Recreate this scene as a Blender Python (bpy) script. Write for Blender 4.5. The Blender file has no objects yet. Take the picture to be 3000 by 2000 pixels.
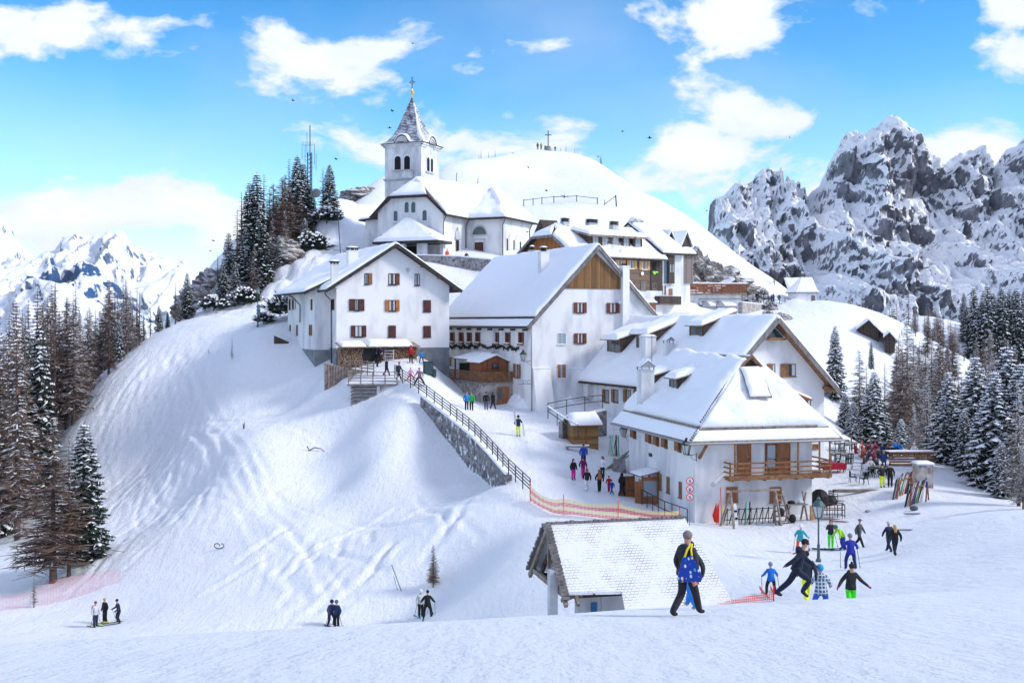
import bpy,math,random
import numpy as np
from mathutils import Vector,Matrix,noise as mnoise
R=math.radians
C=bpy.context.scene.collection
SC=bpy.context.scene
F,HU,HV=3333.3,1500.0,944.0
rnd=random.Random(7)
def px(u,v,Y):
 return Vector(((u-HU)/F*Y,Y,(HV-v)/F*Y))
def dp(u,v,Y):
 return px(u*1.27551,v*1.27551,Y)
def zm(x0,y0,k):
 return lambda x,y:(x0+x/k,y0+y/k)
Z1=zm(800,650,2.6133);Z2=zm(1000,200,2.6133);Z3=zm(1200,680,2.61375)
Z4=zm(1650,900,2.24);Z5=zm(1500,580,2.352);Z6=zm(1500,1450,2.85125)
Z7=zm(2200,1250,2.61375);Z8=zm(2000,350,1.568);Z9=zm(0,1100,1.743)
Z10=zm(0,400,2.091);Z11=zm(500,850,1.568);Z12=zm(1400,350,3.136)
M={}
def newmat(name,col,rough=0.8,spec=0.3):
 m=bpy.data.materials.new(name);m.use_nodes=True
 b=m.node_tree.nodes['Principled BSDF']
 b.inputs['Base Color'].default_value=(*col,1);b.inputs['Roughness'].default_value=rough
 b.inputs['Specular IOR Level'].default_value=spec
 M[name]=m
 return m,m.node_tree,b
def N(nt,t,**kw):
 n=nt.nodes.new(t)
 for k,v in kw.items():
  if k in n.inputs.keys():n.inputs[k].default_value=v
  else:setattr(n,k,v)
 return n
def objco(nt,sc=(1,1,1)):
 tc=N(nt,'ShaderNodeTexCoord');mp=N(nt,'ShaderNodeMapping')
 mp.inputs['Scale'].default_value=sc
 nt.links.new(tc.outputs['Object'],mp.inputs['Vector'])
 return mp.outputs['Vector']
def ramp(nt,fac,stops):
 r=N(nt,'ShaderNodeValToRGB');e=r.color_ramp.elements
 while len(e)<len(stops):e.new(0.5)
 for i,(p,c)in enumerate(stops):
  e[i].position=p;e[i].color=(*c,1)if len(c)==3 else c
 nt.links.new(fac,r.inputs['Fac'])
 return r.outputs['Color']
def noisy(name,c1,c2,scale=2.0,detail=5,rough=0.8,sc=(1,1,1),bump=0.0,bscale=None,bdist=0.02,lo=.35,hi=.65,spec=.3):
 m,nt,b=newmat(name,c1,rough,spec)
 v=objco(nt,sc)
 n=N(nt,'ShaderNodeTexNoise',Scale=scale,Detail=detail);nt.links.new(v,n.inputs['Vector'])
 nt.links.new(ramp(nt,n.outputs['Fac'],[(lo,c1),(hi,c2)]),b.inputs['Base Color'])
 if bump:
  n2=N(nt,'ShaderNodeTexNoise',Scale=bscale or scale*4,Detail=6);nt.links.new(v,n2.inputs['Vector'])
  bp=N(nt,'ShaderNodeBump',Strength=bump,Distance=bdist)
  nt.links.new(n2.outputs['Fac'],bp.inputs['Height']);nt.links.new(bp.outputs['Normal'],b.inputs['Normal'])
 return m
def planks(name,c1,c2,axis,width=.15,rough=.8,gap=.35):
 """boards running across the given local axis direction: stripes every width metres, per-board tone"""
 m,nt,b=newmat(name,c1,rough)
 tc=N(nt,'ShaderNodeTexCoord');sp=N(nt,'ShaderNodeSeparateXYZ')
 nt.links.new(tc.outputs['Object'],sp.inputs[0])
 if axis=='h':
  a=N(nt,'ShaderNodeMath',operation='ADD');nt.links.new(sp.outputs['X'],a.inputs[0]);nt.links.new(sp.outputs['Y'],a.inputs[1]);src=a.outputs[0]
 else:
  src=sp.outputs['Z']
 dv=N(nt,'ShaderNodeMath',operation='DIVIDE');nt.links.new(src,dv.inputs[0]);dv.inputs[1].default_value=width
 fl=N(nt,'ShaderNodeMath',operation='FLOOR');nt.links.new(dv.outputs[0],fl.inputs[0])
 wn=N(nt,'ShaderNodeTexWhiteNoise',noise_dimensions='1D');nt.links.new(fl.outputs[0],wn.inputs['W'])
 fr=N(nt,'ShaderNodeMath',operation='FRACT');nt.links.new(dv.outputs[0],fr.inputs[0])
 gp=ramp(nt,fr.outputs[0],[(0.0,(gap,)*3),(0.12,(1,)*3)])
 mp=N(nt,'ShaderNodeMapping');mp.inputs['Scale'].default_value=(4,4,.6)if axis=='h' else(.6,.6,6)
 nt.links.new(tc.outputs['Object'],mp.inputs['Vector'])
 n=N(nt,'ShaderNodeTexNoise',Scale=3.0,Detail=6);nt.links.new(mp.outputs[0],n.inputs['Vector'])
 mx=N(nt,'ShaderNodeMath',operation='MULTIPLY_ADD');nt.links.new(wn.outputs['Value'],mx.inputs[0]);mx.inputs[1].default_value=.55;
 ml=N(nt,'ShaderNodeMath',operation='MULTIPLY');nt.links.new(n.outputs['Fac'],ml.inputs[0]);ml.inputs[1].default_value=.55
 nt.links.new(ml.outputs[0],mx.inputs[2])
 cr=ramp(nt,mx.outputs[0],[(.15,c1),(.85,c2)])
 mm=N(nt,'ShaderNodeMix',data_type='RGBA',blend_type='MULTIPLY');mm.inputs[0].default_value=1
 nt.links.new(cr,mm.inputs[6]);nt.links.new(gp,mm.inputs[7]);nt.links.new(mm.outputs[2],b.inputs['Base Color'])
 return m
def stone(name,c1,c2,joint,scale=3.0,snow=0.0):
 m,nt,b=newmat(name,c1,.9)
 v=objco(nt)
 wn=N(nt,'ShaderNodeTexNoise',Scale=2.0,Detail=3);nt.links.new(v,wn.inputs['Vector'])
 ad=N(nt,'ShaderNodeMix',data_type='RGBA');ad.inputs[0].default_value=.12;nt.links.new(v,ad.inputs[6]);nt.links.new(wn.outputs['Color'],ad.inputs[7])
 vo=N(nt,'ShaderNodeTexVoronoi',Scale=scale);nt.links.new(ad.outputs[2],vo.inputs['Vector'])
 ve=N(nt,'ShaderNodeTexVoronoi',Scale=scale,feature='DISTANCE_TO_EDGE');nt.links.new(ad.outputs[2],ve.inputs['Vector'])
 sp=N(nt,'ShaderNodeSeparateColor');nt.links.new(vo.outputs['Color'],sp.inputs[0])
 cr=ramp(nt,sp.outputs[0],[(.1,c1),(.9,c2)])
 e=ramp(nt,ve.outputs['Distance'],[(.02,(0,0,0)),(.09,(1,1,1))])
 mm=N(nt,'ShaderNodeMix',data_type='RGBA');nt.links.new(e,mm.inputs[0]);mm.inputs[6].default_value=(*joint,1);nt.links.new(cr,mm.inputs[7])
 out=mm.outputs[2]
 if snow:
  n=N(nt,'ShaderNodeTexNoise',Scale=1.3,Detail=8,Roughness=.75);nt.links.new(v,n.inputs['Vector'])
  f=ramp(nt,n.outputs['Fac'],[(1-snow-.02,(0,0,0)),(1-snow+.03,(1,1,1))])
  m2=N(nt,'ShaderNodeMix',data_type='RGBA');nt.links.new(f,m2.inputs[0]);nt.links.new(out,m2.inputs[6]);m2.inputs[7].default_value=(.8,.82,.86,1)
  out=m2.outputs[2]
 nt.links.new(out,b.inputs['Base Color'])
 bp=N(nt,'ShaderNodeBump',Strength=.7,Distance=.05);nt.links.new(ve.outputs['Distance'],bp.inputs['Height']);nt.links.new(bp.outputs['Normal'],b.inputs['Normal'])
 return m
def snowmat(name,bumps,col=(.86,.88,.92)):
 """bumps: list of (scale, distance, strength, stretch)"""
 m,nt,b=newmat(name,col,.55,.25)
 prev=None
 for sc,dist,st,stretch in bumps:
  v=objco(nt,stretch)
  n=N(nt,'ShaderNodeTexNoise',Scale=sc,Detail=5,Roughness=.6);nt.links.new(v,n.inputs['Vector'])
  bp=N(nt,'ShaderNodeBump',Strength=st,Distance=dist);nt.links.new(n.outputs['Fac'],bp.inputs['Height'])
  if prev:nt.links.new(prev,bp.inputs['Normal'])
  prev=bp.outputs['Normal']
 if prev:nt.links.new(prev,b.inputs['Normal'])
 return m
def snow_over(name,c1,c2,thr=.45,width=.1,scale=2.0,nscale=3.0,amt=.35,rough=.9,bump=.6,bdist=.1,voro=0.0,stretch=(1,1,1),geo_n=False,low=0.0):
 """rock / bark colour with snow lying where the surface faces up"""
 m,nt,b=newmat(name,c1,rough,.2)
 v=objco(nt,stretch)
 n=N(nt,'ShaderNodeTexNoise',Scale=scale,Detail=8,Roughness=.65);nt.links.new(v,n.inputs['Vector'])
 cr=ramp(nt,n.outputs['Fac'],[(.35,c1),(.65,c2)])
 n2=N(nt,'ShaderNodeTexNoise',Scale=nscale,Detail=8,Roughness=.7);nt.links.new(v,n2.inputs['Vector'])
 g=N(nt,'ShaderNodeNewGeometry');sp=N(nt,'ShaderNodeSeparateXYZ')
 bp=N(nt,'ShaderNodeBump',Strength=bump,Distance=bdist);nt.links.new(n2.outputs['Fac'],bp.inputs['Height'])
 nt.links.new(g.outputs['Normal']if geo_n else bp.outputs['Normal'],sp.inputs[0])
 s1=N(nt,'ShaderNodeMath',operation='SUBTRACT');nt.links.new(n2.outputs['Fac'],s1.inputs[0]);s1.inputs[1].default_value=.5
 s2=N(nt,'ShaderNodeMath',operation='MULTIPLY_ADD');nt.links.new(s1.outputs[0],s2.inputs[0]);s2.inputs[1].default_value=amt*2;nt.links.new(sp.outputs['Z'],s2.inputs[2])
 so_=s2.outputs[0]
 if low:
  n3=N(nt,'ShaderNodeTexNoise',Scale=nscale*low,Detail=4);nt.links.new(v,n3.inputs['Vector']);s3=N(nt,'ShaderNodeMath',operation='MULTIPLY_ADD');nt.links.new(n3.outputs['Fac'],s3.inputs[0]);s3.inputs[1].default_value=1.1;nt.links.new(so_,s3.inputs[2]);s4=N(nt,'ShaderNodeMath',operation='SUBTRACT');nt.links.new(s3.outputs[0],s4.inputs[0]);s4.inputs[1].default_value=.55;so_=s4.outputs[0]
 f=ramp(nt,so_,[(max(thr-width,0),(0,0,0)),(thr+width,(1,1,1))])
 mx=N(nt,'ShaderNodeMix',data_type='RGBA');nt.links.new(f,mx.inputs[0]);nt.links.new(cr,mx.inputs[6]);mx.inputs[7].default_value=(.86,.88,.92,1)
 nt.links.new(mx.outputs[2],b.inputs['Base Color']);nt.links.new(bp.outputs['Normal'],b.inputs['Normal'])
 return m
def flat(name,col,rough=.7,spec=.3,metal=0):
 m,nt,b=newmat(name,col,rough,spec);b.inputs['Metallic'].default_value=metal
 return m
_cm={}
def cloth(col,rough=.75):
 k=tuple(round(c,3)for c in col)
 if k not in _cm:
  _cm[k]=noisy('cloth_%d'%len(_cm),tuple(c*.8 for c in col),tuple(min(c*1.15,1)for c in col),4,5,rough,bump=.7,bscale=7,bdist=.06)
 return _cm[k]
snowmat('snow_ground',[(.12,1.8,.35,(1,1,1)),(.5,.5,.4,(1,1,1)),(2.0,.16,.45,(1.6,.6,1)),(7.5,.1,.8,(.7,1.3,1)),(24,.05,1,(.6,1.4,1)),(1.1,.14,.5,(2.2,.3,1))])
snowmat('snow_roof',[(.6,.3,.4,(1,1,1)),(3,.06,.4,(1,1,1))])
snowmat('snow_lump',[(2,.15,.5,(1,1,1))])
noisy('plaster',(.56,.57,.59),(.78,.78,.785),.6,9,.9,bump=.25,bscale=9,bdist=.012,sc=(1,1,.4),lo=.28,hi=.5)
noisy('plaster_old',(.5,.515,.54),(.78,.78,.79),.9,7,.9,bump=.3,bscale=6,bdist=.02,sc=(1,1,.45))
noisy('plaster_stain',(.46,.47,.5),(.77,.77,.775),.6,9,.9,sc=(1,1,.35),bump=.3,bscale=7,bdist=.015,lo=.28,hi=.54)
noisy('cement',(.16,.175,.19),(.25,.265,.28),1.2,6,.9,bump=.3,bscale=8,bdist=.02)
noisy('concrete',(.42,.43,.45),(.55,.56,.58),1.5,6,.9)
planks('wood_gable',(.1,.05,.022),(.3,.16,.065),'h',.17)
planks('wood_orange',(.22,.075,.025),(.42,.17,.06),'h',.15)
planks('wood_siding',(.09,.06,.045),(.24,.16,.115),'z',.2)
planks('wood_grey',(.1,.085,.08),(.26,.22,.2),'h',.18)
planks('wood_dark',(.035,.027,.025),(.09,.065,.055),'h',.16)
planks('wood_kiosk',(.17,.055,.028),(.3,.11,.05),'h',.16)
planks('wood_hut',(.19,.09,.03),(.36,.2,.08),'z',.18)
noisy('beam_dark',(.02,.018,.018),(.055,.045,.04),3,5,.8)
noisy('beam_grey',(.13,.12,.12),(.24,.22,.22),3,5,.85,sc=(1,1,.3))
noisy('beam_brown',(.15,.07,.032),(.28,.145,.07),3,5,.7)
noisy('beam_old',(.17,.13,.11),(.33,.27,.23),3,5,.85)
noisy('shutter_red',(.11,.032,.02),(.17,.055,.035),4,4,.6)
noisy('shutter_maroon',(.06,.02,.018),(.1,.035,.03),4,4,.6)
noisy('shutter_orange',(.3,.11,.03),(.42,.17,.05),4,4,.6)
noisy('shutter_light',(.5,.28,.11),(.62,.38,.17),4,4,.6)
noisy('shutter_brown',(.2,.085,.035),(.33,.16,.07),4,4,.6)
noisy('wood_fresh',(.24,.09,.035),(.36,.15,.06),6,4,.5,sc=(1,1,.2))
stone('stone_wall',(.13,.12,.125),(.36,.34,.34),(.3,.29,.3),2.6,.3)
stone('stone_wall_snowy',(.1,.095,.1),(.3,.28,.28),(.2,.19,.2),2.6,.43)
stone('stone_base',(.22,.19,.18),(.5,.45,.42),(.38,.36,.35),3.2,.22)
flat('metal_dark',(.02,.022,.026),.5,.5);flat('metal_green',(.05,.09,.1),.5,.5);flat('gutter',(.04,.03,.03),.5,.5)
flat('metal_grey',(.3,.31,.33),.45,.5,.3);flat('black',(.008,.008,.01),.6);flat('white_paint',(.75,.76,.78),.6)
flat('gold',(.8,.5,.12),.3,.5,1);flat('pole_red',(.75,.03,.02),.5);flat('pole_orange',(.85,.2,.03),.5)
flat('yellow',(.8,.65,.02),.5);flat('sign_red',(.7,.02,.02),.5);flat('skin',(.55,.3,.22),.5);flat('beam_white',(.6,.6,.62),.7)
flat('glass',(.06,.08,.1),.08,.8);flat('glass_pale',(.3,.36,.4),.12,.8);flat('glass_teal',(.03,.075,.085),.15,.8)
flat('curtain',(.6,.6,.6),.9);flat('dark_room',(.012,.012,.015),.9);flat('slate_blue',(.17,.25,.31),.8)
flat('blue_door',(.03,.16,.38),.6);flat('brick_red',(.36,.14,.09),.9);flat('plaster_pink',(.4,.2,.15),.9)
flat('lamp_glass',(.4,.45,.46),.15,.8)
noisy('fir_green',(.008,.016,.012),(.022,.038,.024),3,3,.7)
noisy('log_end',(.1,.055,.035),(.4,.27,.18),9,3,.9,lo=.4,hi=.6)
class MB:
 def __init__(s):s.v=[];s.f=[];s.m=[];s.mi=0
 def add(s,vs,fs):
  o=len(s.v);s.v+=[tuple(p)for p in vs];s.f+=[tuple(i+o for i in f)for f in fs];s.m+=[s.mi]*len(fs);return s
 def box(s,x0,x1,y0,y1,z0,z1,T=None):
  vs=[Vector((x,y,z))for z in(z0,z1)for y in(y0,y1)for x in(x0,x1)]
  if T:vs=[T@p for p in vs]
  return s.add(vs,[(0,2,3,1),(4,5,7,6),(0,1,5,4),(2,6,7,3),(0,4,6,2),(1,3,7,5)])
 def beam(s,a,b,w,h=None,up=(0,0,1)):
  a=Vector(a);b=Vector(b);h=h or w;d=(b-a)
  if d.length<1e-6:return s
  d.normalize();up=Vector(up)
  if abs(d.dot(up))>.98:up=Vector((0,1,0))
  sx=d.cross(up).normalized();uz=sx.cross(d).normalized()
  vs=[]
  for p in(a,b):
   for i,j in((-1,-1),(1,-1),(1,1),(-1,1)):vs.append(p+sx*i*w/2+uz*j*h/2)
  return s.add(vs,[(0,1,2,3),(7,6,5,4),(0,4,5,1),(1,5,6,2),(2,6,7,3),(3,7,4,0)])
 def tube(s,pts,rads,n=8,cap=True):
  pts=[Vector(p)for p in pts]
  if not hasattr(rads,'__len__'):rads=[rads]*len(pts)
  vs=[];fs=[]
  prev=None
  for i,p in enumerate(pts):
   d=(pts[min(i+1,len(pts)-1)]-pts[max(i-1,0)])
   if d.length<1e-9:d=Vector((0,0,1))
   d.normalize()
   if prev is None:
    a=d.cross(Vector((0,0,1)))if abs(d.z)<.9 else d.cross(Vector((1,0,0)))
   else:a=prev-d*prev.dot(d)
   a.normalize();b=d.cross(a);prev=a
   for k in range(n):
    t=2*math.pi*k/n;vs.append(p+(a*math.cos(t)+b*math.sin(t))*rads[i])
  for i in range(len(pts)-1):
   for k in range(n):
    k2=(k+1)%n;fs.append((i*n+k,i*n+k2,(i+1)*n+k2,(i+1)*n+k))
  if cap:fs.append(tuple(range(n-1,-1,-1)));fs.append(tuple((len(pts)-1)*n+k for k in range(n)))
  return s.add(vs,fs)
 def prism(s,poly,d):
  """poly: list of 3D points; d: extrusion vector"""
  n=len(poly);d=Vector(d);poly=[Vector(p)for p in poly]
  return s.add(poly+[p+d for p in poly],[tuple(range(n-1,-1,-1)),tuple(range(n,2*n))]+[(i,(i+1)%n,(i+1)%n+n,i+n)for i in range(n)])
 def lathe(s,prof,c=(0,0,0),n=16,ang=0):
  c=Vector(c);vs=[];fs=[]
  for r,z in prof:
   for k in range(n):
    t=2*math.pi*k/n+ang;vs.append(c+Vector((r*math.cos(t),r*math.sin(t),z)))
  for i in range(len(prof)-1):
   for k in range(n):
    k2=(k+1)%n;fs.append((i*n+k,i*n+k2,(i+1)*n+k2,(i+1)*n+k))
  fs.append(tuple(range(n-1,-1,-1)));fs.append(tuple((len(prof)-1)*n+k for k in range(n)))
  return s.add(vs,fs)
 def ball(s,c,r,n=10,m=7,sc=(1,1,1)):
  c=Vector(c);prof=[(max(math.sin(math.pi*i/m),1e-3)*r,-math.cos(math.pi*i/m)*r)for i in range(m+1)]
  t=MB().lathe(prof,(0,0,0),n)
  return s.add([c+Vector((p[0]*sc[0],p[1]*sc[1],p[2]*sc[2]))for p in t.v],t.f)
 def sheet(s,g):
  """g: 2D list of points"""
  a,b=len(g),len(g[0])
  return s.add([p for row in g for p in row],[(i*b+j,i*b+j+1,(i+1)*b+j+1,(i+1)*b+j)for i in range(a-1)for j in range(b-1)])
 def build(s,name,mats,parent=None,smooth=False,local=True):
  me=bpy.data.meshes.new(name);me.from_pydata(s.v,[],s.f)
  if not isinstance(mats,(list,tuple)):mats=[mats]
  for m in mats:me.materials.append(M[m]if isinstance(m,str)else m)
  if len(mats)>1:me.polygons.foreach_set('material_index',s.m)
  if smooth:me.polygons.foreach_set('use_smooth',[True]*len(s.f))
  me.update()
  o=bpy.data.objects.new(name,me);C.objects.link(o)
  if parent is not None:o.parent=parent
  return o
def tag(o,label=None,cat=None,group=None,kind=None):
 if label:o['label']=label
 if cat:o['category']=cat
 if group:o['group']=group
 if kind:o['kind']=kind
 return o
def empty(name,loc,label=None,cat=None,group=None,rz=0):
 o=bpy.data.objects.new(name,None);C.objects.link(o)
 o.location=loc;o.rotation_euler=(0,0,rz);o.empty_display_size=.5
 return tag(o,label,cat,group)
_kids={}
def copy_tree(root,loc=None,rz=None,label=None,sc=None,group=None):
 if root.name not in _kids:_kids[root.name]=[(c,list(c.children))for c in root.children]
 r=root.copy();C.objects.link(r)
 if loc is not None:r.location=loc
 if rz is not None:r.rotation_euler=(r.rotation_euler[0],r.rotation_euler[1],rz)
 if sc is not None:r.scale=sc if hasattr(sc,'__len__')else(sc,)*3
 if label:r['label']=label
 if group:r['group']=group
 for ch,gs in _kids[root.name]:
  c=ch.copy();C.objects.link(c);c.parent=r
  for g in gs:
   d=g.copy();C.objects.link(d);d.parent=c
 return r
class Frame:
 """a building's own axes: x along its front, y along its depth, z up"""
 def __init__(s,P0,rz):
  s.T=Matrix.Translation(Vector(P0))@Matrix.Rotation(rz,4,'Z');s.I=s.T.inverted();s.P0=Vector(P0);s.rz=rz
  s.eye=s.I@Vector((0,0,0))
 def hit(s,uv,axis,val):
  d=(s.I@px(uv[0],uv[1],10.0))-s.eye
  k=(val-s.eye[axis])/d[axis]
  return s.eye+d*k
def lift(P0,rz):return Frame(P0,rz)
COMMON=[(1600,1200,80),(1470,1140,89),(1380,1130,88),(1330,1100,90.5),(1190,1003,97),(1077,941,109),(1125,940,110),(1160,938,112),(1300,1010,99),(1350,1040,95),(1410,1045,97),(1230,940,113),(1320,890,119),(1240,900,116),(1838,1268,69),(1905,1256,71),(1972,1254,71),(2050,1274,64),(1955,1302,63),(1865,1198,79),(1700,1215,78),(1960,1170,82),(2030,1116,85),(2100,1070,95),(1980,1050,98),(2130,1062,97),(2100,1150,80),(2145,1140,83),(2352,1240,50),(2200,1300,50),(2250,1185,66),(1885,1405,41),(1955,1392,42),(1770,1380,46),(2352,1395,28),(2100,1340,44),(1700,1350,52),(223,1438,78),(270,1428,80),(765,1440,74),(975,1418,75),(400,1500,66),(700,1530,60),(1000,1530,57),(60,1520,62),(1272,1450,48),(1400,1470,48),(1550,1440,48),(1215,1445,50),(1680,1420,48),(1550,1300,60),(1450,1260,66),(770,1040,106),(820,1210,90),(900,1300,79),(1000,1200,83),(1150,1260,74),(1100,1350,68),(1200,1345,61),(1190,1425,54),(1250,1200,74),(560,1010,107),(420,830,136),(600,1080,100.5),(680,1205,89.5),(740,1330,80),(907,908,106.8),(878,975,102.2),(860,1050,97.5),(970,1060,98.5),(780,1140,98.5),(430,1150,106),(350,1050,122),(300,1250,95),(200,1350,89),(125,1342,92),(0,1400,84),(40,1250,105),(150,990,130),(220,880,140),(340,772,150),(400,757,148),(500,738,145),(590,752,139),(640,757,131),(0,1200,130),(-200,1300,120),(-200,1100,160),(60,1060,160),(660,820,124),(690,850,119),(725,866,116),(775,872,114),(620,775,129),(560,805,125),(400,900,128),(600,905,120),(700,912,116),(690,960,116.5),(500,880,124),(480,1000,112),(950,1110,94),(1080,1150,87),(900,1160,91),(640,720,152),(680,580,172),(750,505,185),(840,592,170),(930,590,166),(1050,590,167),(1130,596,168),(1060,655,150),(1050,632,158),(970,640,150),(450,722,160),(480,690,170),(560,650,172),(520,640,176),(580,650,172),(650,605,178),(720,562,180),(560,700,165),(620,690,160),(640,660,166),(445,660,182),(500,600,190),(600,560,195),(700,500,200),(740,482,205),(780,452,215),(860,417,250),(1010,392,290),(1130,374,320),(1240,372,335),(1330,378,335),(1400,397,325),(1500,462,300),(1600,517,285),(1700,587,270),(1780,642,262),(1830,682,262),(1200,470,260),(1300,460,265),(1400,475,255),(1100,432,280),(1250,400,305),(1330,500,235),(1500,560,245),(1600,590,245),(1570,655,225),(1650,650,240),(1700,675,245),(1750,692,235),(1850,700,255),(1940,702,250),(1900,708,240),(1850,755,200),(1900,800,180),(2000,850,170),(2070,900,170),(1930,960,135),(1980,1025,118),(2100,1005,142),(2050,770,205),(1700,700,222),(1600,712,200),(1500,720,185),(1400,690,160),(1500,735,150),(1600,800,135),(1700,820,130),(1060,917,112.5),(1100,931,112.5),(1150,941,113),(2352,780,330),(2200,745,340),(2100,732,330),(2352,900,240),(2200,850,250),(2120,805,250),(2352,1050,180),(2200,1000,190),(2150,1110,140),(2300,1160,130),(1180,372,330),(1060,378,305),(1290,373,335),(1365,378,330),(1450,425,312),(1550,488,292),(1650,552,278),(1250,590,180),(1250,560,200),(1300,640,172),(820,560,180),(800,520,200),(900,520,215),(1000,470,240),(840,470,225),(990,817,121),(870,838,116.5),(820,848,115.5),(905,832,117),(967,832,116),(943,832,114),(1010,700,149),(1005,832,134),(1012,840,128),(1000,828,127),(1013,866,124),(1031,888,120.5),(1060,908,117.5),(1109,929,113.8),(995,814,138),(1020,765,143),(960,838,116),(1960,716,212),(2000,752,208),(2050,792,204),(2090,870,190),(1930,700,235)]
EDGE_UP=[(775,862,115),(800,868,111.5),(850,872,110.5),(912,874,110),(975,918,105.5),(1045,958,101),(1090,1000,96.5),(1130,1037,92.5),(1170,1085,87.5),(1225,1140,83),(1300,1180,79),(1400,1196,76.5),(1480,1195,77),(963,886,108),(943,868,112),(915,868,112.5),(985,858,111),(1000,900,107.5),(1100,970,103),(1180,1060,92)]
EDGE_DN=[(800,905,110),(850,935,108.5),(900,925,107),(1290,1190,78.5),(1390,1204,76),(890,960,104),(830,1000,102),(1000,1040,98),(1060,1090,92.5)]
XYZ=[(-60,200,-22),(-110,150,-45),(-110,220,-60),(-90,110,-30),(-90,300,-30),(-40,260,0),(-20,320,20),(-60,380,-40),(150,300,-22),(120,150,-32),(90,120,-30),(70,95,-26),(60,75,-18),(95,90,-34),(150,100,-40),(62,140,-24),(45,55,-13),(60,40,-14),(0,20,-7),(-15,30,-17),(15,20,-7),(-30,50,-20),(-60,60,-22),(-90,70,-25),(30,20,-7),(45,50,-11.5),(-60,10,-18),(60,10,-10),(0,5,-4),(-70,95,-24),(50,64,-13.5),(56,82,-19),(44,100,-14),(52,112,-22)]
SKYL=[(1010,392,290),(1130,374,320),(1240,372,335),(1330,378,335),(1400,397,325),(1500,462,300),(1600,517,285),(1700,587,270),(1780,642,262),(1830,682,262),(1940,702,250)]
for _u,_v,_y in SKYL:
 _q=dp(_u,_v,_y);XYZ.append((_q.x*1.1,_y*1.1,_q.z-11));XYZ.append((_q.x*1.2,_y*1.22,_q.z-34))
XYZ.append((130,260,-16))
def _ctl(lst):return[tuple(dp(*p))for p in lst]
_lane=[dp(*p)for p in[(912,880,109.2),(975,918,105.3),(1045,958,100.6),(1090,1000,96),(1130,1037,92),(1170,1085,87),(1225,1140,82.5)]]
def _below():
 out=[];drop=[1.2,.8,2.6,3.5,3.0,.7,.3]
 for i,p in enumerate(_lane):
  d=_lane[min(i+1,6)]-_lane[max(i-1,0)];n=Vector((d.y,-d.x,0)).normalized()
  if n.y>0:n=-n
  for k,e in((.9,0),(2.6,.35 if i not in(1,)else-.2)):q=p+n*k;out.append((q.x,q.y,p.z-drop[i]-e*2))
 return out
def tps_fit(pts,lam=.0008):
 P=np.array(pts);X=P[:,:2]/100;n=len(X)
 d=np.sqrt(((X[:,None]-X[None])**2).sum(-1))+1e-12;K=d*d*np.log(d)
 A=np.zeros((n+3,n+3));A[:n,:n]=K+np.eye(n)*lam;A[:n,n]=1;A[:n,n+1:]=X;A[n,:n]=1;A[n+1:,:n]=X.T
 w=np.linalg.solve(A,np.concatenate([P[:,2],np.zeros(3)]))
 return X,w
def tps_eval(fit,x,y):
 X,w=fit;n=len(X);x=np.atleast_1d(x)/100;y=np.atleast_1d(y)/100
 out=np.zeros(x.shape)
 for i in range(0,x.size,60000):
  a=x.flat[i:i+60000];b=y.flat[i:i+60000]
  d2=(a[:,None]-X[None,:,0])**2+(b[:,None]-X[None,:,1])**2+1e-12
  out.flat[i:i+60000]=(0.5*d2*np.log(d2))@w[:n]+w[n]+w[n+1]*a+w[n+2]*b
 return out
_c=_ctl(COMMON)+XYZ
FA=tps_fit(_c+_ctl(EDGE_UP));FB=tps_fit(_c+_ctl(EDGE_DN)+_below())
EDGE=[dp(*p)for p in[(700,900,117),(775,864,114),(798,872,110.8),(912,880,109.2),(975,918,105.3),(1045,958,100.6),(1090,1000,96),(1130,1037,92),(1170,1085,87),(1225,1140,82.5),(1300,1183,78.5),(1400,1199,76)]]
def _sdist(x,y):
 """signed distance to the lane's outer edge, positive on the bowl side"""
 best=np.full(x.shape,1e9);sg=np.zeros(x.shape)
 for a,b in zip(EDGE[:-1],EDGE[1:]):
  dx,dy=b.x-a.x,b.y-a.y;L=dx*dx+dy*dy
  t=np.clip(((x-a.x)*dx+(y-a.y)*dy)/L,0,1)
  qx,qy=x-(a.x+t*dx),y-(a.y+t*dy);d=np.sqrt(qx*qx+qy*qy)
  c=-(dx*(y-a.y)-dy*(x-a.x))
  m=d<best;best=np.where(m,d,best);sg=np.where(m,np.sign(c),sg)
 return best*sg
def sstep(a,b,t):
 t=np.clip((t-a)/(b-a),0,1);return t*t*(3-2*t)
def vnoise(x,y,seed=0):
 xi=np.floor(x).astype(np.int64);yi=np.floor(y).astype(np.int64);fx=x-xi;fy=y-yi
 def h(a,b):
  n=(a*374761393+b*668265263+seed*974711)&0xffffffff
  n=((n^(n>>13))*1274126177)&0xffffffff
  return((n^(n>>16))&0xffff)/65535.0
 u=fx*fx*(3-2*fx);v=fy*fy*(3-2*fy)
 return(h(xi,yi)*(1-u)+h(xi+1,yi)*u)*(1-v)+(h(xi,yi+1)*(1-u)+h(xi+1,yi+1)*u)*v-.5
def fbm(x,y,seed=0,oct=4):
 a=1;s=0
 for o in range(oct):s=s+a*vnoise(x*2**o+o*17.3,y*2**o+o*9.1,seed+o);a*=.5
 return s
def crestY(x):return 18+(x+8.1)*.81
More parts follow.
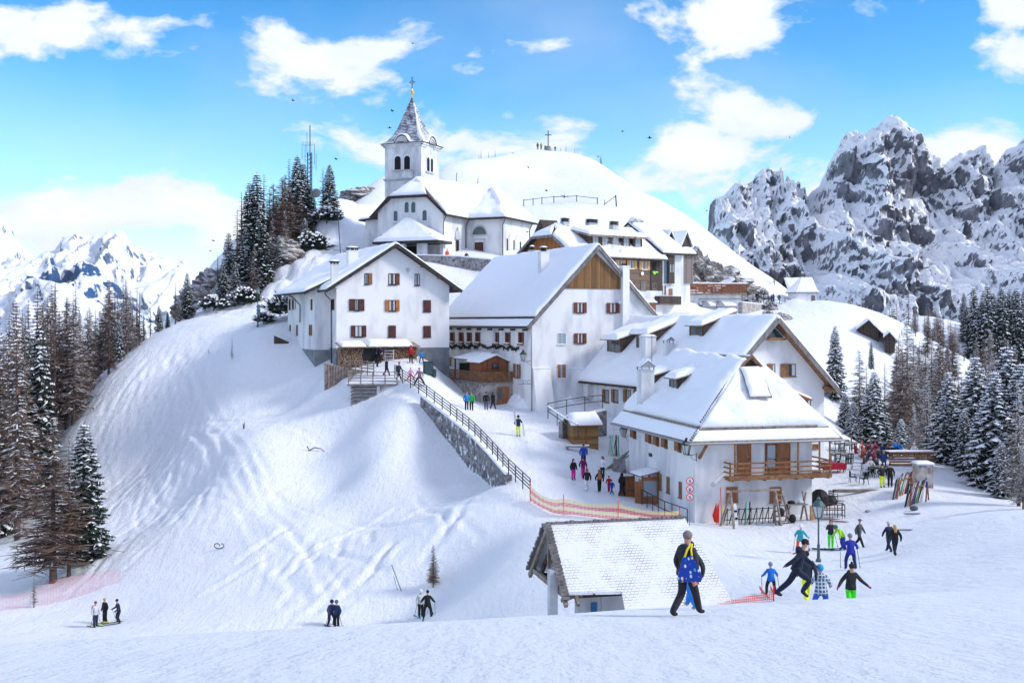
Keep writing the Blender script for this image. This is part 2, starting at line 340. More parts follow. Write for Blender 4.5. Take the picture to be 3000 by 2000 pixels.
def G(x,y,detail=True):
 x=np.atleast_1d(np.asarray(x,float));y=np.atleast_1d(np.asarray(y,float))
 cx=np.clip(x,-125,170);cy=np.clip(y,4,420)
 a=tps_eval(FA,cx,cy);near=(np.abs(x+10)<45)&(y>60)&(y<135)
 z=a.copy()
 if near.any():
  b=tps_eval(FB,cx[near],cy[near]);s=_sdist(cx[near],cy[near])
  m=sstep(-.25,.35,s)
  z[near]=a[near]*(1-m)+b*m
  far=sstep(30,60,np.abs(s));z[near]=z[near]*(1-far)+.5*(a[near]+b)*far if False else z[near]
 out=np.hypot(np.where(x>0,np.maximum(x-420,0),x-cx),np.maximum(y-cy,0)*np.where(x>60,np.clip((y-640)/300,0,1),1))
 w=sstep(0,350,out);z=z*(1-w)+(-170-.02*out+fbm(x/300,y/300,5)*60)*w
 c=-1.7-.19*y;over=y-crestY(np.clip(x,-40,22));c=c-np.where(over>0,.5*over*sstep(0,5,over),0)
 c=c-.5*np.maximum(np.abs(x+2)-24,0)*np.where(x<0,.6,.05)
 k=.35;h=np.clip(.5+.5*(c-z)/k,0,1);z=z*(1-h)+c*h+k*h*(1-h)
 if detail:
  amp=np.clip((y-10)/60,.12,1)
  pl=np.exp(-((x-8)/26)**2-((y-86)/16)**2)+np.exp(-((x-22)/14)**2-((y-62)/18)**2)
  z=z+fbm(x/9,y/9,1)*.4*amp*(1-np.clip(pl,0,1)*.85)
  r1=np.exp(-((x+38)/17)**2-((y-178)/18)**2)
  z=z+r1*(np.abs(fbm(x/5,y/5,3,5))*4.5-.8)
  r2=np.exp(-((x-42)/16)**2-((y-236)/16)**2);z=z+r2*(np.abs(fbm(x/5,y/5,4))*6-1.2)
  z=z+fbm(x/25,y/25,9)*np.clip((y-190)/60,0,1)*1.3*np.clip((285-y)/60,0,1)
 return z
TRACKS=[]
def tracks(x,y,z):
 """grooves skiers have cut down the open slope (a list of wandering lines)"""
 r=random.Random(3)
 gx,gy=x[0],y[:,0]
 def line(pts,w,dep):
  for a,b in zip(pts[:-1],pts[1:]):
   x0,x1=sorted((a[0],b[0]));y0,y1=sorted((a[1],b[1]))
   i0,i1=np.searchsorted(gx,[x0-1.5,x1+1.5]);j0,j1=np.searchsorted(gy,[y0-1.5,y1+1.5])
   X=x[j0:j1,i0:i1];Y=y[j0:j1,i0:i1]
   dx,dy=b[0]-a[0],b[1]-a[1];L=dx*dx+dy*dy+1e-9
   t=((X-a[0])*dx+(Y-a[1])*dy)/L;inside=(t>=0)&(t<1)
   d=np.abs((X-a[0])*dy-(Y-a[1])*dx)/math.sqrt(L)
   q=np.where(inside,-dep*np.exp(-(d/w)**2)+.5*dep*np.exp(-((d-2*w)/w)**2),0)
   z[j0:j1,i0:i1]+=q
 for k in range(250):
  u=r.gauss(400,95);v=r.uniform(800,1200)
  Y=np.interp(v,[780,1000,1250,1350],[146,120,96,88]);p=px(u*1.2755,v*1.2755,Y)
  x0,y0=p.x,p.y;L=r.uniform(5,17);n=12;pts=[]
  dirx=r.gauss(.12,.3);ph=r.uniform(0,6);am=r.uniform(.2,.9);wl=r.uniform(.5,1.1)
  for i in range(n+1):
   t=i/n;pts.append((x0+dirx*L*t+am*math.sin(ph+wl*6*t),y0-L*t))
  line(pts,r.uniform(.18,.28),r.uniform(.02,.075))
 main=[(355,790,149),(420,830,138),(520,960,114),(560,1040,105),(610,1150,95),(690,1260,85),(760,1380,78)]
 for k in range(12):
  o=r.uniform(-2.6,2.6);a=r.randint(0,3);pts=[dp(*q)for q in main[a:]]
  pts=[(q.x+o+r.gauss(0,.5),q.y)for q in pts]
  line(pts,.3,r.uniform(.03,.09))
 for k in range(30):
  u=r.uniform(560,1100);v=r.uniform(1150,1330);Y=np.interp(v,[1150,1350],[92,78]);p=dp(u,v,Y)
  L=r.uniform(3,9);dirx=r.gauss(0,.5);pts=[(p.x+dirx*L*t,p.y-L*t*.7)for t in(0,.3,.6,1)]
  line(pts,.28,r.uniform(.07,.16))
def axis(segs):
 out=[]
 for a,b,st in segs:out+=list(np.arange(a,b,st))
 return np.array(out)
def geo(a,b,n):return list(np.sign(a)*np.geomspace(abs(a),abs(b),n))
gx=np.concatenate([np.array(geo(-3000,-210,20)),axis([(-200,-70,2.5),(-70,-55,.8),(-55,0,.27),(0,60,.45),(60,110,1.5),(110,205,3)]),np.array(geo(210,1400,20))])
gy=np.concatenate([np.array([-60,-20,-5]),axis([(0,45,.3),(45,70,.45),(70,130,.27),(130,200,.8),(200,425,2)]),np.geomspace(430,4500,26)])
GX,GY=np.meshgrid(gx,gy)
GZ=G(GX.ravel(),GY.ravel()).reshape(GX.shape)
tracks(GX,GY,GZ)
def grid_mesh(name,X,Y,Z,mat,smooth=True):
 nr,nc=X.shape;n=nr*nc
 co=np.empty((n,3),np.float32);co[:,0]=X.ravel();co[:,1]=Y.ravel();co[:,2]=Z.ravel()
 idx=np.arange(n).reshape(nr,nc)
 q=np.stack([idx[:-1,:-1],idx[:-1,1:],idx[1:,1:],idx[1:,:-1]],-1).reshape(-1,4).astype(np.int32)
 me=bpy.data.meshes.new(name);me.vertices.add(n);me.vertices.foreach_set('co',co.ravel())
 me.loops.add(q.size);me.loops.foreach_set('vertex_index',q.ravel());me.polygons.add(len(q))
 me.polygons.foreach_set('loop_start',np.arange(0,q.size,4,dtype=np.int32));me.polygons.foreach_set('loop_total',np.full(len(q),4,np.int32))
 me.update();me.polygons.foreach_set('use_smooth',np.full(len(q),smooth));me.materials.append(M[mat])
 o=bpy.data.objects.new(name,me);C.objects.link(o);return o
tag(grid_mesh('snowy_ground',GX,GY,GZ,'snow_ground'),kind='structure')
def ground(x,y):
 i=min(max(int(np.searchsorted(gx,x))-1,0),len(gx)-2);j=min(max(int(np.searchsorted(gy,y))-1,0),len(gy)-2)
 tx=(x-gx[i])/(gx[i+1]-gx[i]);ty=(y-gy[j])/(gy[j+1]-gy[j])
 return float((GZ[j,i]*(1-tx)+GZ[j,i+1]*tx)*(1-ty)+(GZ[j+1,i]*(1-tx)+GZ[j+1,i+1]*tx)*ty)
def at(u,v,ymin=9,ymax=410,step=.25,want=None):
 """the ground point seen at an overview position (first one beyond ymin); with want, falls back to that distance"""
 U,V=u*1.27551,v*1.27551;y=ymin;prev=None
 while y<ymax:
  p=px(U,V,y);d=p.z-ground(p.x,p.y)
  if prev is not None and d<=0 and prev>0:return Vector((p.x,p.y,ground(p.x,p.y)))
  prev=d;y+=step
 p=px(U,V,want or 100);return Vector((p.x,p.y,ground(p.x,p.y)))
def gp(u,Y):
 x=(u*1.27551-HU)/F*Y;return Vector((x,Y,ground(x,Y)))
def rock_mat(name,rock1,rock2,nscale,thr,bdist,amt,snowc=(.86,.88,.92)):
 m=snow_over(name,rock1,rock2,thr=thr,width=.045,scale=nscale*.6,nscale=nscale,amt=amt,bump=.7,bdist=bdist,geo_n=True,low=.13)
 return m
rock_mat('mountain_rock',(.05,.055,.075),(.25,.25,.285),.19,.25,3,.75)
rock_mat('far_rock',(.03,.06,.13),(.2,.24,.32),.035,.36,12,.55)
rock_mat('shaded_rock',(.01,.05,.16),(.03,.1,.24),.04,.6,12,.6)  # blue of the shaded side is put into this rock colour
snow_over('rock_near',(.035,.033,.036),(.3,.25,.22),thr=.6,width=.05,scale=.5,nscale=.6,amt=.45,bump=1,bdist=.8)
def range_mesh(name,sky,Y0,Y1,foot,mat,nu,nt,nz,amp,rough=1.0,back=.35,jag=.0,seed=0):
 us=np.linspace(sky[0][0],sky[-1][0],nu);sv=np.interp(us,[p[0]for p in sky],[p[1]for p in sky]);fv=np.interp(us,[p[0]for p in foot],[p[1]for p in foot])
 T=np.concatenate([np.linspace(0,1,nt),np.linspace(1.03,1.5,12)])
 X=np.zeros((len(T),nu));Yg=X.copy();Z=X.copy()
 for i,t in enumerate(T):
  Y=Y0+(Y1-Y0)*t
  zt=(740-sv)/2613*Y1;zf=(740-fv)/2613*Y0
  tt=min(t,1);z=zf+(zt-zf)*(tt**1.15)
  if t>1:z=z-(t-1)*(Y1-Y0)*1.1
  X[i]=(us-1176)/2613*Y;Yg[i]=Y;Z[i]=z
 nn=np.zeros(X.shape);n2=np.zeros(X.shape);n4=np.zeros(X.shape)
 for i in range(X.shape[0]):
  for j in range(nu):
   x_,z_=X[i,j]/nz,Z[i,j]/nz;wx=mnoise.noise(Vector((x_*.8+seed,z_*.8,3)))*.7
   nn[i,j]=mnoise.ridged_multi_fractal(Vector((x_*1.5+wx+seed+z_*.35,z_*.55,seed)),.8,2.15,7,1.0,2.0)
   n2[i,j]=mnoise.fractal(Vector((x_*3.3+9,z_*2.0,1+seed)),.7,2.2,6)
   n4[i,j]=mnoise.noise(Vector((x_*.9+20,z_*.9,seed)))
 nn=nn-nn.mean();Tn=T[:,None]
 env=np.clip(Tn*3+.15,0,1)*np.clip((1.06-Tn)*6+.12,.12,1)
 ph=(Z+n4*amp*2.2+n2*amp*.55)/(amp*1.15);fr_=ph-np.floor(ph);terr=(np.clip(fr_*1.9,0,1)-fr_)
 crest=np.clip(1-np.abs(T-1)*6,0,1)[:,None]
 Z=Z+(terr*amp*.7*rough+nn*amp*.4+n2*amp*.12)*env+crest*np.clip(nn+n2,-.7,.9)*jag
 Yg=Yg-(nn*amp*1.5+n2*amp*.8)*env
 o=grid_mesh(name,X,Yg,Z,mat,True);tag(o,kind='structure');return o
SKYR=[(1560,650),(1612,600),(1622,530),(1630,475),(1648,462),(1662,452),(1676,440),(1690,432),(1705,420),(1725,411),(1745,405),(1757,404),(1768,415),(1778,430),(1788,412),(1797,440),(1806,424),(1822,436),(1832,420),(1842,432),(1852,424),(1862,440),(1878,425),(1896,402),(1910,372),(1922,352),(1932,336),(1948,322),(1960,326),(1975,334),(1985,322),(2003,308),(2018,305),(2030,296),(2045,294),(2058,300),(2080,310),(2100,322),(2112,340),(2130,360),(2148,372),(2165,388),(2180,383),(2198,372),(2220,364),(2236,360),(2250,370),(2268,378),(2285,385),(2300,362),(2315,348),(2335,335),(2360,326),(2420,300),(2520,340),(2640,420)]
range_mesh('mountain_crag',SKYR,560,900,[(1560,900),(2640,900)],'mountain_rock',460,250,75,21,jag=5)
LF=[(-300,440),(-100,460),(-30,478),(5,500),(25,522),(45,560),(70,592),(100,598),(130,592),(145,575),(165,560),(185,550),(205,556),(230,552),(262,549),(285,545),(300,560),(312,585),(330,592),(350,580),(372,590),(400,598),(425,604),(440,622),(470,655),(520,690),(620,740),(800,800)]
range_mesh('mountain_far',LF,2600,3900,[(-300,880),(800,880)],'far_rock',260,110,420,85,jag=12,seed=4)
LM=[(-300,590),(0,604),(50,606),(85,600),(98,580),(108,572),(118,590),(130,612),(150,608),(172,600),(195,600),(215,616),(240,640),(262,650),(300,700),(360,750),(500,800)]
range_mesh('mountain_spur',LM,1900,2500,[(-300,860),(500,860)],'shaded_rock',200,90,260,45,jag=8,seed=9)
LN=[(-300,690),(-60,690),(0,684),(35,655),(70,652),(110,655),(150,650),(175,668),(200,690),(230,705),(270,712),(310,722),(360,750),(460,800)]
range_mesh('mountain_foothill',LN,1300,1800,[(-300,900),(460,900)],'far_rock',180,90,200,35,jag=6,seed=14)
w=bpy.data.worlds.new('World');SC.world=w;w.use_nodes=True
nt=w.node_tree;bg=nt.nodes['Background']
SUN_EL,SUN_AZ=R(36),R(100)
sky=N(nt,'ShaderNodeTexSky',sky_type='NISHITA',sun_disc=False);sky.sun_elevation=SUN_EL;sky.sun_rotation=SUN_AZ;sky.altitude=1800;sky.dust_density=.2;sky.ozone_density=2.0
tc=N(nt,'ShaderNodeTexCoord');sep=N(nt,'ShaderNodeSeparateXYZ');nt.links.new(tc.outputs['Generated'],sep.inputs[0])
def mth(op,a,b=None,c=None,clamp=False):
 n=N(nt,'ShaderNodeMath',operation=op);n.use_clamp=clamp
 for i,q in enumerate((a,b,c)):
  if q is None:continue
  if isinstance(q,(int,float)):n.inputs[i].default_value=q
  else:nt.links.new(q,n.inputs[i])
 return n.outputs[0]
az=mth('ARCTAN2',sep.outputs['X'],sep.outputs['Y']);el=mth('ARCSINE',sep.outputs['Z'])
cmb=N(nt,'ShaderNodeCombineXYZ');nt.links.new(az,cmb.inputs[0]);nt.links.new(mth('MULTIPLY',el,1.9),cmb.inputs[1])
no=N(nt,'ShaderNodeTexNoise',Scale=8.5,Detail=10,Roughness=.6,Distortion=.25);nt.links.new(cmb.outputs[0],no.inputs['Vector'])
nf=N(nt,'ShaderNodeTexNoise',Scale=3.0,Detail=6,Roughness=.5);nt.links.new(cmb.outputs[0],nf.inputs['Vector'])
BL=[(60,60,330,75,1.0),(235,82,190,45,.8),(620,85,90,40,.6),(790,145,170,85,.75),(900,150,150,50,.35),(1050,180,120,45,.3),(1310,102,95,28,.62),(1690,45,180,85,.95),(1620,10,130,50,.5),(1815,125,80,28,.6),(1995,30,90,45,.6),(2290,105,90,45,.7),(2330,35,70,60,.55),(1735,285,125,55,.95),(1620,345,150,65,.95),(1780,360,130,60,.7),(2220,350,110,55,.95),(1060,350,230,65,.8),(1290,350,130,65,.75),(1500,440,260,70,.8),(250,500,330,85,.95),(60,520,200,80,.8),(480,530,170,70,.75),(80,370,150,60,.35),(640,330,260,50,.3),(1900,300,200,50,.25),(1000,740,3000,150,.35),(300,600,330,80,.7),(1650,500,400,90,.5),(470,100,110,60,.28),(2090,80,80,40,.25)]
acc=None
for(u,v,ru,rv,a)in BL:
 ca=math.atan((u-1176)/2613);ce=math.atan((740-v)/2613*math.cos(ca))
 dx=mth('DIVIDE',mth('SUBTRACT',az,ca),ru/2613);dy=mth('DIVIDE',mth('SUBTRACT',el,ce),rv/2613)
 g=mth('MULTIPLY',mth('EXPONENT',mth('MULTIPLY',mth('MULTIPLY_ADD',dx,dx,mth('MULTIPLY',dy,dy)),-1.0)),a)
 acc=g if acc is None else mth('MAXIMUM',acc,g)
dens=mth('MULTIPLY_ADD',mth('SUBTRACT',no.outputs['Fac'],.5),3.6,mth('MULTIPLY_ADD',acc,1.0,-.12))
cl=ramp(nt,dens,[(.2,(0,0,0)),(.55,(1,1,1))])
thin=mth('MULTIPLY',mth('SUBTRACT',nf.outputs['Fac'],.42,clamp=True),1.1)
cov=mth('MAXIMUM',cl,thin)
skytint=N(nt,'ShaderNodeMix',data_type='RGBA',blend_type='MULTIPLY');skytint.inputs[0].default_value=1;nt.links.new(sky.outputs[0],skytint.inputs[6]);skytint.inputs[7].default_value=(.98,1.1,1.05,1)
n3=N(nt,'ShaderNodeTexNoise',Scale=11,Detail=7);nt.links.new(cmb.outputs[0],n3.inputs['Vector'])
ccol=ramp(nt,mth('MULTIPLY_ADD',n3.outputs['Fac'],.6,mth('MULTIPLY',dens,.5)),[(.35,(3.7,4.15,4.95)),(.85,(5.0,5.1,5.3))])
mx=N(nt,'ShaderNodeMix',data_type='RGBA');nt.links.new(cov,mx.inputs[0])
def vm(op,a,k):
 n=N(nt,'ShaderNodeVectorMath',operation=op);nt.links.new(a,n.inputs[0]);n.inputs[1 if op!='SCALE' else 3].default_value=k;return n.outputs[0]
gm=N(nt,'ShaderNodeGamma');dp_=N(nt,'ShaderNodeMix',data_type='RGBA',blend_type='MULTIPLY');nt.links.new(mth('MULTIPLY',mth('SUBTRACT',el,.1),5.5,clamp=True),dp_.inputs[0]);nt.links.new(skytint.outputs[2],dp_.inputs[6]);dp_.inputs[7].default_value=(.5,.9,1,1);nt.links.new(vm('SCALE',dp_.outputs[2],.19),gm.inputs[0]);gm.inputs[1].default_value=1.45
nt.links.new(vm('SCALE',gm.outputs[0],5.26),mx.inputs[6]);nt.links.new(ccol,mx.inputs[7])
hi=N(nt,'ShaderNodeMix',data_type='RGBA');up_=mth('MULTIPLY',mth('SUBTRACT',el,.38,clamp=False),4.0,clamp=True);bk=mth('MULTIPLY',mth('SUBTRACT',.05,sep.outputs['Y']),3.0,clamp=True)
nt.links.new(mth('MULTIPLY',mth('MAXIMUM',up_,bk),.85),hi.inputs[0]);nt.links.new(mx.outputs[2],hi.inputs[6]);hi.inputs[7].default_value=(2.95,3.4,4.75,1)  # unseen sky overhead and behind: lavender cloud tone added for soft ambient fill
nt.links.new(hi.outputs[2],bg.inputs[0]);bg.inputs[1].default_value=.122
L=bpy.data.lights.new('sun','SUN');L.energy=1.75;L.angle=R(12);L.color=(1,.95,.88)
so=bpy.data.objects.new('sun',L);C.objects.link(so)
sd=Vector((math.sin(SUN_AZ)*math.cos(SUN_EL),math.cos(SUN_AZ)*math.cos(SUN_EL),math.sin(SUN_EL)))
so.rotation_euler=sd.to_track_quat('Z','Y').to_euler()
cam=bpy.data.cameras.new('camera');co=bpy.data.objects.new('camera',cam);C.objects.link(co)
cam.sensor_width=36;cam.lens=40;co.rotation_euler=(R(90),0,0);cam.shift_y=-56/3000;cam.clip_end=20000;cam.clip_start=.5
SC.camera=co
SC.view_settings.view_transform='Standard';SC.view_settings.look='None';SC.view_settings.gamma=1;SC.view_settings.exposure=.88
def wall_pt(axis,val):
 if axis==1:return lambda a,o,z:Vector((a,val-o,z))
 return lambda a,o,z:Vector((val-o,-a,z))
def wbox(mb,W,a0,a1,o0,o1,z0,z1):
 vs=[W(a,o,z)for z in(z0,z1)for o in(o0,o1)for a in(a0,a1)]
 return mb.add(vs,[(0,2,3,1),(4,5,7,6),(0,1,5,4),(2,6,7,3),(0,4,6,2),(1,3,7,5)])
def rect(fr,Z,box,axis,val):
 x0,y0,x1,y1=box
 p=fr.hit(Z(x0,y1),axis,val);q=fr.hit(Z(x1,y0),axis,val)
 a0,a1=(p.x,q.x)if axis==1 else(-p.y,-q.y)
 return a0,a1,min(p.z,q.z),max(p.z,q.z)
def window(fr,par,Z,box,axis=1,val=0,frame='beam_brown',pane='glass',sh='',shm='shutter_brown',t=.07,mull=1,sill=True,bars=0,shw=None,name='window',curtain=True,snow=False):
 a0,a1,z0,z1=rect(fr,Z,box,axis,val)if Z else box
 if a1<a0:a0,a1=a1,a0
 W=wall_pt(axis,val);w=a1-a0;h=z1-z0
 t=min(t,w*.16);f=MB()
 for(b0,b1,c0,c1)in((a0,a0+t,z0,z1),(a1-t,a1,z0,z1),(a0+t,a1-t,z1-t,z1),(a0+t,a1-t,z0,z0+t)):wbox(f,W,b0,b1,-.05,.05,c0,c1)
 for k in range(mull):
  c=a0+w*(k+1)/(mull+1);wbox(f,W,c-t*.35,c+t*.35,-.05,.035,z0+t,z1-t)
 for k in range(bars):
  c=z0+h*(k+1)/(bars+1);wbox(f,W,a0+t,a1-t,-.05,.03,c-t*.3,c+t*.3)
 if sill:wbox(f,W,a0-.06,a1+.06,-.02,.11,z0-.07,z0-.004)
 wo=f.build(name,frame,par)
 p=MB();wbox(p,W,a0+t*.9,a1-t*.9,-.05,.012,z0+t*.9,z1-t*.9);p.build('pane',pane,wo)
 if curtain and w>.45:
  c=MB();wbox(c,W,a0+t,a0+t+w*.2,.0,.02,z0+t,z1-t);wbox(c,W,a1-t-w*.2,a1-t,.0,.02,z0+t,z1-t);c.build('curtain','curtain',wo)
 if snow:
  c=MB();wbox(c,W,a0-.05,a1+.05,0,.13,z0-.01,z0+.07);c.build('sill_snow','snow_lump',wo)
 sw=shw or w*.52
 def shutter(b0,b1,o=.06):
  s=MB();wbox(s,W,b0,b1,o,o+.045,z0-.02,z1+.02);wbox(s,W,b0+.03,b1-.03,o+.045,o+.07,z0+h*.18,z0+h*.24);wbox(s,W,b0+.03,b1-.03,o+.045,o+.07,z0+h*.76,z0+h*.82)
  s.build('shutter',shm,wo)
 if 'l' in sh:shutter(a0-sw,a0-.01)
 if 'r' in sh:shutter(a1+.01,a1+sw)
 if 'c' in sh:shutter(a0-.01,(a0+a1)/2-.006,.055);shutter((a0+a1)/2+.006,a1+.01,.055)
 if 'L' in sh:shutter(a0-.01,(a0+a1)/2,.055)
 if 'R' in sh:shutter((a0+a1)/2,a1+.01,.055)
 return wo
def slab(mb,q,th):
 """a roof plane: four corners (three allowed), thickened downwards"""
 q=[Vector(p)for p in q];n=len(q)
 return mb.prism([p-Vector((0,0,th))for p in q],(0,0,th))
def snowq(mb,q,th,seed=0,cell=.35,bul=.25,edge=.22,lump=1.0,inset=0.0):
 """a snow blanket over the quad q = (eave a, eave b, ridge b, ridge a): rounded edges, uneven top, real thickness"""
 a,b,c,d=[Vector(p)for p in q]
 lu=max((b-a).length,(c-d).length);lv=max((d-a).length,(c-b).length)
 def par(L):
  n=max(int(L/cell),3);s=[0,.04/L,.12/L,.3/L]+[(.3+(L-.6)*(i/n))/L for i in range(1,n)]+[1-.3/L,1-.12/L,1-.04/L,1]
  return sorted(set(min(max(x,0),1)for x in s))if L>1.2 else[0,.05,.15,.3,.5,.7,.85,.95,1]
 us,vs=par(lu),par(lv);nrm=(b-a).cross(d-a)
 if nrm.length<1e-6:nrm=(c-b).cross(c-a)
 nrm.normalize()
 if nrm.z<0:nrm=-nrm
 up=(nrm+Vector((0,0,1))).normalized();g=[]
 for v in vs:
  row=[]
  for u in us:
   p=(a*(1-u)+b*u)*(1-v)+(d*(1-u)+c*u)*v
   e=min(u*lu,(1-u)*lu,v*lv*1.0,(1-v)*lv)
   k=1-math.exp(-e/(edge*.5))if e>0 else 0
   nz=mnoise.noise(p*.55+Vector((seed,0,0)))*bul+mnoise.noise(p*1.9+Vector((0,seed,0)))*bul*.25*lump
   wob=mnoise.noise(p*1.4+Vector((seed*3,5,0)))*.17*(1 if e<.05 else 0)
   row.append(p+up*(th*k*(1+nz*1.4))+Vector((0,0,-.02 if e==0 else 0))+(b-a).normalized()*wob*.5 if(b-a).length>.01 else p+up*(th*k*(1+nz)))
  g.append(row)
 return mb.sheet(g)
def gable_roof(fr,par,xa,xb,xr,ya,yb,zea,zeb,zr,th=.16,mat='beam_dark',board=.3,snow=.35,guard=1.0,seed=1,bmat=None,right=True):
 """ridge along y at xr; eaves at xa (left) and xb (right)"""
 m=MB()
 slab(m,[(xa,ya,zea),(xr,ya,zr),(xr,yb,zr),(xa,yb,zea)],th)
 slab(m,[(xr,ya+.002,zr),(xb,ya+.002,zeb),(xb,yb-.002,zeb),(xr,yb-.002,zr)],th)
 roof=m.build('roof',mat,par)
 b=MB()
 b.beam((xa-.02,ya-.03,zea-board*.45),(xr,ya-.03,zr-board*.45+.04),.07,board);b.beam((xb+.02,ya-.034,zeb-board*.45),(xr,ya-.034,zr-board*.45+.04),.07,board)
 b.build('bargeboard',bmat or mat,roof)
 s=MB();sl=(zr-zea)/(xr-xa)
 def strip(x0,x1,side,t,sd):
  f=(lambda x:zea+(x-xa)*sl)if side=='l' else(lambda x:zeb+(xb-x)*(zr-zeb)/(xb-xr))
  if side=='l':snowq(s,[(x0,ya+.03,f(x0)),(x0,yb-.03,f(x0)),(x1,yb-.03,f(x1)),(x1,ya+.03,f(x1))],t,sd)
  else:snowq(s,[(x0,ya+.03,f(x0)),(x0,yb-.03,f(x0)),(x1,yb-.03,f(x1)),(x1,ya+.03,f(x1))],t,sd)
 g=guard/math.sqrt(1+sl*sl)
 if guard:
  strip(xa+.05,xa+g-.04,'l',snow*.4,seed+7)
  gd=MB();gd.beam((xa+g,ya+.1,zea+g*sl+.08),(xa+g,yb-.1,zea+g*sl+.08),.12,.2);gd.build('snow_guard','beam_dark',roof)
  strip(xa+g+.05,xr+.12,'l',snow,seed)
 else:strip(xa+.05,xr+.12,'l',snow,seed)
 if right:strip(xb-.05,xr-.12,'r',snow,seed+3)
 s.build('roof_snow','snow_roof',par,True)
 return roof
def chimney(par,x,y,z0,z1,w=.6,d=.6,mat='plaster_stain',cap='slab',snow=True,name='chimney'):
 m=MB();m.box(x-w/2,x+w/2,y-d/2,y+d/2,z0,z1);m.box(x-w/2-.05,x+w/2+.05,y-d/2-.05,y+d/2+.05,z1,z1+.08)
 c=m.build(name,mat,par);k=MB()
 if cap=='slab':
  for i in(-1,1):
   for j in(-1,1):k.box(x+i*(w/2-.06)-.05,x+i*(w/2-.06)+.05,y+j*(d/2-.06)-.05,y+j*(d/2-.06)+.05,z1+.08,z1+.3)
  k.box(x-.05,x+.05,y-d/2,y+d/2,z1+.08,z1+.3)
  k.box(x-w/2-.12,x+w/2+.12,y-d/2-.12,y+d/2+.12,z1+.3,z1+.37);k.build('chimney_cap','beam_dark',c);zt=z1+.37
 elif cap=='tent':
  for i in(-1,1):
   for j in(-1,1):k.box(x+i*(w/2-.04)-.04,x+i*(w/2-.04)+.04,y+j*(d/2-.04)-.04,y+j*(d/2-.04)+.04,z1+.08,z1+.32)
  k.prism([(x-w/2-.1,y-d/2-.05,z1+.3),(x+w/2+.1,y-d/2-.05,z1+.3),(x,y-d/2-.05,z1+.3+w*.45)],(0,d+.1,0));k.build('chimney_cap','metal_grey',c);zt=None
  if snow:
   s=MB();s.prism([(x-w/2-.13,y-d/2-.08,z1+.33),(x,y-d/2-.08,z1+.35+w*.45),(x+w/2+.13,y-d/2-.08,z1+.33),(x,y-d/2-.08,z1+.5+w*.45)],(0,d+.16,0));s.build('cap_snow','snow_lump',c)
 elif cap=='round':
  k.lathe([(w*.36,z1+.08),(w*.36,z1+.2),(w*.3,z1+.22),(w*.3,z1+.42),(w*.42,z1+.44),(w*.4,z1+.5)],(x,y,0),12);k.build('chimney_cap','black',c);zt=z1+.5
 elif cap=='louvre':
  for i in range(4):k.box(x-w/2-.03,x+w/2+.03,y-d/2-.03,y+d/2+.03,z1+.12+i*.13,z1+.18+i*.13)
  k.box(x-w/2+.1,x+w/2-.1,y-d/2+.1,y+d/2-.1,z1+.08,z1+.6);k.build('chimney_cap','metal_dark',c);zt=z1+.6
 else:zt=z1+.08
 if snow and zt is not None:
  s=MB();ww,dd=(w/2+.1,d/2+.1)if cap!='round' else(w*.38,w*.38);g=[]
  for i in range(7):
   g.append([Vector((x-ww+2*ww*j/6,y-dd+2*dd*i/6,zt+.02+.16*(1-abs(j/3-1)**4)*(1-abs(i/3-1)**4)))for j in range(7)])
  s.sheet(g);s.build('cap_snow','snow_lump',c,True)
 return c
def tube_part(par,pts,r,mat='gutter',name='downspout'):
 m=MB();m.tube(pts,r,6);return m.build(name,mat,par,True)
def rail(pts,label,cat='railing',h=1.0,post=1.6,rails=(.35,.68,1.0),r=.03,mat='metal_dark',pr=.035,group=None,name='railing',lean=0,zoff=0,sq=True,cap=None,snow=False):
 """posts and rails following a polyline of ground points"""
 pts=[Vector(p)for p in pts];base=pts[0].copy()
 e=empty(name,base,label,cat,group)
 seg=[(b-a).length for a,b in zip(pts[:-1],pts[1:])];L=sum(seg);n=max(int(round(L/post)),1)
 def P(s):
  for(a,b),l in zip(zip(pts[:-1],pts[1:]),seg):
   if s<=l+1e-6:return a+(b-a)*(s/l)
   s-=l
  return pts[-1]
 ps=[P(L*i/n)for i in range(n+1)]
 for p in ps:
  m=MB();q=p-base;m.beam(q+Vector((0,0,-.15+zoff)),q+Vector((0,0,h+zoff)),pr*2);m.build('post',mat,e)
 m=MB()
 for z in rails:
  for a,b in zip(ps[:-1],ps[1:]):m.beam(a-base+Vector((0,0,z+zoff)),b-base+Vector((0,0,z+zoff)),r*2)
 m.build('rails',mat,e)
 if snow:
  m=MB()
  for a,b in zip(ps[:-1],ps[1:]):m.beam(a-base+Vector((0,0,h+zoff+.05)),b-base+Vector((0,0,h+zoff+.05)),.1,.07)
  m.build('rail_snow','snow_lump',e)
 return e
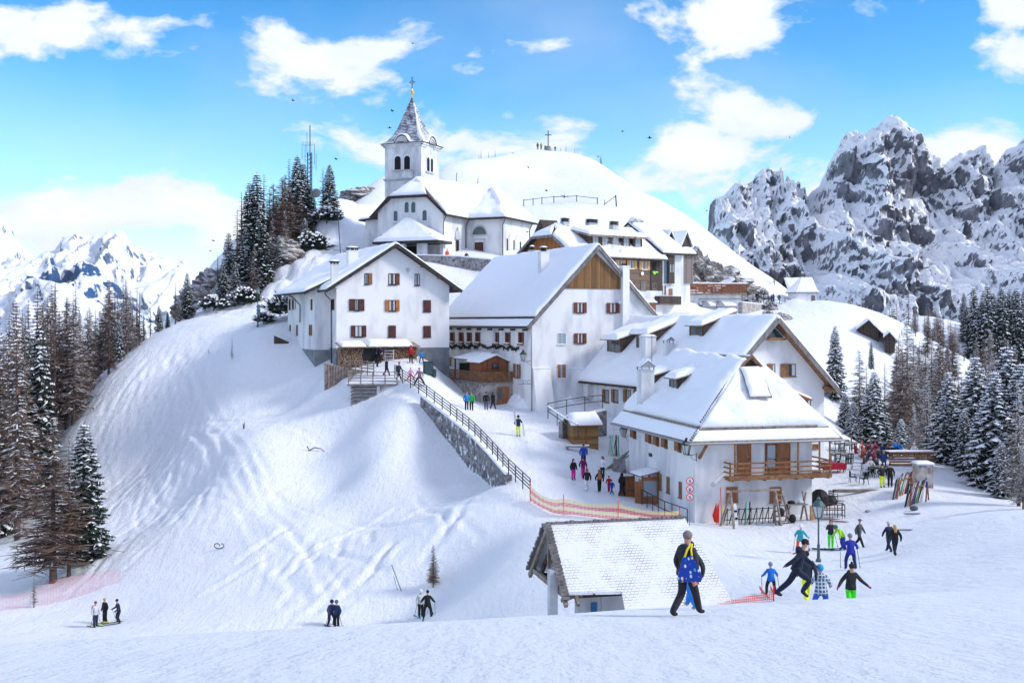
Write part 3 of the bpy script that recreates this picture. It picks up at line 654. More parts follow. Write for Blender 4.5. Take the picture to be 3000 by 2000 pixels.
def lantern(loc,label,arm=None,h=.75,mat='metal_dark',pole=0,group=None,s=1.0,name='wall_lantern'):
 """six-sided glazed lantern; on a scrolled wall bracket (arm = vector back to the wall) or on a post"""
 e=empty(name,loc,label,'street lamp' if pole else 'wall lamp',group)
 m=MB()
 if pole:
  m.lathe([(.16,0),(.16,.12),(.1,.2),(.08,.9),(.09,.95),(.055,1.05),(.045,pole-.15),(.08,pole-.1),(.05,pole)],n=12);m.build('lamp_post',mat,e,True)
 else:
  a=Vector(arm);m.tube([Vector((0,0,-.08)),a*.5+Vector((0,0,-.03)),a],.02,5);m.tube([a+Vector((0,0,-.45)),a*.6+Vector((0,0,-.32)),a*.35+Vector((0,0,-.12)),a*.55+Vector((0,0,-.06)),a*.6+Vector((0,0,-.2))],.015,5)
  m.tube([a+Vector((0,0,-.5)),a+Vector((0,0,.12))],.025,5);m.build('bracket',mat,e)
 z0=pole;c=MB();R0,R1=.14*s,.27*s;hb=.52*s
 for k in range(6):
  t=k*math.pi/3;p=Vector((math.cos(t)*R0,math.sin(t)*R0,z0+.03));q=Vector((math.cos(t)*R1,math.sin(t)*R1,z0+hb));c.beam(p,q,.025*s)
  t2=t+math.pi/3;c.beam(q,Vector((math.cos(t2)*R1,math.sin(t2)*R1,z0+hb)),.03*s)
 c.lathe([(R0*1.15,z0-.01),(R0*1.15,z0+.04)],n=6);c.lathe([(R1*1.12,z0+hb),(R1*.95,z0+hb+.05*s),(R1*.55,z0+hb+.2*s),(.07*s,z0+hb+.24*s),(.09*s,z0+hb+.3*s),(.02*s,z0+hb+.4*s)],n=12)
 c.build('lantern_cage',mat,e);g=MB();g.lathe([(R0*.95,z0+.04),(R1*.95,z0+hb-.01)],n=6);g.build('lantern_glass','lamp_glass',e)
 return e
def bank(cx,cy,rx,ry,h,label=None,rz=0,seed=0,mat='snow_lump',name='snow_bank',n=26):
 """a heap of ploughed or slid snow standing on the ground"""
 m=MB();g=[]
 for i in range(n+1):
  row=[]
  for j in range(n+1):
   a=2*i/n-1;b=2*j/n-1;r=math.hypot(a,b)
   k=max(0,1-r*r);x=a*rx*math.cos(rz)-b*ry*math.sin(rz);y=a*rx*math.sin(rz)+b*ry*math.cos(rz)
   nz=mnoise.fractal(Vector((x*.9+seed,y*.9,seed)),.9,2,5)
   row.append(Vector((x,y,ground(cx+x,cy+y)-.25+(h+.25)*k**.7*(1+nz*.45))))
  g.append(row)
 m.sheet(g);o=m.build(name,mat,None,True);o.location=(cx,cy,0)
 return tag(o,kind='structure')
fr=Frame((px(1.2755*1222,944,112).x,112,0),R(24))
inn=empty('inn',fr.P0,'white inn with steep snowy roof and brown boarded gable, garland along its long side','inn',rz=R(24))
W_,L_=14.5,26.0;ZE,ZR=-.43,7.7
m=MB();m.prism([(0,0,-11),(W_,0,-11),(W_,0,.05),(W_/2,0,ZR-.2),(0,0,.05)],(0,L_,0));m.build('wall','plaster_stain',inn)
rf=gable_roof(fr,inn,-.62,W_+.62,W_/2,-.4,L_+.3,ZE,ZE,ZR,.2,'beam_dark',.36,.42,1.15,3,'beam_grey')
m=MB()
for sgn,x0 in((1,-.62),(-1,W_+.62)):
 for k in range(24):
  t0,t1=k/24,(k+1.25)/24;xa=x0+sgn*(W_/2+.62)*t0;xb=x0+sgn*(W_/2+.62)*min(t1,1);za=ZE+(ZR-ZE)*t0;zb=ZE+(ZR-ZE)*min(t1,1)
  m.beam((xa,-.3,za+.02),(xb,-.3,zb+.1),.36,.07)
m.build('verge_shingles','beam_grey',rf)
g=[fr.hit(Z3(*q),1,0)for q in((1180,432),(1614,437),(1614,352),(1424,158))]
m=MB();m.prism([Vector((p.x,-.07,min(p.z,ZR-.32-abs(p.x-W_/2)*1.036)))for p in g],(0,.06,0));m.build('gable_boarding','wood_gable',inn)
for bx,sh in(((1280,540,1328,618),'lr'),((1532,543,1580,618),'lr'),((1282,775,1328,852),'lr')):
 window(fr,inn,Z3,bx,frame='shutter_red',sh=sh,shm='shutter_red',mull=1)
window(fr,inn,Z3,(1133,770,1198,858),frame='white_paint',pane='glass_pale',curtain=False,t=.05)
w2=window(fr,inn,Z3,(1133,1010,1198,1118),frame='white_paint',pane='glass_pale',curtain=False,t=.05,sh='')
m=MB();Wp=wall_pt(1,0);a0,a1,z0,z1=rect(fr,Z3,(1133,1012,1152,1114),1,0);wbox(m,Wp,a0,a1,.03,.09,z0,z1);a0,a1,_,_=rect(fr,Z3,(1170,1012,1194,1114),1,0);wbox(m,Wp,a0,a1,.03,.09,z0,z1);m.build('shutter','shutter_brown',w2)
for x in(270,330,398,461,525,668,755,857):
 k=1+(x-270)/587*.2
 wn=window(fr,inn,Z3,(x-8*k,768,x+8*k,768+72*k*.92),0,0,frame='shutter_red',pane='dark_room',sh='lr' if x!=668 else 'r',shm='shutter_red',mull=1,curtain=False,sill=False)
 a0,a1,z0,z1=rect(fr,Z3,(x-10*k,768,x+10*k,768+72*k*.92),0,0);m=MB();wbox(m,wall_pt(0,0),a0-.2,a1+.2,.02,.26,z0-.24,z0-.06);m.build('flower_box','shutter_brown',wn)
 m=MB();wbox(m,wall_pt(0,0),a0-.18,a1+.18,.03,.25,z0-.07,z0+.02);m.build('sill_snow','snow_lump',wn)
window(fr,inn,Z3,(812,1012,838,1112),0,0,frame='beam_brown',pane='glass',sh='lr',shm='shutter_brown',curtain=True)
a=fr.hit(Z3(1612,600),1,0).x;b=fr.hit(Z3(1665,600),1,0).x;zt=fr.hit(Z3(1640,262),1,-.5).z
chimney(inn,(a+b)/2,-.1,-3.2,zt,b-a-.04,.9,'plaster','none',False)
m=MB();m.box((a+b)/2-.2,(a+b)/2+.25,-.3,.1,zt+.08,zt+.3);m.build('chimney_pot','black',inn)
p=fr.hit(Z3(1025,230),0,4.7);chimney(inn,4.7,p.y,4.2,fr.hit(Z3(1025,155),0,4.7).z,.95,.8,'plaster_stain','round',True)
p=fr.hit(Z3(943,130),0,9.5);chimney(inn,9.4,p.y,4.5,fr.hit(Z3(943,143),0,9.4).z,.7,.7,'metal_grey','round',True)
for xs,ys,dd in(((.05,1.95),(1045,1330),1.6),((4.3,5.7),(1050,1260),1.2)):
 m=MB();zt=fr.hit(Z3(1000,ys[0]),1,0).z;zb=-10.5
 for x in(0,):m.prism([(xs[0],.02,zb),(xs[0],-dd,zb),(xs[0],-.12,zt),(xs[0],.02,zt)],(xs[1]-xs[0],0,0))
 m.build('buttress','plaster',inn)
 s=MB();s.box(xs[0]-.02,xs[1]+.02,-.16,.0,zt+.01,zt+.12);s.build('buttress_snow','snow_lump',inn)
tube_part(inn,[(-.5,-.1,-.6),(-.15,-.08,-1.1),(-.08,-.06,-1.6),(-.08,-.06,-9)],.05,'metal_grey')
m=MB();m.tube([(-.66,-.3,ZE-.12),(-.66,L_+.2,ZE-.12)],.08,6)
for k in range(9):m.box(-.55,.02,1+k*3,1.14+k*3,ZE-.42,ZE-.22)
m.build('gutter','gutter',inn)
m=MB();c=fr.hit(Z3(1608,535),1,-.1);m.lathe([(.02,0),(.17,.05),(.2,.09)],n=14);q=m.v;m.v=[tuple(Vector((v[0],-v[2],v[1]))+Vector((c.x,-.05,c.z)))for v in q];m.build('satellite_dish','plaster',inn)
m=MB();pts=[(250,848),(262,872),(280,878),(298,860),(318,882),(335,884),(352,862),(372,876),(392,884),(410,862),(430,880),(452,884),(470,860),(492,878),(515,880),(540,856),(560,870),(590,882),(620,880),(642,862),(660,886),(680,880),(700,868),(722,880),(745,895),(765,876),(785,890),(810,898),(835,882)]
base=fr.T@fr.hit(Z3(250,848),0,-.15);P=[fr.T@fr.hit(Z3(*q),0,-.15)-base for q in pts]
rr=random.Random(5)
for a,b in zip(P[:-1],P[1:]):
 n=max(int((b-a).length/.1),2)
 for k in range(n):
  c=a+(b-a)*k/n;
  for q in range(3):m.beam(c,c+Vector((rr.gauss(0,.1),rr.gauss(0,.1),rr.gauss(0,.12))),.07)
m.tube(P,.06,5);o=m.build('garland','fir_green');o.location=base;tag(o,'dark green fir garland draped in loops below the small red-shuttered windows','garland')
for q,lab in(((870,985),'black wall lantern on scrolled bracket above the lane, right of the wooden kiosk'),((195,800),'black wall lantern at the far corner of the garland facade')):
 c=fr.hit(Z3(*q),0,-.9)if q[0]>500 else fr.hit(Z3(*q),1,L_-.2)
 arm=fr.T.to_3x3()@Vector((.9,0,0))if q[0]>500 else fr.T.to_3x3()@Vector((.9,.1,0))
 lantern(fr.T@c,lab,arm,s=1.25,group='wall lanterns')
c=fr.T@fr.hit(Z3(936,1160),0,-.02);m=MB();ax=fr.T.to_3x3()@Vector((-1,0,0))
m.tube([Vector((0,0,-.4)),Vector((0,0,.55))],.03,5);m.tube([Vector((0,0,.0)),ax*1.5],.025,5)
for s0 in(.35,.8):
 m.tube([ax*s0+Vector((0,0,.03))]+[ax*(s0+.16*math.cos(t))+Vector((0,0,.2+.17*math.sin(t)))for t in[x*.7-1.5 for x in range(8)]],.018,5)
o=m.build('sign_bracket','metal_dark');o.location=c;tag(o,'empty scrolled iron sign bracket at the corner of the inn','bracket')
y1=fr.hit(Z3(790,1250),0,0).y;xl=fr.hit(Z3(562,1150),1,y1).x;zd=fr.hit(Z3(680,1150),1,y1).z;y2=fr.hit(Z3(205,1100),0,xl).y;y2=min(y2,y1+15)
te=empty('terrace',fr.T@Vector((xl,y1,zd-3)),'stone based terrace of the inn with brown plank railing and wooden door','terrace',rz=R(24));off=Vector((xl,y1,zd-3))
def tl(m):m.v=[tuple(Vector(v)-off)for v in m.v];return m
m=MB();m.box(xl,-.01,y1,y2,-11,zd-.15);tl(m).build('stone_base','stone_base',te)
m=MB();m.box(xl-.12,-.02,y1-.12,y2+.1,zd-.148,zd+.04);tl(m).build('terrace_slab','beam_old',te)
m=MB()
for k in range(5):
 z=zd+.12+k*.2;m.box(xl-.1,-.03,y1-.1,y1-.05,z,z+.15);m.box(xl-.1,xl-.05,y1-.05,y2,z,z+.15)
for k in range(3):m.box(xl-.04+k*1.55,xl+.06+k*1.55,y1-.04,y1+.05,zd+.04,zd+1.1)
for k in range(6):m.box(xl-.04,xl+.06,y1+.1+k*2.6,y1+.2+k*2.6,zd+.04,zd+1.1)
tl(m).build('plank_railing','beam_brown',te)
a0,a1,z0,z1=rect(fr,Z3,(668,1180,760,1345),1,y1);z0-=.3
m=MB();wbox(m,wall_pt(1,y1),a0,a1,-.02,.06,z0,z1);d_=tl(m).build('door','wood_fresh',te)
m=MB();wbox(m,wall_pt(1,y1),a0+.12,a0+(a1-a0)*.42,.06,.075,z0+1.1,z1-.15);tl(m).build('pane','glass',d_)
kx0=fr.hit(Z3(482,1050),1,y1+1.0).x;kx1=fr.hit(Z3(752,1050),1,y1+1.0).x;kz=fr.hit(Z3(480,992),1,y1+1.0).z;kr=fr.hit(Z3(660,942),1,y1+1.0).z
kx0=max(kx0,xl+.15)
ko=Vector((kx0,y1+1,zd));kb=empty('kiosk',fr.T@ko,'small red brown wooden kiosk with snowy gable roof on the inn terrace','kiosk',rz=R(24));w=kx1-kx0;d=3.0;h=kz-zd;hr=kr-zd
xr_=(fr.hit(Z3(660,942),1,y1+1).x-kx0)
m=MB();m.prism([(0,0,0),(w,0,0),(w,0,h),(xr_,0,hr-.05),(0,0,h)],(0,d,0));m.build('wall','wood_kiosk',kb)
m=MB();slab(m,[(-.3,-.25,h-.1),(xr_,-.25,hr),(xr_,d+.2,hr),(-.3,d+.2,h-.1)],.08);slab(m,[(xr_,-.247,hr),(w+.35,-.247,h-.12),(w+.35,d+.2,h-.12),(xr_,d+.2,hr)],.08);m.build('roof','beam_brown',kb)
m=MB();snowq(m,[(-.3,-.25,h-.1),(-.3,d+.2,h-.1),(xr_+.1,d+.2,hr),(xr_+.1,-.2,hr)],.3,2,.25);snowq(m,[(w+.35,-.2,h-.12),(w+.35,d+.2,h-.12),(xr_-.1,d+.2,hr),(xr_-.1,-.2,hr)],.26,3,.25);m.build('roof_snow','snow_roof',kb,True)
kf=Frame(fr.T@ko,R(24));window(kf,kb,Z3,(632,1000,680,1038),1,0,frame='beam_dark',pane='glass',mull=0,curtain=False)
aw=empty('awning',fr.T@Vector((xl+.4,y1+4.6,zd)),'snow covered awning on posts beside the kiosk','awning',rz=R(24))
hz=fr.hit(Z3(400,968),0,xl+.4).z-zd
m=MB()
for x in(0,2.2):
 for y in(0,4.2):m.box(x-.06,x+.06,y-.06,y+.06,0,hz+(.5 if x else 0))
m.build('post','beam_dark',aw);m=MB();slab(m,[(-.3,-.3,hz),(-.3,4.6,hz),(2.6,4.6,hz+.7),(2.6,-.3,hz+.7)],.06);m.build('canopy','metal_dark',aw)
m=MB();snowq(m,[(-.25,-.25,hz),(-.25,4.5,hz),(2.6,4.5,hz+.7),(2.6,-.25,hz+.7)],.14,4);m.build('canopy_snow','snow_roof',aw,True)
m=MB();m.box(.4,2.4,.1,4.0,0,hz-.5);m.build('dark_stand','black',aw)
m=MB();c=fr.hit(Z3(305,1010),0,xl+2.2)
wn=window(fr,inn,Z3,(296,955,312,1040),0,0,frame='beam_brown',pane='dark_room',sh='lr',shm='shutter_brown',curtain=False)
f2=Frame((px(985.6,944,118).x,118,0),R(24))
ho=empty('house',f2.P0,'tall white house with grey cement base and snowy roof behind the firewood','house',rz=R(24))
W2,L2=12.5,21.5
m=MB();m.prism([(0,0,-2.7),(W2,0,-2.7),(W2,0,4.0),(W2/2,0,7.95),(0,0,4.0)],(0,L2,0));m.build('wall','plaster',ho)
m=MB();m.box(-.03,W2+.03,-.03,L2,-8,-2.702);m.build('cement_base','cement',ho)
m=MB();m.prism([(-1.6,2.6,-2.9),(-.001,2.6,-2.9),(-.001,2.6,4.0),(-1.6,2.6,3.5)],(0,12.6,0));m.build('wing_wall','plaster_stain',ho)
m=MB();m.box(-1.63,-.03,2.57,15.2,-8,-2.902);m.build('cement_base','cement',ho)
zl=3.26
gable_roof(f2,ho,-1.35,W2+1.1,W2/2,-.95,L2+.5,3.34,3.44,8.25,.2,'beam_dark',.34,.3,0,5,'beam_dark')
m=MB();slab(m,[(-3.0,1.9,3.15),(1.7,1.9,5.45),(1.7,16,5.45),(-3.0,16,3.15)],.16);rf=m.build('lean_to_roof','beam_dark',ho)
m=MB();m.beam((-3.0,1.86,3.02),(1.4,1.86,5.12),.06,.3);m.tube([(-3.05,1.9,3.1),(-3.05,16,3.1)],.09,6);m.build('bargeboard','beam_dark',rf)
m=MB();snowq(m,[(-2.95,1.95,3.15),(-2.95,15.9,3.15),(2.6,15.9,5.8),(2.6,1.95,5.8)],.28,8);m.build('lean_to_snow','snow_roof',ho,True)
m=MB()
for x in(-.6,1.3,3.2,W2/2,9.3,11.2,W2+.5):
 z=8.25-abs(x-W2/2)*.63-.33;m.box(x-.09,x+.09,-.8,0,z-.14,z+.08)
m.build('purlin','beam_brown',ho)
for bx,sh,sm,pn in(((700,393,728,478),'r','shutter_brown',1),((883,395,938,481),'r','shutter_red',1),((1084,398,1122,486),'','shutter_red',1),((624,592,655,680),'lr','shutter_maroon',1),((885,598,937,683),'lr','shutter_orange',1),((1150,600,1206,687),'c','shutter_maroon',0),((625,794,682,880),'lr','shutter_maroon',1),((882,794,938,880),'c','shutter_maroon',0),((1150,796,1206,882),'c','shutter_maroon',0)):
 window(f2,ho,Z1,bx,frame='beam_dark',pane='glass_pale' if bx[0]in(700,625,624)else 'glass',sh=sh,shm=sm,shw=.42 if bx[0]!=624 else .6)
for bx,ax,vl,sh in(((122,590,135,676),0,-1.6,''),((150,590,166,672),0,-1.6,'lr'),((290,590,302,676),0,-1.6,''),((128,788,137,868),0,-1.6,''),((180,788,190,872),0,-1.6,''),((278,788,292,870),0,-1.6,'r'),((450,590,470,676),0,0,'')):
 window(f2,ho,Z1,bx,ax,vl,frame='beam_brown',pane='dark_room',sh=sh,shm='shutter_brown' if bx[0]>200 else 'curtain',curtain=False,sill=False)
window(f2,ho,Z1,(228,1014,250,1044),0,-1.62,frame='beam_dark',pane='dark_room',curtain=False,mull=0)
p=f2.hit(Z1(436,900),0,-.12);q=f2.hit(Z1(206,700),0,-1.75)
tube_part(ho,[(-1.35,-.6,3.1),(-1.2,0,2.9),(-.12,1.6,2.3),(-.12,1.6,-6)],.06);tube_part(ho,[(-3.0,q.y,3.0),(-2.4,q.y,2.6),(-1.75,q.y,1.9),(-1.75,q.y,q.z-1)],.06)
c=f2.hit(Z1(607,300),0,3.0);chimney(ho,3.0,c.y,4,f2.hit(Z1(607,225),0,3.0).z,1.1,.8,'plaster','slab')
c=f2.hit(Z1(470,380),0,-.3);chimney(ho,-.3,c.y,3.6,f2.hit(Z1(470,330),0,-.3).z,.75,.6,'plaster','slab')
m=MB();c=f2.hit(Z1(1033,368),1,-.1);m.lathe([(.01,0),(.2,.03),(.2,.07),(.01,.09)],n=14);m.v=[(v[0]+c.x,-.02-v[2],v[1]*1.3+c.z)for v in m.v];m.build('round_vent','concrete',ho)
y0=-2.4
wd=empty('firewood_stack',f2.T@Vector((2.2,y0,-4.2)),'long stack of split firewood under snow covered boards against the white house','firewood',rz=R(24));wf=Frame(f2.T@Vector((2.2,y0,-4.2)),R(24))
g0=wf.hit(Z1(520,1000),1,0);g1=wf.hit(Z1(1105,1065),1,0);gt=wf.hit(Z1(800,955),1,0)
m=MB();rr=random.Random(11)
z=g1.z-.3
m.mi=0;m.box(g0.x+.05,g1.x-.05,.25,1.5,z-.5,gt.z-.05)
zz=z
while zz<gt.z:
 x=g0.x
 while x<g1.x:
  r=rr.uniform(.07,.13)
  if not(wf.hit(Z1(690,1000),1,0).x<x<wf.hit(Z1(790,1000),1,0).x):
   t=rr.uniform(0,6);n=rr.choice((3,4,5));yy=rr.uniform(-.06,.06)
   m.prism([(x+r*math.cos(t+k*2*math.pi/n),yy,zz+r*math.sin(t+k*2*math.pi/n))for k in range(n)],(0,.5,0))
  x+=r*2.0
 zz+=.17
m.build('logs','log_end',wd)
m=MB();slab(m,[(g0.x-.2,-.5,gt.z+.02),(g1.x+.15,-.5,gt.z+.02),(g1.x+.15,1.7,gt.z+.45),(g0.x-.2,1.7,gt.z+.45)],.08);m.build('cover_boards','beam_old',wd)
m=MB();xm=g0.x+(g1.x-g0.x)*.33
snowq(m,[(g0.x,-.4,gt.z+.02),(xm-.1,-.4,gt.z+.02),(xm-.1,1.6,gt.z+.45),(g0.x,1.6,gt.z+.45)],.28,3,.2);snowq(m,[(xm+.1,-.4,gt.z+.02),(g1.x-.6,-.4,gt.z+.02),(g1.x-.6,1.6,gt.z+.45),(xm+.1,1.6,gt.z+.45)],.42,5,.25);m.build('cover_snow','snow_roof',wd,True)
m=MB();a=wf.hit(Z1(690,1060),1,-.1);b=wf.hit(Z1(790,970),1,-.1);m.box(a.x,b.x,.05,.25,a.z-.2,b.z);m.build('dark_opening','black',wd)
ll=empty('firewood_pile',f2.T@Vector((1.6,-1.6,-4.8)),'grey split logs leaning on the left end of the firewood stack','firewood',rz=R(24))
m=MB()
for k in range(60):
 x=rr.uniform(-1.0,.9);zb_=rr.uniform(-.2,.2);hgt=rr.uniform(.8,2.6)*(1 if x>-.3 else .6);m.beam((x,rr.uniform(-.6,.3),zb_),(x+rr.uniform(-.1,.25),rr.uniform(.1,.6),zb_+hgt),.12,.14)
m.build('logs','beam_old',ll)
f3=Frame((px(2036,944,80).x,80,0),R(14))
ci=empty('corner_inn',f3.P0,'white two storey inn with hipped snowy roof and long wooden balcony','inn',rz=R(14))
W3,L3=9.07,13.6;EZ=-8.33;XR,YG,ZR3=5.1,1.9,-2.47
m=MB();m.box(0,W3,0,L3,-15.5,EZ+.1);m.prism([(0,0.02,EZ+.1),(W3,.02,EZ+.1),(W3,L3,EZ+.1),(0,L3,EZ+.1)],(0,0,.5));m.build('wall','plaster_stain',ci)
xa,xb,ya,yb=-.8,11.0,-1.0,15.6
m=MB()
gl,gr=(XR-.95,YG,ZR3-.95),(XR+.95,YG,ZR3-.95)
slab(m,[(xa,ya,EZ),(xa,yb,EZ),(XR,yb,ZR3),(XR,YG-.35,ZR3),gl],.14);slab(m,[(xb,yb,EZ),(xb,ya,EZ),gr,(XR,YG-.35,ZR3),(XR,yb,ZR3)],.14)
slab(m,[(xa,ya,EZ),gl,gr,(xb,ya,EZ)],.14);m.box(xa,xb,ya+.003,yb,EZ-.2,EZ-.13)
rf3=m.build('roof','beam_old',ci)
m=MB();m.prism([gl,gr,(XR,YG,ZR3-.05)],(0,.08,0));m.build('gablet','wood_dark',rf3)
m=MB();m.beam((gl[0]-.15,YG-.3,gl[2]-.1),(XR,YG-.38,ZR3+.05),.1,.16);m.beam((gr[0]+.15,YG-.3,gr[2]-.1),(XR,YG-.38,ZR3+.05),.1,.16);m.build('bargeboard','beam_brown',rf3)
s=MB()
def lp(x):return EZ+(x-xa)*(ZR3-EZ)/(XR-xa)
tt=.16
gl_,=(Vector(gl),)
A=Vector((xa,ya,EZ));B=Vector((xa,yb,EZ));Cc=Vector((XR,yb,ZR3));D=Vector((XR-.4,YG-.1,ZR3-.4))
def lerp(a,b,t):return a+(b-a)*t
E0,E1=lerp(A,D,tt),lerp(B,Cc,tt)
snowq(s,[A+Vector((.05,.12,0)),B,E1,E0],.13,1,.4);snowq(s,[lerp(A,D,tt+.02)+Vector((0,.1,0)),lerp(B,Cc,tt+.02),Cc+Vector((.1,0,0)),D+Vector((.2,.0,.1))],.46,2,.3,.5)
A2=Vector((xb,ya,EZ));D2=Vector((XR+.95,YG-.1,ZR3-.95));D1=Vector((XR-.95,YG-.1,ZR3-.95))
snowq(s,[A+Vector((.12,.05,0)),A2+Vector((-.1,.05,0)),lerp(A2,D2,tt),lerp(A,D1,tt)],.13,3,.4);snowq(s,[lerp(A,D1,tt+.02)+Vector((.08,0,0)),lerp(A2,D2,tt+.02)-Vector((.08,0,0)),D2,D1],.44,6,.3,.5)
snowq(s,[(xb-.05,ya+.1,EZ),(xb-.05,yb,EZ),(XR-.1,yb,ZR3),(XR+.1,YG,ZR3)],.34,7,.5)
s.build('roof_snow','snow_roof',ci,True)
m=MB();g=lerp(A,D1,tt);h=lerp(A2,D2,tt);m.beam(lerp(g,h,.03)+Vector((0,-.02,.12)),lerp(g,h,.49)+Vector((0,-.02,.12)),.12,.14);m.beam(lerp(g,h,.5)+Vector((0,-.02,.12)),lerp(g,h,.9)+Vector((0,-.02,.12)),.12,.14);m.beam(lerp(E0,E1,.02)+Vector((-.02,0,.1)),lerp(E0,E1,.85)+Vector((-.02,0,.1)),.12,.14)
m.build('snow_guard','beam_old',rf3)
m=MB();m.tube([(xa-.08,ya-.08,EZ-.1),(xb+.1,ya-.08,EZ-.1)],.075,6);m.tube([(xa-.08,ya-.08,EZ-.1),(xa-.08,yb,EZ-.1)],.075,6)
m.build('gutter','metal_grey',rf3)
m=MB()
for k in range(34):
 t=k/34;p=lerp(A,D1,t)+Vector((0,0,.33 if t>.2 else .16));m.beam(p,lerp(A,D1,t+.014)+Vector((0,0,.35 if t>.2 else .18)),.07,.06)
m.build('hip_tiles','beam_dark',rf3)
def shed_dormer(fr,par,x,y0,y1,lpz,depth=2.6,h=.85,mat='wood_dark',snow=.3,seed=0,slope=.3,ovr=.35,win=True):
 """dormer on a slope that rises with x: a vertical face at x, cheeks, and a flatter lid running back into the roof"""
 zb=lpz(x)-.1;zt=lpz(x)+h;xe=x+depth;ze=zt+depth*slope;m=MB()
 m.prism([(x,y0,zb),(x,y0,zt),(xe,y0,ze),(xe,y0,zb)],(0,y1-y0,0));d=m.build('dormer',mat,par)
 m=MB();slab(m,[(x-ovr,y0-.25,zt-ovr*slope+.1),(x-ovr,y1+.25,zt-ovr*slope+.1),(xe+.3,y1+.25,ze+.19),(xe+.3,y0-.25,ze+.19)],.09);m.build('dormer_roof','beam_old',d)
 m=MB();snowq(m,[(x-ovr,y0-.2,zt-ovr*slope+.1),(x-ovr,y1+.2,zt-ovr*slope+.1),(xe+.5,y1+.2,ze+.19+.5*slope),(xe+.5,y0-.2,ze+.19+.5*slope)],snow,seed,.25);m.build('dormer_snow','snow_roof',d,True)
 if win:window(fr,d,None,(-(y1-.2),-(y0+.2),zb+.3,zt-.1),0,x,frame='beam_brown',pane='glass',curtain=False,sill=False)
 return d
for bx in((598,545,610,610),(755,575,770,650)):
 x=1.9;p=f3.hit(Z4(bx[0],bx[3]),0,x);shed_dormer(f3,ci,x,p.y,p.y+1.9,lp,3.0,1.3,snow=.34,seed=bx[0],slope=.25)
hs=(D1.z-A.z)/(D1.y-A.y)
xc0=f3.hit(Z4(1225,640),1,.2).x;xc1=f3.hit(Z4(1340,640),1,.2).x;zc=EZ+1.2*hs
m=MB();m.prism([(xc0,.2,zc-.1),(xc0,.2,zc+.95),(xc0,1.6,zc+.95+1.4*1.2),(xc0,1.6,zc-.1)],(xc1-xc0,0,0));d=m.build('dormer','wood_dark',ci)
m=MB();slab(m,[(xc0-.12,-.05,zc+.9),(xc1+.25,-.05,zc+.9),(xc1+.05,1.5,zc+3.0),(xc0-.15,1.5,zc+3.0)],.08);m.build('dormer_roof','beam_old',d)
m=MB();snowq(m,[(xc0-.1,0,zc+.92),(xc1+.2,0,zc+.92),(xc1,1.5,zc+3.0),(xc0-.12,1.5,zc+3.0)],.22,9,.2);m.build('dormer_snow','snow_roof',d,True)
for x,y in((470,822),(570,850),(620,868),(675,882),(765,905)):
 k=1+(x-470)/300*.15;window(f3,ci,Z4,(x-3*k,y-30*k,x+10*k,y+33*k),0,0,frame='beam_brown',pane='dark_room',sh='l',shm='shutter_brown',curtain=False,shw=.75)
window(f3,ci,Z4,(815,905,830,958),0,0,frame='beam_brown',pane='dark_room',curtain=False)
for x,y in((637,1142),(690,1163),(770,1195)):
 window(f3,ci,Z4,(x-9,y-48,x+9,y+48),0,0,frame='beam_brown',pane='dark_room',sh='R',shm='shutter_brown',curtain=False)
m=MB();p=f3.hit(Z4(575,967),0,-.02);m.box(-.12,0,p.y-.25,p.y+.25,p.z-.12,p.z+.12);m.build('wall_light','metal_dark',ci)
def door(fr,par,Z,box,axis,val,mat,glass=False,name='door'):
 a0,a1,z0,z1=rect(fr,Z,box,axis,val);m=MB();Wp=wall_pt(axis,val);wbox(m,Wp,a0,a1,-.02,.05,z0,z1)
 wbox(m,Wp,a0-.08,a0,-.02,.07,z0,z1+.08);wbox(m,Wp,a1,a1+.08,-.02,.07,z0,z1+.08);wbox(m,Wp,a0,a1,-.02,.07,z1,z1+.08)
 d=m.build(name,mat,par);m=MB();wbox(m,Wp,a1-.16,a1-.1,.05,.11,(z0+z1)/2-.07,(z0+z1)/2+.05);m.build('handle','metal_dark',d)
 if glass:
  m=MB();wbox(m,Wp,a0+.1,a1-.1,.05,.06,z0+.6,z1-.1);m.build('pane','glass_pale',d);m=MB();wbox(m,Wp,a0+.1,a1-.1,.06,.075,(z0+z1)/2,(z0+z1)/2+.04);m.build('glazing_bar',mat,d)
 return d
door(f3,ci,Z4,(1145,893,1225,1100),1,0,'wood_fresh');door(f3,ci,Z4,(1330,893,1397,1100),1,0,'beam_brown',True);door(f3,ci,Z4,(1406,893,1482,1100),1,0,'wood_fresh')
for bx in((1068,1178,1142,1278),(1355,1178,1427,1280)):window(f3,ci,Z4,bx,1,0,frame='beam_brown',pane='dark_room',sh='c',shm='wood_fresh',curtain=False)
m=MB();c=f3.hit(Z4(983,1160),1,0);m.ball((c.x,-.02,c.z),.17,12,8,(1,.3,1));m.build('round_vent','concrete',ci)
m=MB();a0,a1,z0,z1=rect(f3,Z4,(1602,1352,1622,1384),1,0);wbox(m,wall_pt(1,0),a0,a1,0,.04,z0,z1);m.build('meter_box','metal_grey',ci)
zb=f3.hit(Z4(1300,1122),1,-1.0).z;bx0=f3.hit(Z4(1092,1100),1,-1.0).x;bx1=f3.hit(Z4(1755,1100),1,-1.0).x
bal=MB();bal.box(bx0,bx1,-1.1,3.0,zb,zb+.12)if False else bal.box(bx0,bx1,-1.1,-.001,zb,zb+.12);bal.box(W3+.01,bx1,0,3.2,zb,zb+.12);bal.box(bx0-.03,bx1+.03,-1.16,-1.1,zb-.08,zb+.22)
for k in range(7):x=bx0+.2+(bx1-bx0-.4)*k/6;bal.box(x-.08,x+.08,-1.08,0,zb-.16,zb-.002)
bl=bal.build('balcony','beam_brown',ci)
m=MB()
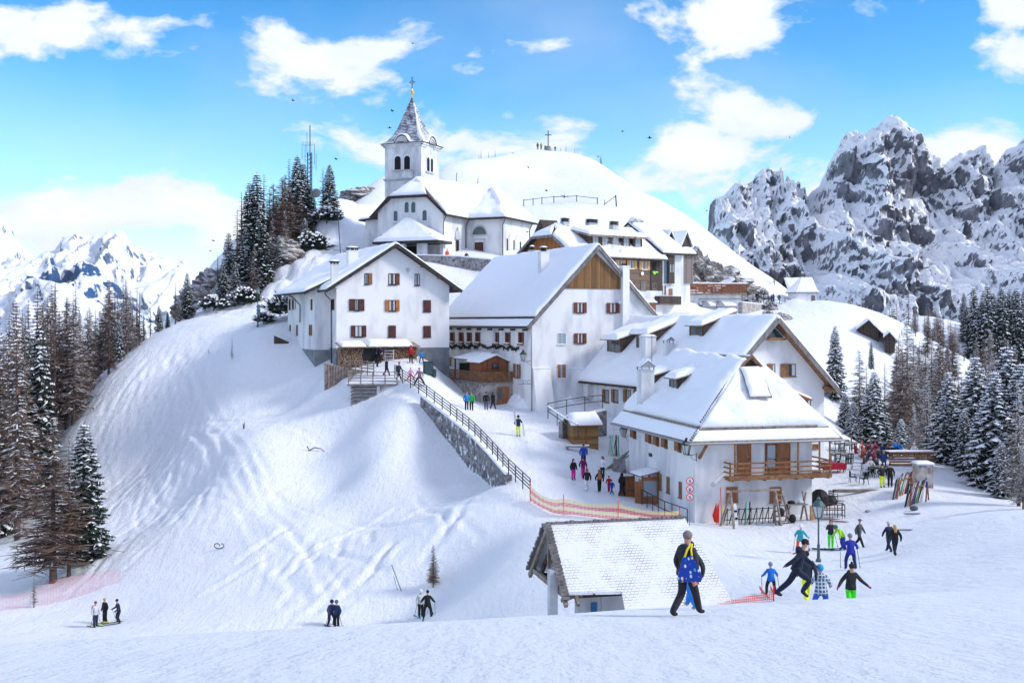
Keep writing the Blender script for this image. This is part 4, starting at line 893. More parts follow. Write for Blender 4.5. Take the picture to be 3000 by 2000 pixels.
for z in(.38,.72,1.05):m.box(bx0-.02,bx1+.04,-1.14,-1.07,zb+z,zb+z+.1);m.box(bx0,bx0+.07,-1.07,-.01,zb+z,zb+z+.1);m.box(bx1-.05,bx1+.02,-1.07,3.2,zb+z,zb+z+.1)
m.build('rails','beam_brown',bl)
for x in(bx0+.05,f3.hit(Z4(1127,950),1,-1).x,f3.hit(Z4(1332,1040),1,-1).x,f3.hit(Z4(1542,950),1,-1).x,f3.hit(Z4(1682,950),1,-1).x,bx1-.06):
 up=(x>f3.hit(Z4(1500,950),1,-1).x)or abs(x-f3.hit(Z4(1127,950),1,-1).x)<.01
 m=MB();m.box(x-.05,x+.05,-1.05,-.95,zb+.12,EZ-.15 if up else zb+1.2);m.build('post','beam_brown',bl)
m=MB();m.beam((f3.hit(Z4(893,990),1,0).x,-.02,f3.hit(Z4(893,990),1,0).z),(f3.hit(Z4(893,990),1,0).x+.15,-.95,EZ-.2),.16);m.build('brace','beam_brown',ci)
c=f3.T@f3.hit(Z4(808,965),0,-.75);lantern(c,'black wall lantern on bracket at the near corner of the corner inn',f3.T.to_3x3()@Vector((.72,-.1,0)),s=1.3,group='wall lanterns')
pz0=f3.hit(Z4(560,1240),0,0).z
pp=[f3.hit(Z4(490,1030),0,0),f3.hit(Z4(600,1015),0,0)];py1=pp[0].y;py0=f3.hit(Z4(560,1200),0,-.7).y-.3
po=empty('porch',f3.T@Vector((-1.3,py0,-14.2)),'brown wooden entrance porch with snowy lid and glazed side on the corner inn','porch',rz=R(14));
m=MB();hh=2.75
for x,y in((0,0),(0,1.9),(1.25,0),(1.25,1.9)):m.box(x-.06,x+.06,y-.06,y+.06,-.3,hh-(.25 if x==0 else 0))
m.box(0,1.25,-.02,.02,-.3,1.0);m.box(0,1.25,-.02,.02,hh-.6,hh-.3);m.build('porch_frame','wood_fresh',po)
m=MB();m.box(.1,1.15,-.015,.015,1.0,hh-.6);m.box(-.01,.01,.1,.8,1.2,hh-.5);m.build('pane','glass_pale',po)
m=MB();slab(m,[(-.3,-.25,hh-.2),(-.3,2.2,hh-.2),(1.3,2.2,hh+.15),(1.3,-.25,hh+.15)],.08);m.build('roof','beam_old',po)
m=MB();snowq(m,[(-.28,-.22,hh-.2),(-.28,2.15,hh-.2),(1.3,2.15,hh+.15),(1.3,-.22,hh+.15)],.1,3,.25);m.build('roof_snow','snow_roof',po,True)
m=MB();m.box(-1.15,-.02,1.9,1.96,-.15,2.3);d=m.build('door','wood_fresh',po);m=MB();m.box(-1.17,-1.1,1.84,1.9,.95,1.1);m.build('handle','metal_dark',d);
for z in(.1,1.1,2.05):m=MB();m.box(-1.1,-.06,1.87,1.9,z,z+.14);m.build('door_ledge','beam_brown',d)
m=MB();m.beam((-.05,.0,0),(-.75,-.3,0),.05,.05);m.v=[];m.f=[];m.m=[];m.box(-.62,-.02,-.1,-.04,-.15,2.15);m.build('door','wood_fresh',po)
th=R(24);A4=Vector((22.1,95,0))
f4=Frame((A4.x,A4.y,0),th)
lh=empty('long_house',f4.P0,'long white house with broad gable, snowy roof, dormers and brown verge boards','house',rz=th)
Wl,Wr,Ze,Zr=-5.6,5.6,-5.05,.3
m=MB();m.prism([(Wl,.8,-15),(Wr,.8,-15),(Wr,.8,Ze+.2),(0,.8,Zr-.3),(Wl,.8,Ze+.2)],(0,22.5,0));m.build('wall','plaster_stain',lh)
gable_roof(f4,lh,-6.45,6.45,0,-.25,24,-5.87,-5.87,.37,.18,'beam_brown',.4,.45,0,11,'beam_grey')
def lp4(x):return-5.87+(x+6.45)*(.37+5.87)/6.45
m=MB()
m.box(-.5,.5,.1,.8,-1.35,-1.25);m.box(-1.0,1.0,.02,.1,-1.5,-1.3);m.box(-5.7,-5.5,.1,.8,-5.6,-5.4);m.box(5.4,6.2,0,.8,-5.75,-5.5)
m.build('purlin','beam_brown',lh);m=MB();m.prism([(-1.25,.7,-1.3),(1.25,.7,-1.3),(0,.7,-.15)],(0,.08,0));m.build('gable_panel','glass_teal',lh)
for bx,sh in(((1337,370,1390,442),'L'),((1425,370,1525,455),'L'),((1548,592,1625,672),'L')):window(f4,lh,Z4,bx,1,.8,frame='beam_brown',pane='glass',sh=sh,shm='shutter_brown')
window(f4,lh,Z4,(1636,895,1672,927),1,.8,frame='beam_brown',pane='wood_fresh',curtain=False,mull=0)
for x0,x1 in((268,318),(328,378),(408,460),(476,506)):window(f4,lh,Z4,(x0+8,542,x1-16,622),0,Wl,frame='beam_brown',pane='glass_pale',sh='l',shm='shutter_brown',curtain=False,shw=.5)
window(f4,lh,Z4,(318,772,350,862),0,Wl,frame='beam_brown',pane='wood_fresh',curtain=False);window(f4,lh,Z4,(250,760,300,830),0,Wl,frame='beam_brown',pane='wood_fresh',curtain=False,mull=0)
m=MB();m.tube([(-6.5,.2,-5.95),(-6.5,23.8,-5.95)],.09,6)
for k in range(16):m.box(-6.3,Wl,1.5+k*1.4,1.62+k*1.4,-6.1,-5.9)
m.build('gutter','beam_dark',lh)
for yy,ln,dx in(((385,360),1.9,2.6),((585,400),2.2,3.1)):
 x=-4.0 if yy[0]==385 else-3.4;p=f4.hit(Z4(*yy),0,x);shed_dormer(f4,lh,x,p.y,p.y+3.0,lp4,4.2,1.95,snow=.4,seed=yy[0],slope=.33,ovr=.7)
x=-2.2;p=f4.hit(Z4(900,290),0,x);shed_dormer(f4,lh,x,p.y-.5,p.y+1.8,lp4,3.0,1.5,snow=.35,seed=77,slope=.33)
for(x,bx,wd_,cp)in((-4.4,(555,195,300),1.5,'none'),(-3.8,(690,240,300),.95,'tent')):
 p=f4.hit(Z4(bx[0],350),0,x);chimney(lh,x,p.y,-5,f4.hit(Z4(bx[0],bx[1]),0,x).z,wd_*.75,wd_*.75,'plaster_stain',cp)
p=f3.hit(Z4(540,540),0,.8);chimney(ci,.8,p.y,-8.5,f3.hit(Z4(540,415),0,.8).z,1.1,1.1,'plaster_old','tent')
m=MB();p=f4.T@f4.hit(Z4(582,470),0,-5.5);zt=f4.hit(Z4(582,180),0,-5.5).z;m.tube([(0,0,0),(0,0,zt-p.z)],.025,5);m.tube([(0,0,.2),(0,0,.9)],.06,6);o=m.build('aerial','metal_dark');o.location=p;tag(o,'thin aerial mast standing between the roof chimneys','aerial')
m=MB();p=f4.hit(Z4(1500,560),1,.3);slab(m,[(p.x-1.2,-.4,p.z+.5),(p.x+1.6,-.4,p.z-.55),(p.x+1.6,1,p.z-.55),(p.x-1.2,1,p.z+.5)],.12);rr_=m.build('side_canopy','wood_fresh',lh);m=MB();snowq(m,[(p.x+1.6,-.4,p.z-.55),(p.x+1.6,1,p.z-.55),(p.x-1.2,1,p.z+.5),(p.x-1.2,-.4,p.z+.5)],.2,3,.3);m.build('canopy_snow','snow_roof',rr_,True)
m=MB();m.prism([(-6.2,22,-7.5),(-6.2,24.5,-7.5),(-6.2,24.5,-6),(-6.2,22,-6)],(1,0,0));m.build('end_wall','plaster_stain',lh)
rc=R(-24);fc=Frame((-20.34,172.5,0),rc)
ch=empty('church',fc.P0,'white church with square bell tower, pointed shingle spire and deep snow on its roof','church',rz=rc)
WC,zf,ze,zr=11.1,8.6,15.9,21.9;xc=WC/2;sl=(zr-ze)/(xc+.9);zcl=18.9;xcl=(zcl-ze)/sl-.9
m=MB();wl=ze+.9*sl-.25;m.prism([(0,0,zf-4),(WC,0,zf-4),(WC,0,wl),(WC-xcl-.1,0,zcl-.2),(xcl+.1,0,zcl-.2),(0,0,wl)],(0,20,0));m.build('wall','plaster_stain',ch)
m=MB();m.box(WC+.001,17.3,7.7,18.6,zf-4,ze+.1);m.build('transept_wall','plaster_stain',ch)
m=MB();yr=3.2
slab(m,[(-.9,-.75,ze),(-.9,20.5,ze),(xc,20.5,zr),(xc,yr,zr),(xcl,-.75,zcl)],.2);slab(m,[(WC+.9,-.75,ze),(WC-xcl,-.75,zcl),(xc,yr,zr),(xc,20.5,zr),(WC+.9,20.5,ze)],.2)
slab(m,[(xcl,-.77,zcl),(WC-xcl,-.77,zcl),(xc,yr,zr)],.2)
slab(m,[(WC+.9,6.9,ze),(18.1,6.9,ze),(13.4,13,20.9),(xc+.5,13,20.9)],.2);slab(m,[(18.1,6.9,ze),(18.1,19.4,ze),(13.4,13,20.9)],.2);slab(m,[(18.1,19.4,ze),(WC,19.4,ze),(xc+.5,13,20.9),(13.4,13,20.9)],.2)
rf=m.build('roof','shutter_maroon',ch)
m=MB();m.beam((-.93,-.8,ze-.15),(xcl,-.8,zcl-.15),.08,.4);m.beam((WC+.93,-.8,ze-.15),(WC-xcl,-.8,zcl-.15),.08,.4);m.beam((xcl-.05,-.8,zcl-.17),(WC-xcl+.05,-.8,zcl-.17),.08,.4)
m.box(11.9,18.15,6.84,6.9,ze-.3,ze+.02);m.box(18.1,18.16,6.84,19.4,ze-.3,ze+.02);m.box(WC+.9,WC+.96,-.7,6.9,ze-.3,ze+.02);m.build('fascia','beam_dark',rf)
s=MB();E=.05
snowq(s,[(-.85,-.65,ze),(-.85,20.4,ze),(xc,20.4,zr),(xc,yr-2.2,zr-1.2)],.5,1,.5);snowq(s,[(WC+.85,-.65,ze),(WC+.85,7.4,ze),(xc+.1,9,zr),(xc-.2,yr-1.2,zr-.2)],.5,2,.5)
snowq(s,[(xcl+.05,-.7,zcl),(WC-xcl-.05,-.7,zcl),(xc+.3,yr,zr),(xc-.3,yr,zr)],.42,3,.5)
snowq(s,[(WC+.6,6.95,ze),(18.05,6.95,ze),(13.5,13.7,21.3),(xc,13.7,21.3)],.6,4,.5,.4);snowq(s,[(18.05,6.9,ze),(18.05,19.3,ze),(13.0,14.0,21.2),(13.0,12.2,21.0)],.6,5,.5,.4);snowq(s,[(18.05,19.3,ze),(xc,19.4,ze),(xc,12.9,20.9),(13.4,12.9,20.9)],.5,6,.5,.4)
snowq(s,[(xc,3.6,zr-.1),(WC+.9,7.2,ze+.1),(13.3,13.6,21.5),(xc,13.8,zr+.1)],.6,12,.5,.3)
s.build('roof_snow','snow_roof',ch,True)
m=MB();p=fc.hit(Z2(400,958),1,-.3);q=fc.hit(Z2(620,955),1,-.3);m.beam(Vector((p.x,.3,zcl+.95)),Vector((q.x,.3,zcl+.95)),.14);m.beam((WC-.5,2.2,17.4),(WC-.5,7.0,17.1),.12);m.build('snow_guard','beam_dark',rf)
def arch(mb,W,a0,a1,o0,o1,z0,z1,n=10):
 r=(a1-a0)/2;c=(a0+a1)/2;poly=[(a0,z0),(a1,z0)]+[(c+r*math.cos(math.pi*k/n),z1-r+r*math.sin(math.pi*k/n))for k in range(n+1)]
 A=[W(a,o0,z)for a,z in poly];B=[W(a,o1,z)for a,z in poly];n_=len(poly)
 mb.add(A+B,[tuple(range(n_)),tuple(range(2*n_-1,n_-1,-1))]+[(i,(i+1)%n_,(i+1)%n_+n_,i+n_)for i in range(n_)])
def archwin(fr,par,Z,box,axis,val,frame='concrete',pane='glass_teal',brd=.14,name='arched_window',sill=True):
 a0,a1,z0,z1=rect(fr,Z,box,axis,val);W=wall_pt(axis,val);m=MB();arch(m,W,a0-brd,a1+brd,-.02,.06,z0-brd*.6,z1+brd)
 if sill:wbox(m,W,a0-brd-.08,a1+brd+.08,-.02,.14,z0-brd*.6-.12,z0-brd*.6)
 o=m.build(name,frame,par);m=MB();arch(m,W,a0,a1,.05,.075,z0,z1);m.build('pane',pane,o);return o
for bx in((486,1024,517,1105),(537,1024,568,1105),(402,1090,432,1170),(623,1086,655,1167)):archwin(fc,ch,Z2,bx,1,0,'plaster','glass_teal')
yy=fc.hit(Z2(1055,1400),1,7.7)
a0,a1,z0,z1=rect(fc,Z2,(1005,1210,1110,1275),1,7.7);W=wall_pt(1,7.7);m=MB()
def lun(mb,a0,a1,o0,o1,z0,z1,n=14):
 c=(a0+a1)/2;r=(a1-a0)/2;poly=[(c+r*math.cos(math.pi*k/n),z0+(z1-z0)*math.sin(math.pi*k/n))for k in range(n+1)];k=len(poly)
 mb.add([W(a,o0,z)for a,z in poly]+[W(a,o1,z)for a,z in poly],[tuple(range(k)),tuple(range(2*k-1,k-1,-1))]+[(i,(i+1)%k,(i+1)%k+k,i+k)for i in range(k)])
lun(m,a0-.3,a1+.3,-.02,.06,z0-.25,z1+.3);lw=m.build('lunette_window','concrete',ch);m=MB();lun(m,a0,a1,.05,.08,z0,z1);m.build('pane','glass_teal',lw)
door(fc,ch,Z2,(1025,1335,1085,1450),1,7.7,'shutter_maroon');a0,a1,z0,z1=rect(fc,Z2,(1010,1312,1102,1452),1,7.7);m=MB();wbox(m,W,a0,a0+.3,-.02,.06,z0,z1);wbox(m,W,a1-.3,a1,-.02,.06,z0,z1);wbox(m,W,a0-.1,a1+.1,-.02,.12,z1,z1+.2);m.build('door_surround','concrete',ch)
rx=WC
def outR(axisval):
 return lambda a,o,z:Vector((axisval+o,a,z))
def rectR(fr,Z,box,val):
 p=fr.hit(Z(box[0],box[3]),0,val);q=fr.hit(Z(box[2],box[1]),0,val);return p.y,q.y,p.z,max(q.z,p.z+.3)
for bx,val,fm,pm in(((875,1315,897,1430),WC,'concrete','dark_room'),((1263,1300,1273,1395),17.3,'plaster','dark_room'),((1284,1275,1298,1385),17.3,'concrete','plaster'),((1315,1312,1324,1390),17.3,'plaster','dark_room'),((1337,1285,1350,1385),17.3,'concrete','plaster'),((1364,1325,1374,1385),17.3,'plaster','dark_room')):
 y0,y1,z0,z1=rectR(fc,Z2,bx,val);W=outR(val);m=MB()
 p=fc.hit(Z2(bx[0],bx[1]),0,val);z1=p.z
 (arch if val>12 else wbox)(m,W,y0-.15,y1+.15,-.02,.06,z0-.1,z1+.15);o=m.build('arched_window' if val>12 else 'portal',fm,ch);m=MB();(arch if val>12 else wbox)(m,W,y0,y1,.05,.08,z0,z1);m.build('pane',pm,o)
 if val<12:
  m=MB();wbox(m,W,y0-.4,y1+.4,-.01,.25,z1+.15,z1+.4);m2=(y0+y1)/2;arch(m,W,y0-.2,y1+.2,-.01,.15,z1+.4,z1+1.5);wbox(m,W,m2-.12,m2+.12,0,.2,z1+1.5,z1+1.9);m.build('portal_pediment','concrete',o)
for x,y in((WC+.12,-.0),(WC+.12,7.5),(17.4,7.6),(17.4,18)):
 tube_part(ch,[(x+.6,y-.3,ze-.15),(x+.2,y-.1,ze-.7),(x,y-.06,ze-1.1),(x,y-.06,zf)],.07)
pe0=fc.hit(Z2(237,1328),1,-4.6).x;pe1=fc.hit(Z2(738,1322),1,-4.6).x;pz=fc.hit(Z2(500,1322),1,-4.6).z;pa=fc.hit(Z2(512,1140),1,-1.0)
m=MB();slab(m,[(pe0,-4.6,pz),(pe1,-4.6,pz),(pa.x,-1.0,pa.z-.2)],.16);slab(m,[(pe1,-4.6,pz),(pe1,0,pz),(pa.x,0,pa.z-.2),(pa.x,-1,pa.z-.2)],.16);slab(m,[(pe0,0,pz),(pe0,-4.6,pz),(pa.x,-1,pa.z-.2),(pa.x,0,pa.z-.2)],.16)
m.box(pe0+.02,pe1-.02,-4.58,-.01,pz-.34,pz-.17);pr=m.build('porch_roof','beam_dark',ch)
s=MB();snowq(s,[(pe0+.1,-4.55,pz),(pe1-.1,-4.55,pz),(pa.x+.3,-1,pa.z-.3),(pa.x-.3,-1,pa.z-.3)],.36,1,.4);snowq(s,[(pe1-.1,-4.5,pz),(pe1-.1,0,pz),(pa.x,0,pa.z-.2),(pa.x,-1.1,pa.z-.2)],.34,2,.4);snowq(s,[(pe0+.1,0,pz),(pe0+.1,-4.5,pz),(pa.x,-1.1,pa.z-.2),(pa.x,0,pa.z-.2)],.34,3,.4);s.build('porch_snow','snow_roof',ch,True)
m=MB();q=lerp(Vector((pe0,-4.6,pz)),Vector((pa.x,-1,pa.z-.2)),.22);q2=lerp(Vector((pe1,-4.6,pz)),Vector((pa.x,-1,pa.z-.2)),.22);m.beam(q+Vector((0,-.1,.2)),q2+Vector((0,-.1,.2)),.12);m.build('snow_guard','beam_dark',pr)
for a,b in((578,642),(690,716),(455,482),(300,330)):
 x0=fc.hit(Z2(a,1380),1,-3.8).x;x1=fc.hit(Z2(b,1380),1,-3.8).x;yy0=-3.8 if a!=690 else-1.2
 m=MB();m.box(x0,x1,yy0,yy0+.7,zf-1,pz-.35);m.build('porch_pillar','plaster_stain',ch)
m=MB();x0=fc.hit(Z2(495,1380),1,-.05).x;m.box(x0,x0+1.9,-.06,0,zf,pz-.4);m.build('porch_door','dark_room',ch)
x0=fc.hit(Z2(184,1250),1,2.5).x;zt=fc.hit(Z2(200,1160),1,2.5).z;m=MB();m.box(x0,-.001,2.5,9,zf-4,zt);m.build('sacristy_wall','plaster_old',ch)
m=MB();slab(m,[(x0-.9,1.9,zt),(0,1.9,zt+.35),(0,9.5,zt+.35),(x0-.9,9.5,zt)],.2);r_=m.build('sacristy_roof','beam_dark',ch);m=MB();snowq(m,[(x0-.85,1.95,zt),(x0-.85,9.5,zt),(0,9.5,zt+.5),(0,1.95,zt+.5)],.35,4,.4);m.build('sacristy_snow','snow_roof',r_,True)
ft=Frame((px(1234,944,177).x-6.5*math.cos(rc),177-6.5*math.sin(rc),0),rc);off=None
def tw(m):
 T=fc.I@ft.T;m.v=[tuple(T@Vector(v))for v in m.v];return m
TW,TD=6.5,5.9;zc_,zm_,za_=28.0,22.5,36.0
m=MB();m.box(0,TW,0,TD,5,zc_);tw(m).build('tower','plaster_old',ch)
tower=ch.children[-1]
m=MB();m.box(-.22,TW+.22,-.22,TD+.22,zm_-.12,zm_+.08);m.box(-.08,TW+.08,-.08,TD+.08,zm_-.3,zm_-.12);tw(m).build('string_course','concrete',tower)
def prof(mb,P,r0,r1,o0,o1,n=16,half=TW/2,ext=.45,z=zc_,ra=1.15):
 """band of height r1-r0 following flat-arch-flat outline; P maps (a,o,z)"""
 pts=[(-half-ext,z),(-ra*1.25,z)]+[(-ra*math.cos(math.pi*k/n)*(1.0),z+ra*1.0*math.sin(math.pi*k/n))for k in range(0,n+1)]+[(ra*1.25,z),(half+ext,z)]
 V=[];
 for a,zz in pts:
  for(o,dz)in((o0,r0),(o1,r0),(o1,r1),(o0,r1)):V.append(P(a,o,zz+dz))
 F_=[]
 for i in range(len(pts)-1):
  for k in range(4):F_.append((i*4+k,i*4+(k+1)%4,(i+1)*4+(k+1)%4,(i+1)*4+k))
 F_+=[(3,2,1,0),tuple(len(V)-4+k for k in range(4))];mb.add(V,F_)
faces=[lambda a,o,z:Vector((TW/2+a,-o,z)),lambda a,o,z:Vector((TW+o,TD/2+a,z)),lambda a,o,z:Vector((TW/2-a,TD+o,z)),lambda a,o,z:Vector((-o,TD/2-a,z))]
m=MB()
for i,P in enumerate(faces):
 hf=(TW if i%2==0 else TD)/2
 prof(m,P,-.55,-.25,-.02,.18,half=hf,ext=.18);prof(m,P,-.25,.0,-.02,.42,half=hf,ext=.42)
tw(m).build('cornice','plaster_stain',tower)
m=MB()
for i,P in enumerate(faces):
 n=16;poly=[(-1.15*math.cos(math.pi*k/n),zc_-.3+1.15*math.sin(math.pi*k/n))for k in range(n+1)];V=[P(a,.0,z)for a,z in poly]+[P(a,.03,z)for a,z in poly];k=len(poly);m.add(V,[tuple(range(k)),tuple(range(2*k-1,k-1,-1))]+[(j,j+1,j+1+k,j+k)for j in range(k-1)])
 V=[P(a,-.9,z)for a,z in poly]+[P(a,.01,z)for a,z in poly];m.add(V,[tuple(range(k)),tuple(range(2*k-1,k-1,-1))]+[(j,j+1,j+1+k,j+k)for j in range(k-1)])
tw(m).build('tympanum','plaster_stain',tower)
M['spire']=None
def spire_mat():
 m,nt,b=newmat('spire',(.1,.1,.11),.85);v=objco(nt)
 sp=N(nt,'ShaderNodeSeparateXYZ');nt.links.new(v,sp.inputs[0])
 def mm(op,a,b_=None):
  n=N(nt,'ShaderNodeMath',operation=op)
  for i,q in enumerate((a,b_)):
   if q is None:continue
   if isinstance(q,(int,float)):n.inputs[i].default_value=q
   else:nt.links.new(q,n.inputs[i])
  return n.outputs[0]
 fr_=mm('FRACT',mm('DIVIDE',sp.outputs['Z'],.26));n1=N(nt,'ShaderNodeTexNoise',Scale=1.1,Detail=7,Roughness=.7);nt.links.new(v,n1.inputs['Vector'])
 n2=N(nt,'ShaderNodeTexNoise',Scale=9,Detail=3);nt.links.new(v,n2.inputs['Vector'])
 f=mm('ADD',mm('MULTIPLY',mm('SUBTRACT',n1.outputs['Fac'],.5),2.2),mm('ADD',mm('MULTIPLY',fr_,-.7),mm('ADD',mm('MULTIPLY',n2.outputs['Fac'],.5),.52)))
 c=ramp(nt,n2.outputs['Fac'],[(.3,(.05,.05,.06)),(.7,(.14,.13,.14))]);fac=ramp(nt,f,[(.42,(0,0,0)),(.62,(1,1,1))])
 mx=N(nt,'ShaderNodeMix',data_type='RGBA');nt.links.new(fac,mx.inputs[0]);nt.links.new(c,mx.inputs[6]);mx.inputs[7].default_value=(.74,.77,.82,1);nt.links.new(mx.outputs[2],b.inputs['Base Color'])
spire_mat()
m=MB();cx_,cy_=TW/2,TD/2;rings=[(0,za_),(.55,za_-1.75),(1.2,za_-3.7),(1.75,za_-5.3),(2.35,za_-6.6),(3.05,za_-7.5),(3.85,zc_+.05)]
V=[Vector((cx_,cy_,za_))];
for r,z in rings[1:]:
 rx_=r;ry=r*(TD/2+.6)/(TW/2+.6)
 for sx,sy in((-1,-1),(1,-1),(1,1),(-1,1)):V.append(Vector((cx_+sx*rx_,cy_+sy*ry,z)))
Fs=[(0,1+k,1+(k+1)%4)for k in range(4)]
for i in range(len(rings)-2):
 for k in range(4):Fs.append((1+i*4+k,1+(i+1)*4+k,1+(i+1)*4+(k+1)%4,1+i*4+(k+1)%4))
Fs.append(tuple(1+(len(rings)-2)*4+k for k in range(4)));m.add(V,Fs);tw(m).build('spire','spire',tower);spire=tower.children[-1]
m=MB()
for i,P in enumerate(faces):
 hf=(TW if i%2==0 else TD)/2;prof(m,P,.0,.1,-.9,.55,half=hf,ext=.55)
tw(m).build('eaves_edge','beam_dark',spire)
s=MB()
for i,P in enumerate(faces):
 hf=(TW if i%2==0 else TD)/2;n=16
 for(o0,o1,t)in((-1.5,.5,.28),):
  g=[]
  for oo,tt_ in((o0,.1),(-.6,t),(.2,t),(o1-.05,t*.8),(o1,.02)):
   row=[]
   for a,zz in[(-hf-.3,zc_+.1),(-hf*.75,zc_+.1),(-1.45,zc_+.12)]+[(-1.15*math.cos(math.pi*k/n),zc_+.12+1.2*math.sin(math.pi*k/n))for k in range(2,n-1)]+[(1.45,zc_+.12),(hf*.75,zc_+.1),(hf+.3,zc_+.1)]:
    row.append(P(a,oo,zz+tt_*(1 if abs(a)<2.0 or i in(1,)else .35)))
   g.append(row)
  s.sheet(g)
tw(s).build('spire_snow','snow_lump',spire,True)
s=MB();zz=za_-2.0
def rp(z):
 for(r0,z0),(r1,z1)in zip(rings[:-1],rings[1:]):
  if z1<=z<=z0:return r0+(r1-r0)*(z0-z)/(z0-z1)
 return 3.8
for z0,z1 in zip([35.2,34,32.6,31.2,30],[34,32.6,31.2,30,28.6]):
 pass
for sx,sy in((1,-1),):
 pts=[Vector((cx_+sx*rp(z),cy_+sy*rp(z)*(TD/2+.6)/(TW/2+.6),z+.04))for z in(34.5,33,31.5,30.2,29.2,28.3)];s.tube([p+Vector((.18,0.06,0))for p in pts],[.05,.1,.18,.3,.42,.4],6)
tw(s).build('hip_snow','snow_lump',spire,True)
m=MB();m.lathe([(.1,za_-.3),(.12,za_+.1),(.1,za_+.3)],(cx_,cy_,0),10);m.ball((cx_,cy_,za_+.55),.33,12,8);m.ball((cx_,cy_,za_+.98),.13,8,6);tw(m).build('finial','gold',spire)
m=MB();zc2=za_+2.0;m.box(cx_-.045,cx_+.045,cy_-.04,cy_+.04,za_+1,zc2+.95);m.box(cx_-.6,cx_+.6,cy_-.04,cy_+.04,zc2+.1,zc2+.2);m.box(cx_-.12,cx_+.12,cy_-.04,cy_+.04,zc2+.85,zc2+.95)
for k in range(14):
 t=k*math.pi/7;t2=t+math.pi/7;m.beam((cx_+.33*math.cos(t),cy_,zc2+.15+.33*math.sin(t)),(cx_+.33*math.cos(t2),cy_,zc2+.15+.33*math.sin(t2)),.05)
tw(m).build('cross','metal_dark',spire)
def archT(Z,box,face):
 P=faces[face]
 if face==0:p=ft.hit(Z(box[0],box[3]),1,0);q=ft.hit(Z(box[2],box[1]),1,0);a0,a1,z0,z1=p.x-TW/2,q.x-TW/2,p.z,q.z
 else:p=ft.hit(Z(box[0],box[3]),0,TW);q=ft.hit(Z(box[2],box[1]),0,TW);a0,a1,z0,z1=p.y-TD/2,q.y-TD/2,p.z,q.z
 W=lambda a,o,z:P(a,o,z)
 m=MB();arch(m,W,a0-.25,a1+.25,-.02,.07,z0-.05,z1+.28);o=tw(m).build('belfry_opening','plaster_stain',tower);m=MB();arch(m,W,a0,a1,.06,.1,z0,z1);tw(m).build('dark_arch','dark_room',o)
 return a0,a1,z0,z1
a=archT(Z2,(410,672,456,779),0);b=archT(Z2,(483,670,527,776),0);m=MB();wbox(m,faces[0],a[0]-.35,b[1]+.35,-.01,.2,a[2]-.22,a[2]-.05);tw(m).build('belfry_sill','concrete',tower)
a=archT(Z2,(653,686,672,785),1);b=archT(Z2,(682,695,698,790),1);m=MB();wbox(m,faces[1],a[0]-.35,b[1]+.35,-.01,.2,a[2]-.3,a[2]-.1);tw(m).build('belfry_sill','concrete',tower)
m=MB();p=ft.hit(Z2(551,800),1,-.05);m.box(p.x-.04,p.x+.04,-.12,-.04,p.z-.9,p.z+.5);m.box(p.x-.35,p.x+.35,-.12,-.04,p.z+.05,p.z+.12);tw(m).build('wall_cross','concrete',tower)
def poly_wall(pts,depth,thick,label,name='stone_wall',mat='stone_wall',cap=True,cat='wall'):
 """pts: top points in world space; the wall drops by depth"""
 base=pts[0].copy();e=empty(name,base,label,cat);g1=[];g2=[]
 m=MB()
 if not hasattr(depth,'__len__'):depth=[depth]*len(pts)
 nrm=[]
 for i,p in enumerate(pts):
  d=pts[min(i+1,len(pts)-1)]-pts[max(i-1,0)];d.z=0;d.normalize();nrm.append(Vector((-d.y,d.x,0))*thick)
 f=[p-base for p in pts];b=[p+n for p,n in zip(f,nrm)];n=len(f)
 V=f+b+[Vector((p.x,p.y,p.z-d))for p,d in zip(f,depth)]+[Vector((p.x,p.y,p.z-d))for p,d in zip(b,depth)]
 F_=[]
 for i in range(n-1):F_+=[(i,i+1,n+i+1,n+i),(i,2*n+i,2*n+i+1,i+1),(n+i+1,3*n+i+1,3*n+i,n+i)]
 F_+=[(0,n,3*n,2*n),(n-1,3*n-1,4*n-1,2*n-1)]
 m.add(V,F_);m.build('masonry',mat,e)
 if cap:
  m=MB()
  for i in range(n-1):m.beam(lerp(f[i],b[i],.5)+Vector((0,0,.08)),lerp(f[i+1],b[i+1],.5)+Vector((0,0,.08)),thick+.12,.16)
  m.build('snow_cap','snow_lump',e)
 return e
def zp(Z,x,y,Y):return px(*Z(x,y),Y)
poly_wall([zp(Z2,540,1432,163),zp(Z2,700,1433,162.3),zp(Z2,900,1442,161.5),zp(Z2,1145,1466,160.5)],6.5,.6,'rough grey stone wall holding up the churchyard in front of the church')
ra=R(35.5);fa=Frame((8.4,150,0),ra)
ca=empty('chalet',fa.P0,'large weathered wooden guesthouse with orange gable, snowy dormers and white ground floor','house',rz=ra)
WA,DA=15.4,12.0;za,zra=9.35,13.4
m=MB();m.prism([(0,0,4.4),(0,0,za),(0,DA*.3,12.0),(0,DA*.7,12.0),(0,DA,za),(0,DA,4.4)],(WA,0,0));m.build('wall','wood_siding',ca)
m=MB();m.box(-.05,WA+.05,-.05,DA,-2,4.398);m.build('ground_floor_wall','plaster_stain',ca)
m=MB();m.prism([(-.06,.1,8.0),(-.06,.1,za-.1),(-.06,DA*.3,11.9),(-.06,DA*.7,11.9),(-.06,DA-.1,za-.1),(-.06,DA-.1,8.0)],(.05,0,0));m.build('gable_boarding','wood_orange',ca)
m=MB();ro=1.0
yv=DA*.31;zv=11.7
slab(m,[(-1.1,-1.0,8.75),(WA+.3,-1.0,8.75),(WA+.3,DA/2,zra),(1.6,DA/2,zra),(-1.1,yv,zv)],.2);slab(m,[(WA+.3,DA+1,8.75),(-1.1,DA+1,8.75),(-1.1,DA-yv,zv),(1.6,DA/2,zra),(WA+.3,DA/2,zra)],.2);slab(m,[(-1.12,yv,zv),(1.6,DA/2,zra),(-1.12,DA-yv,zv)],.2)
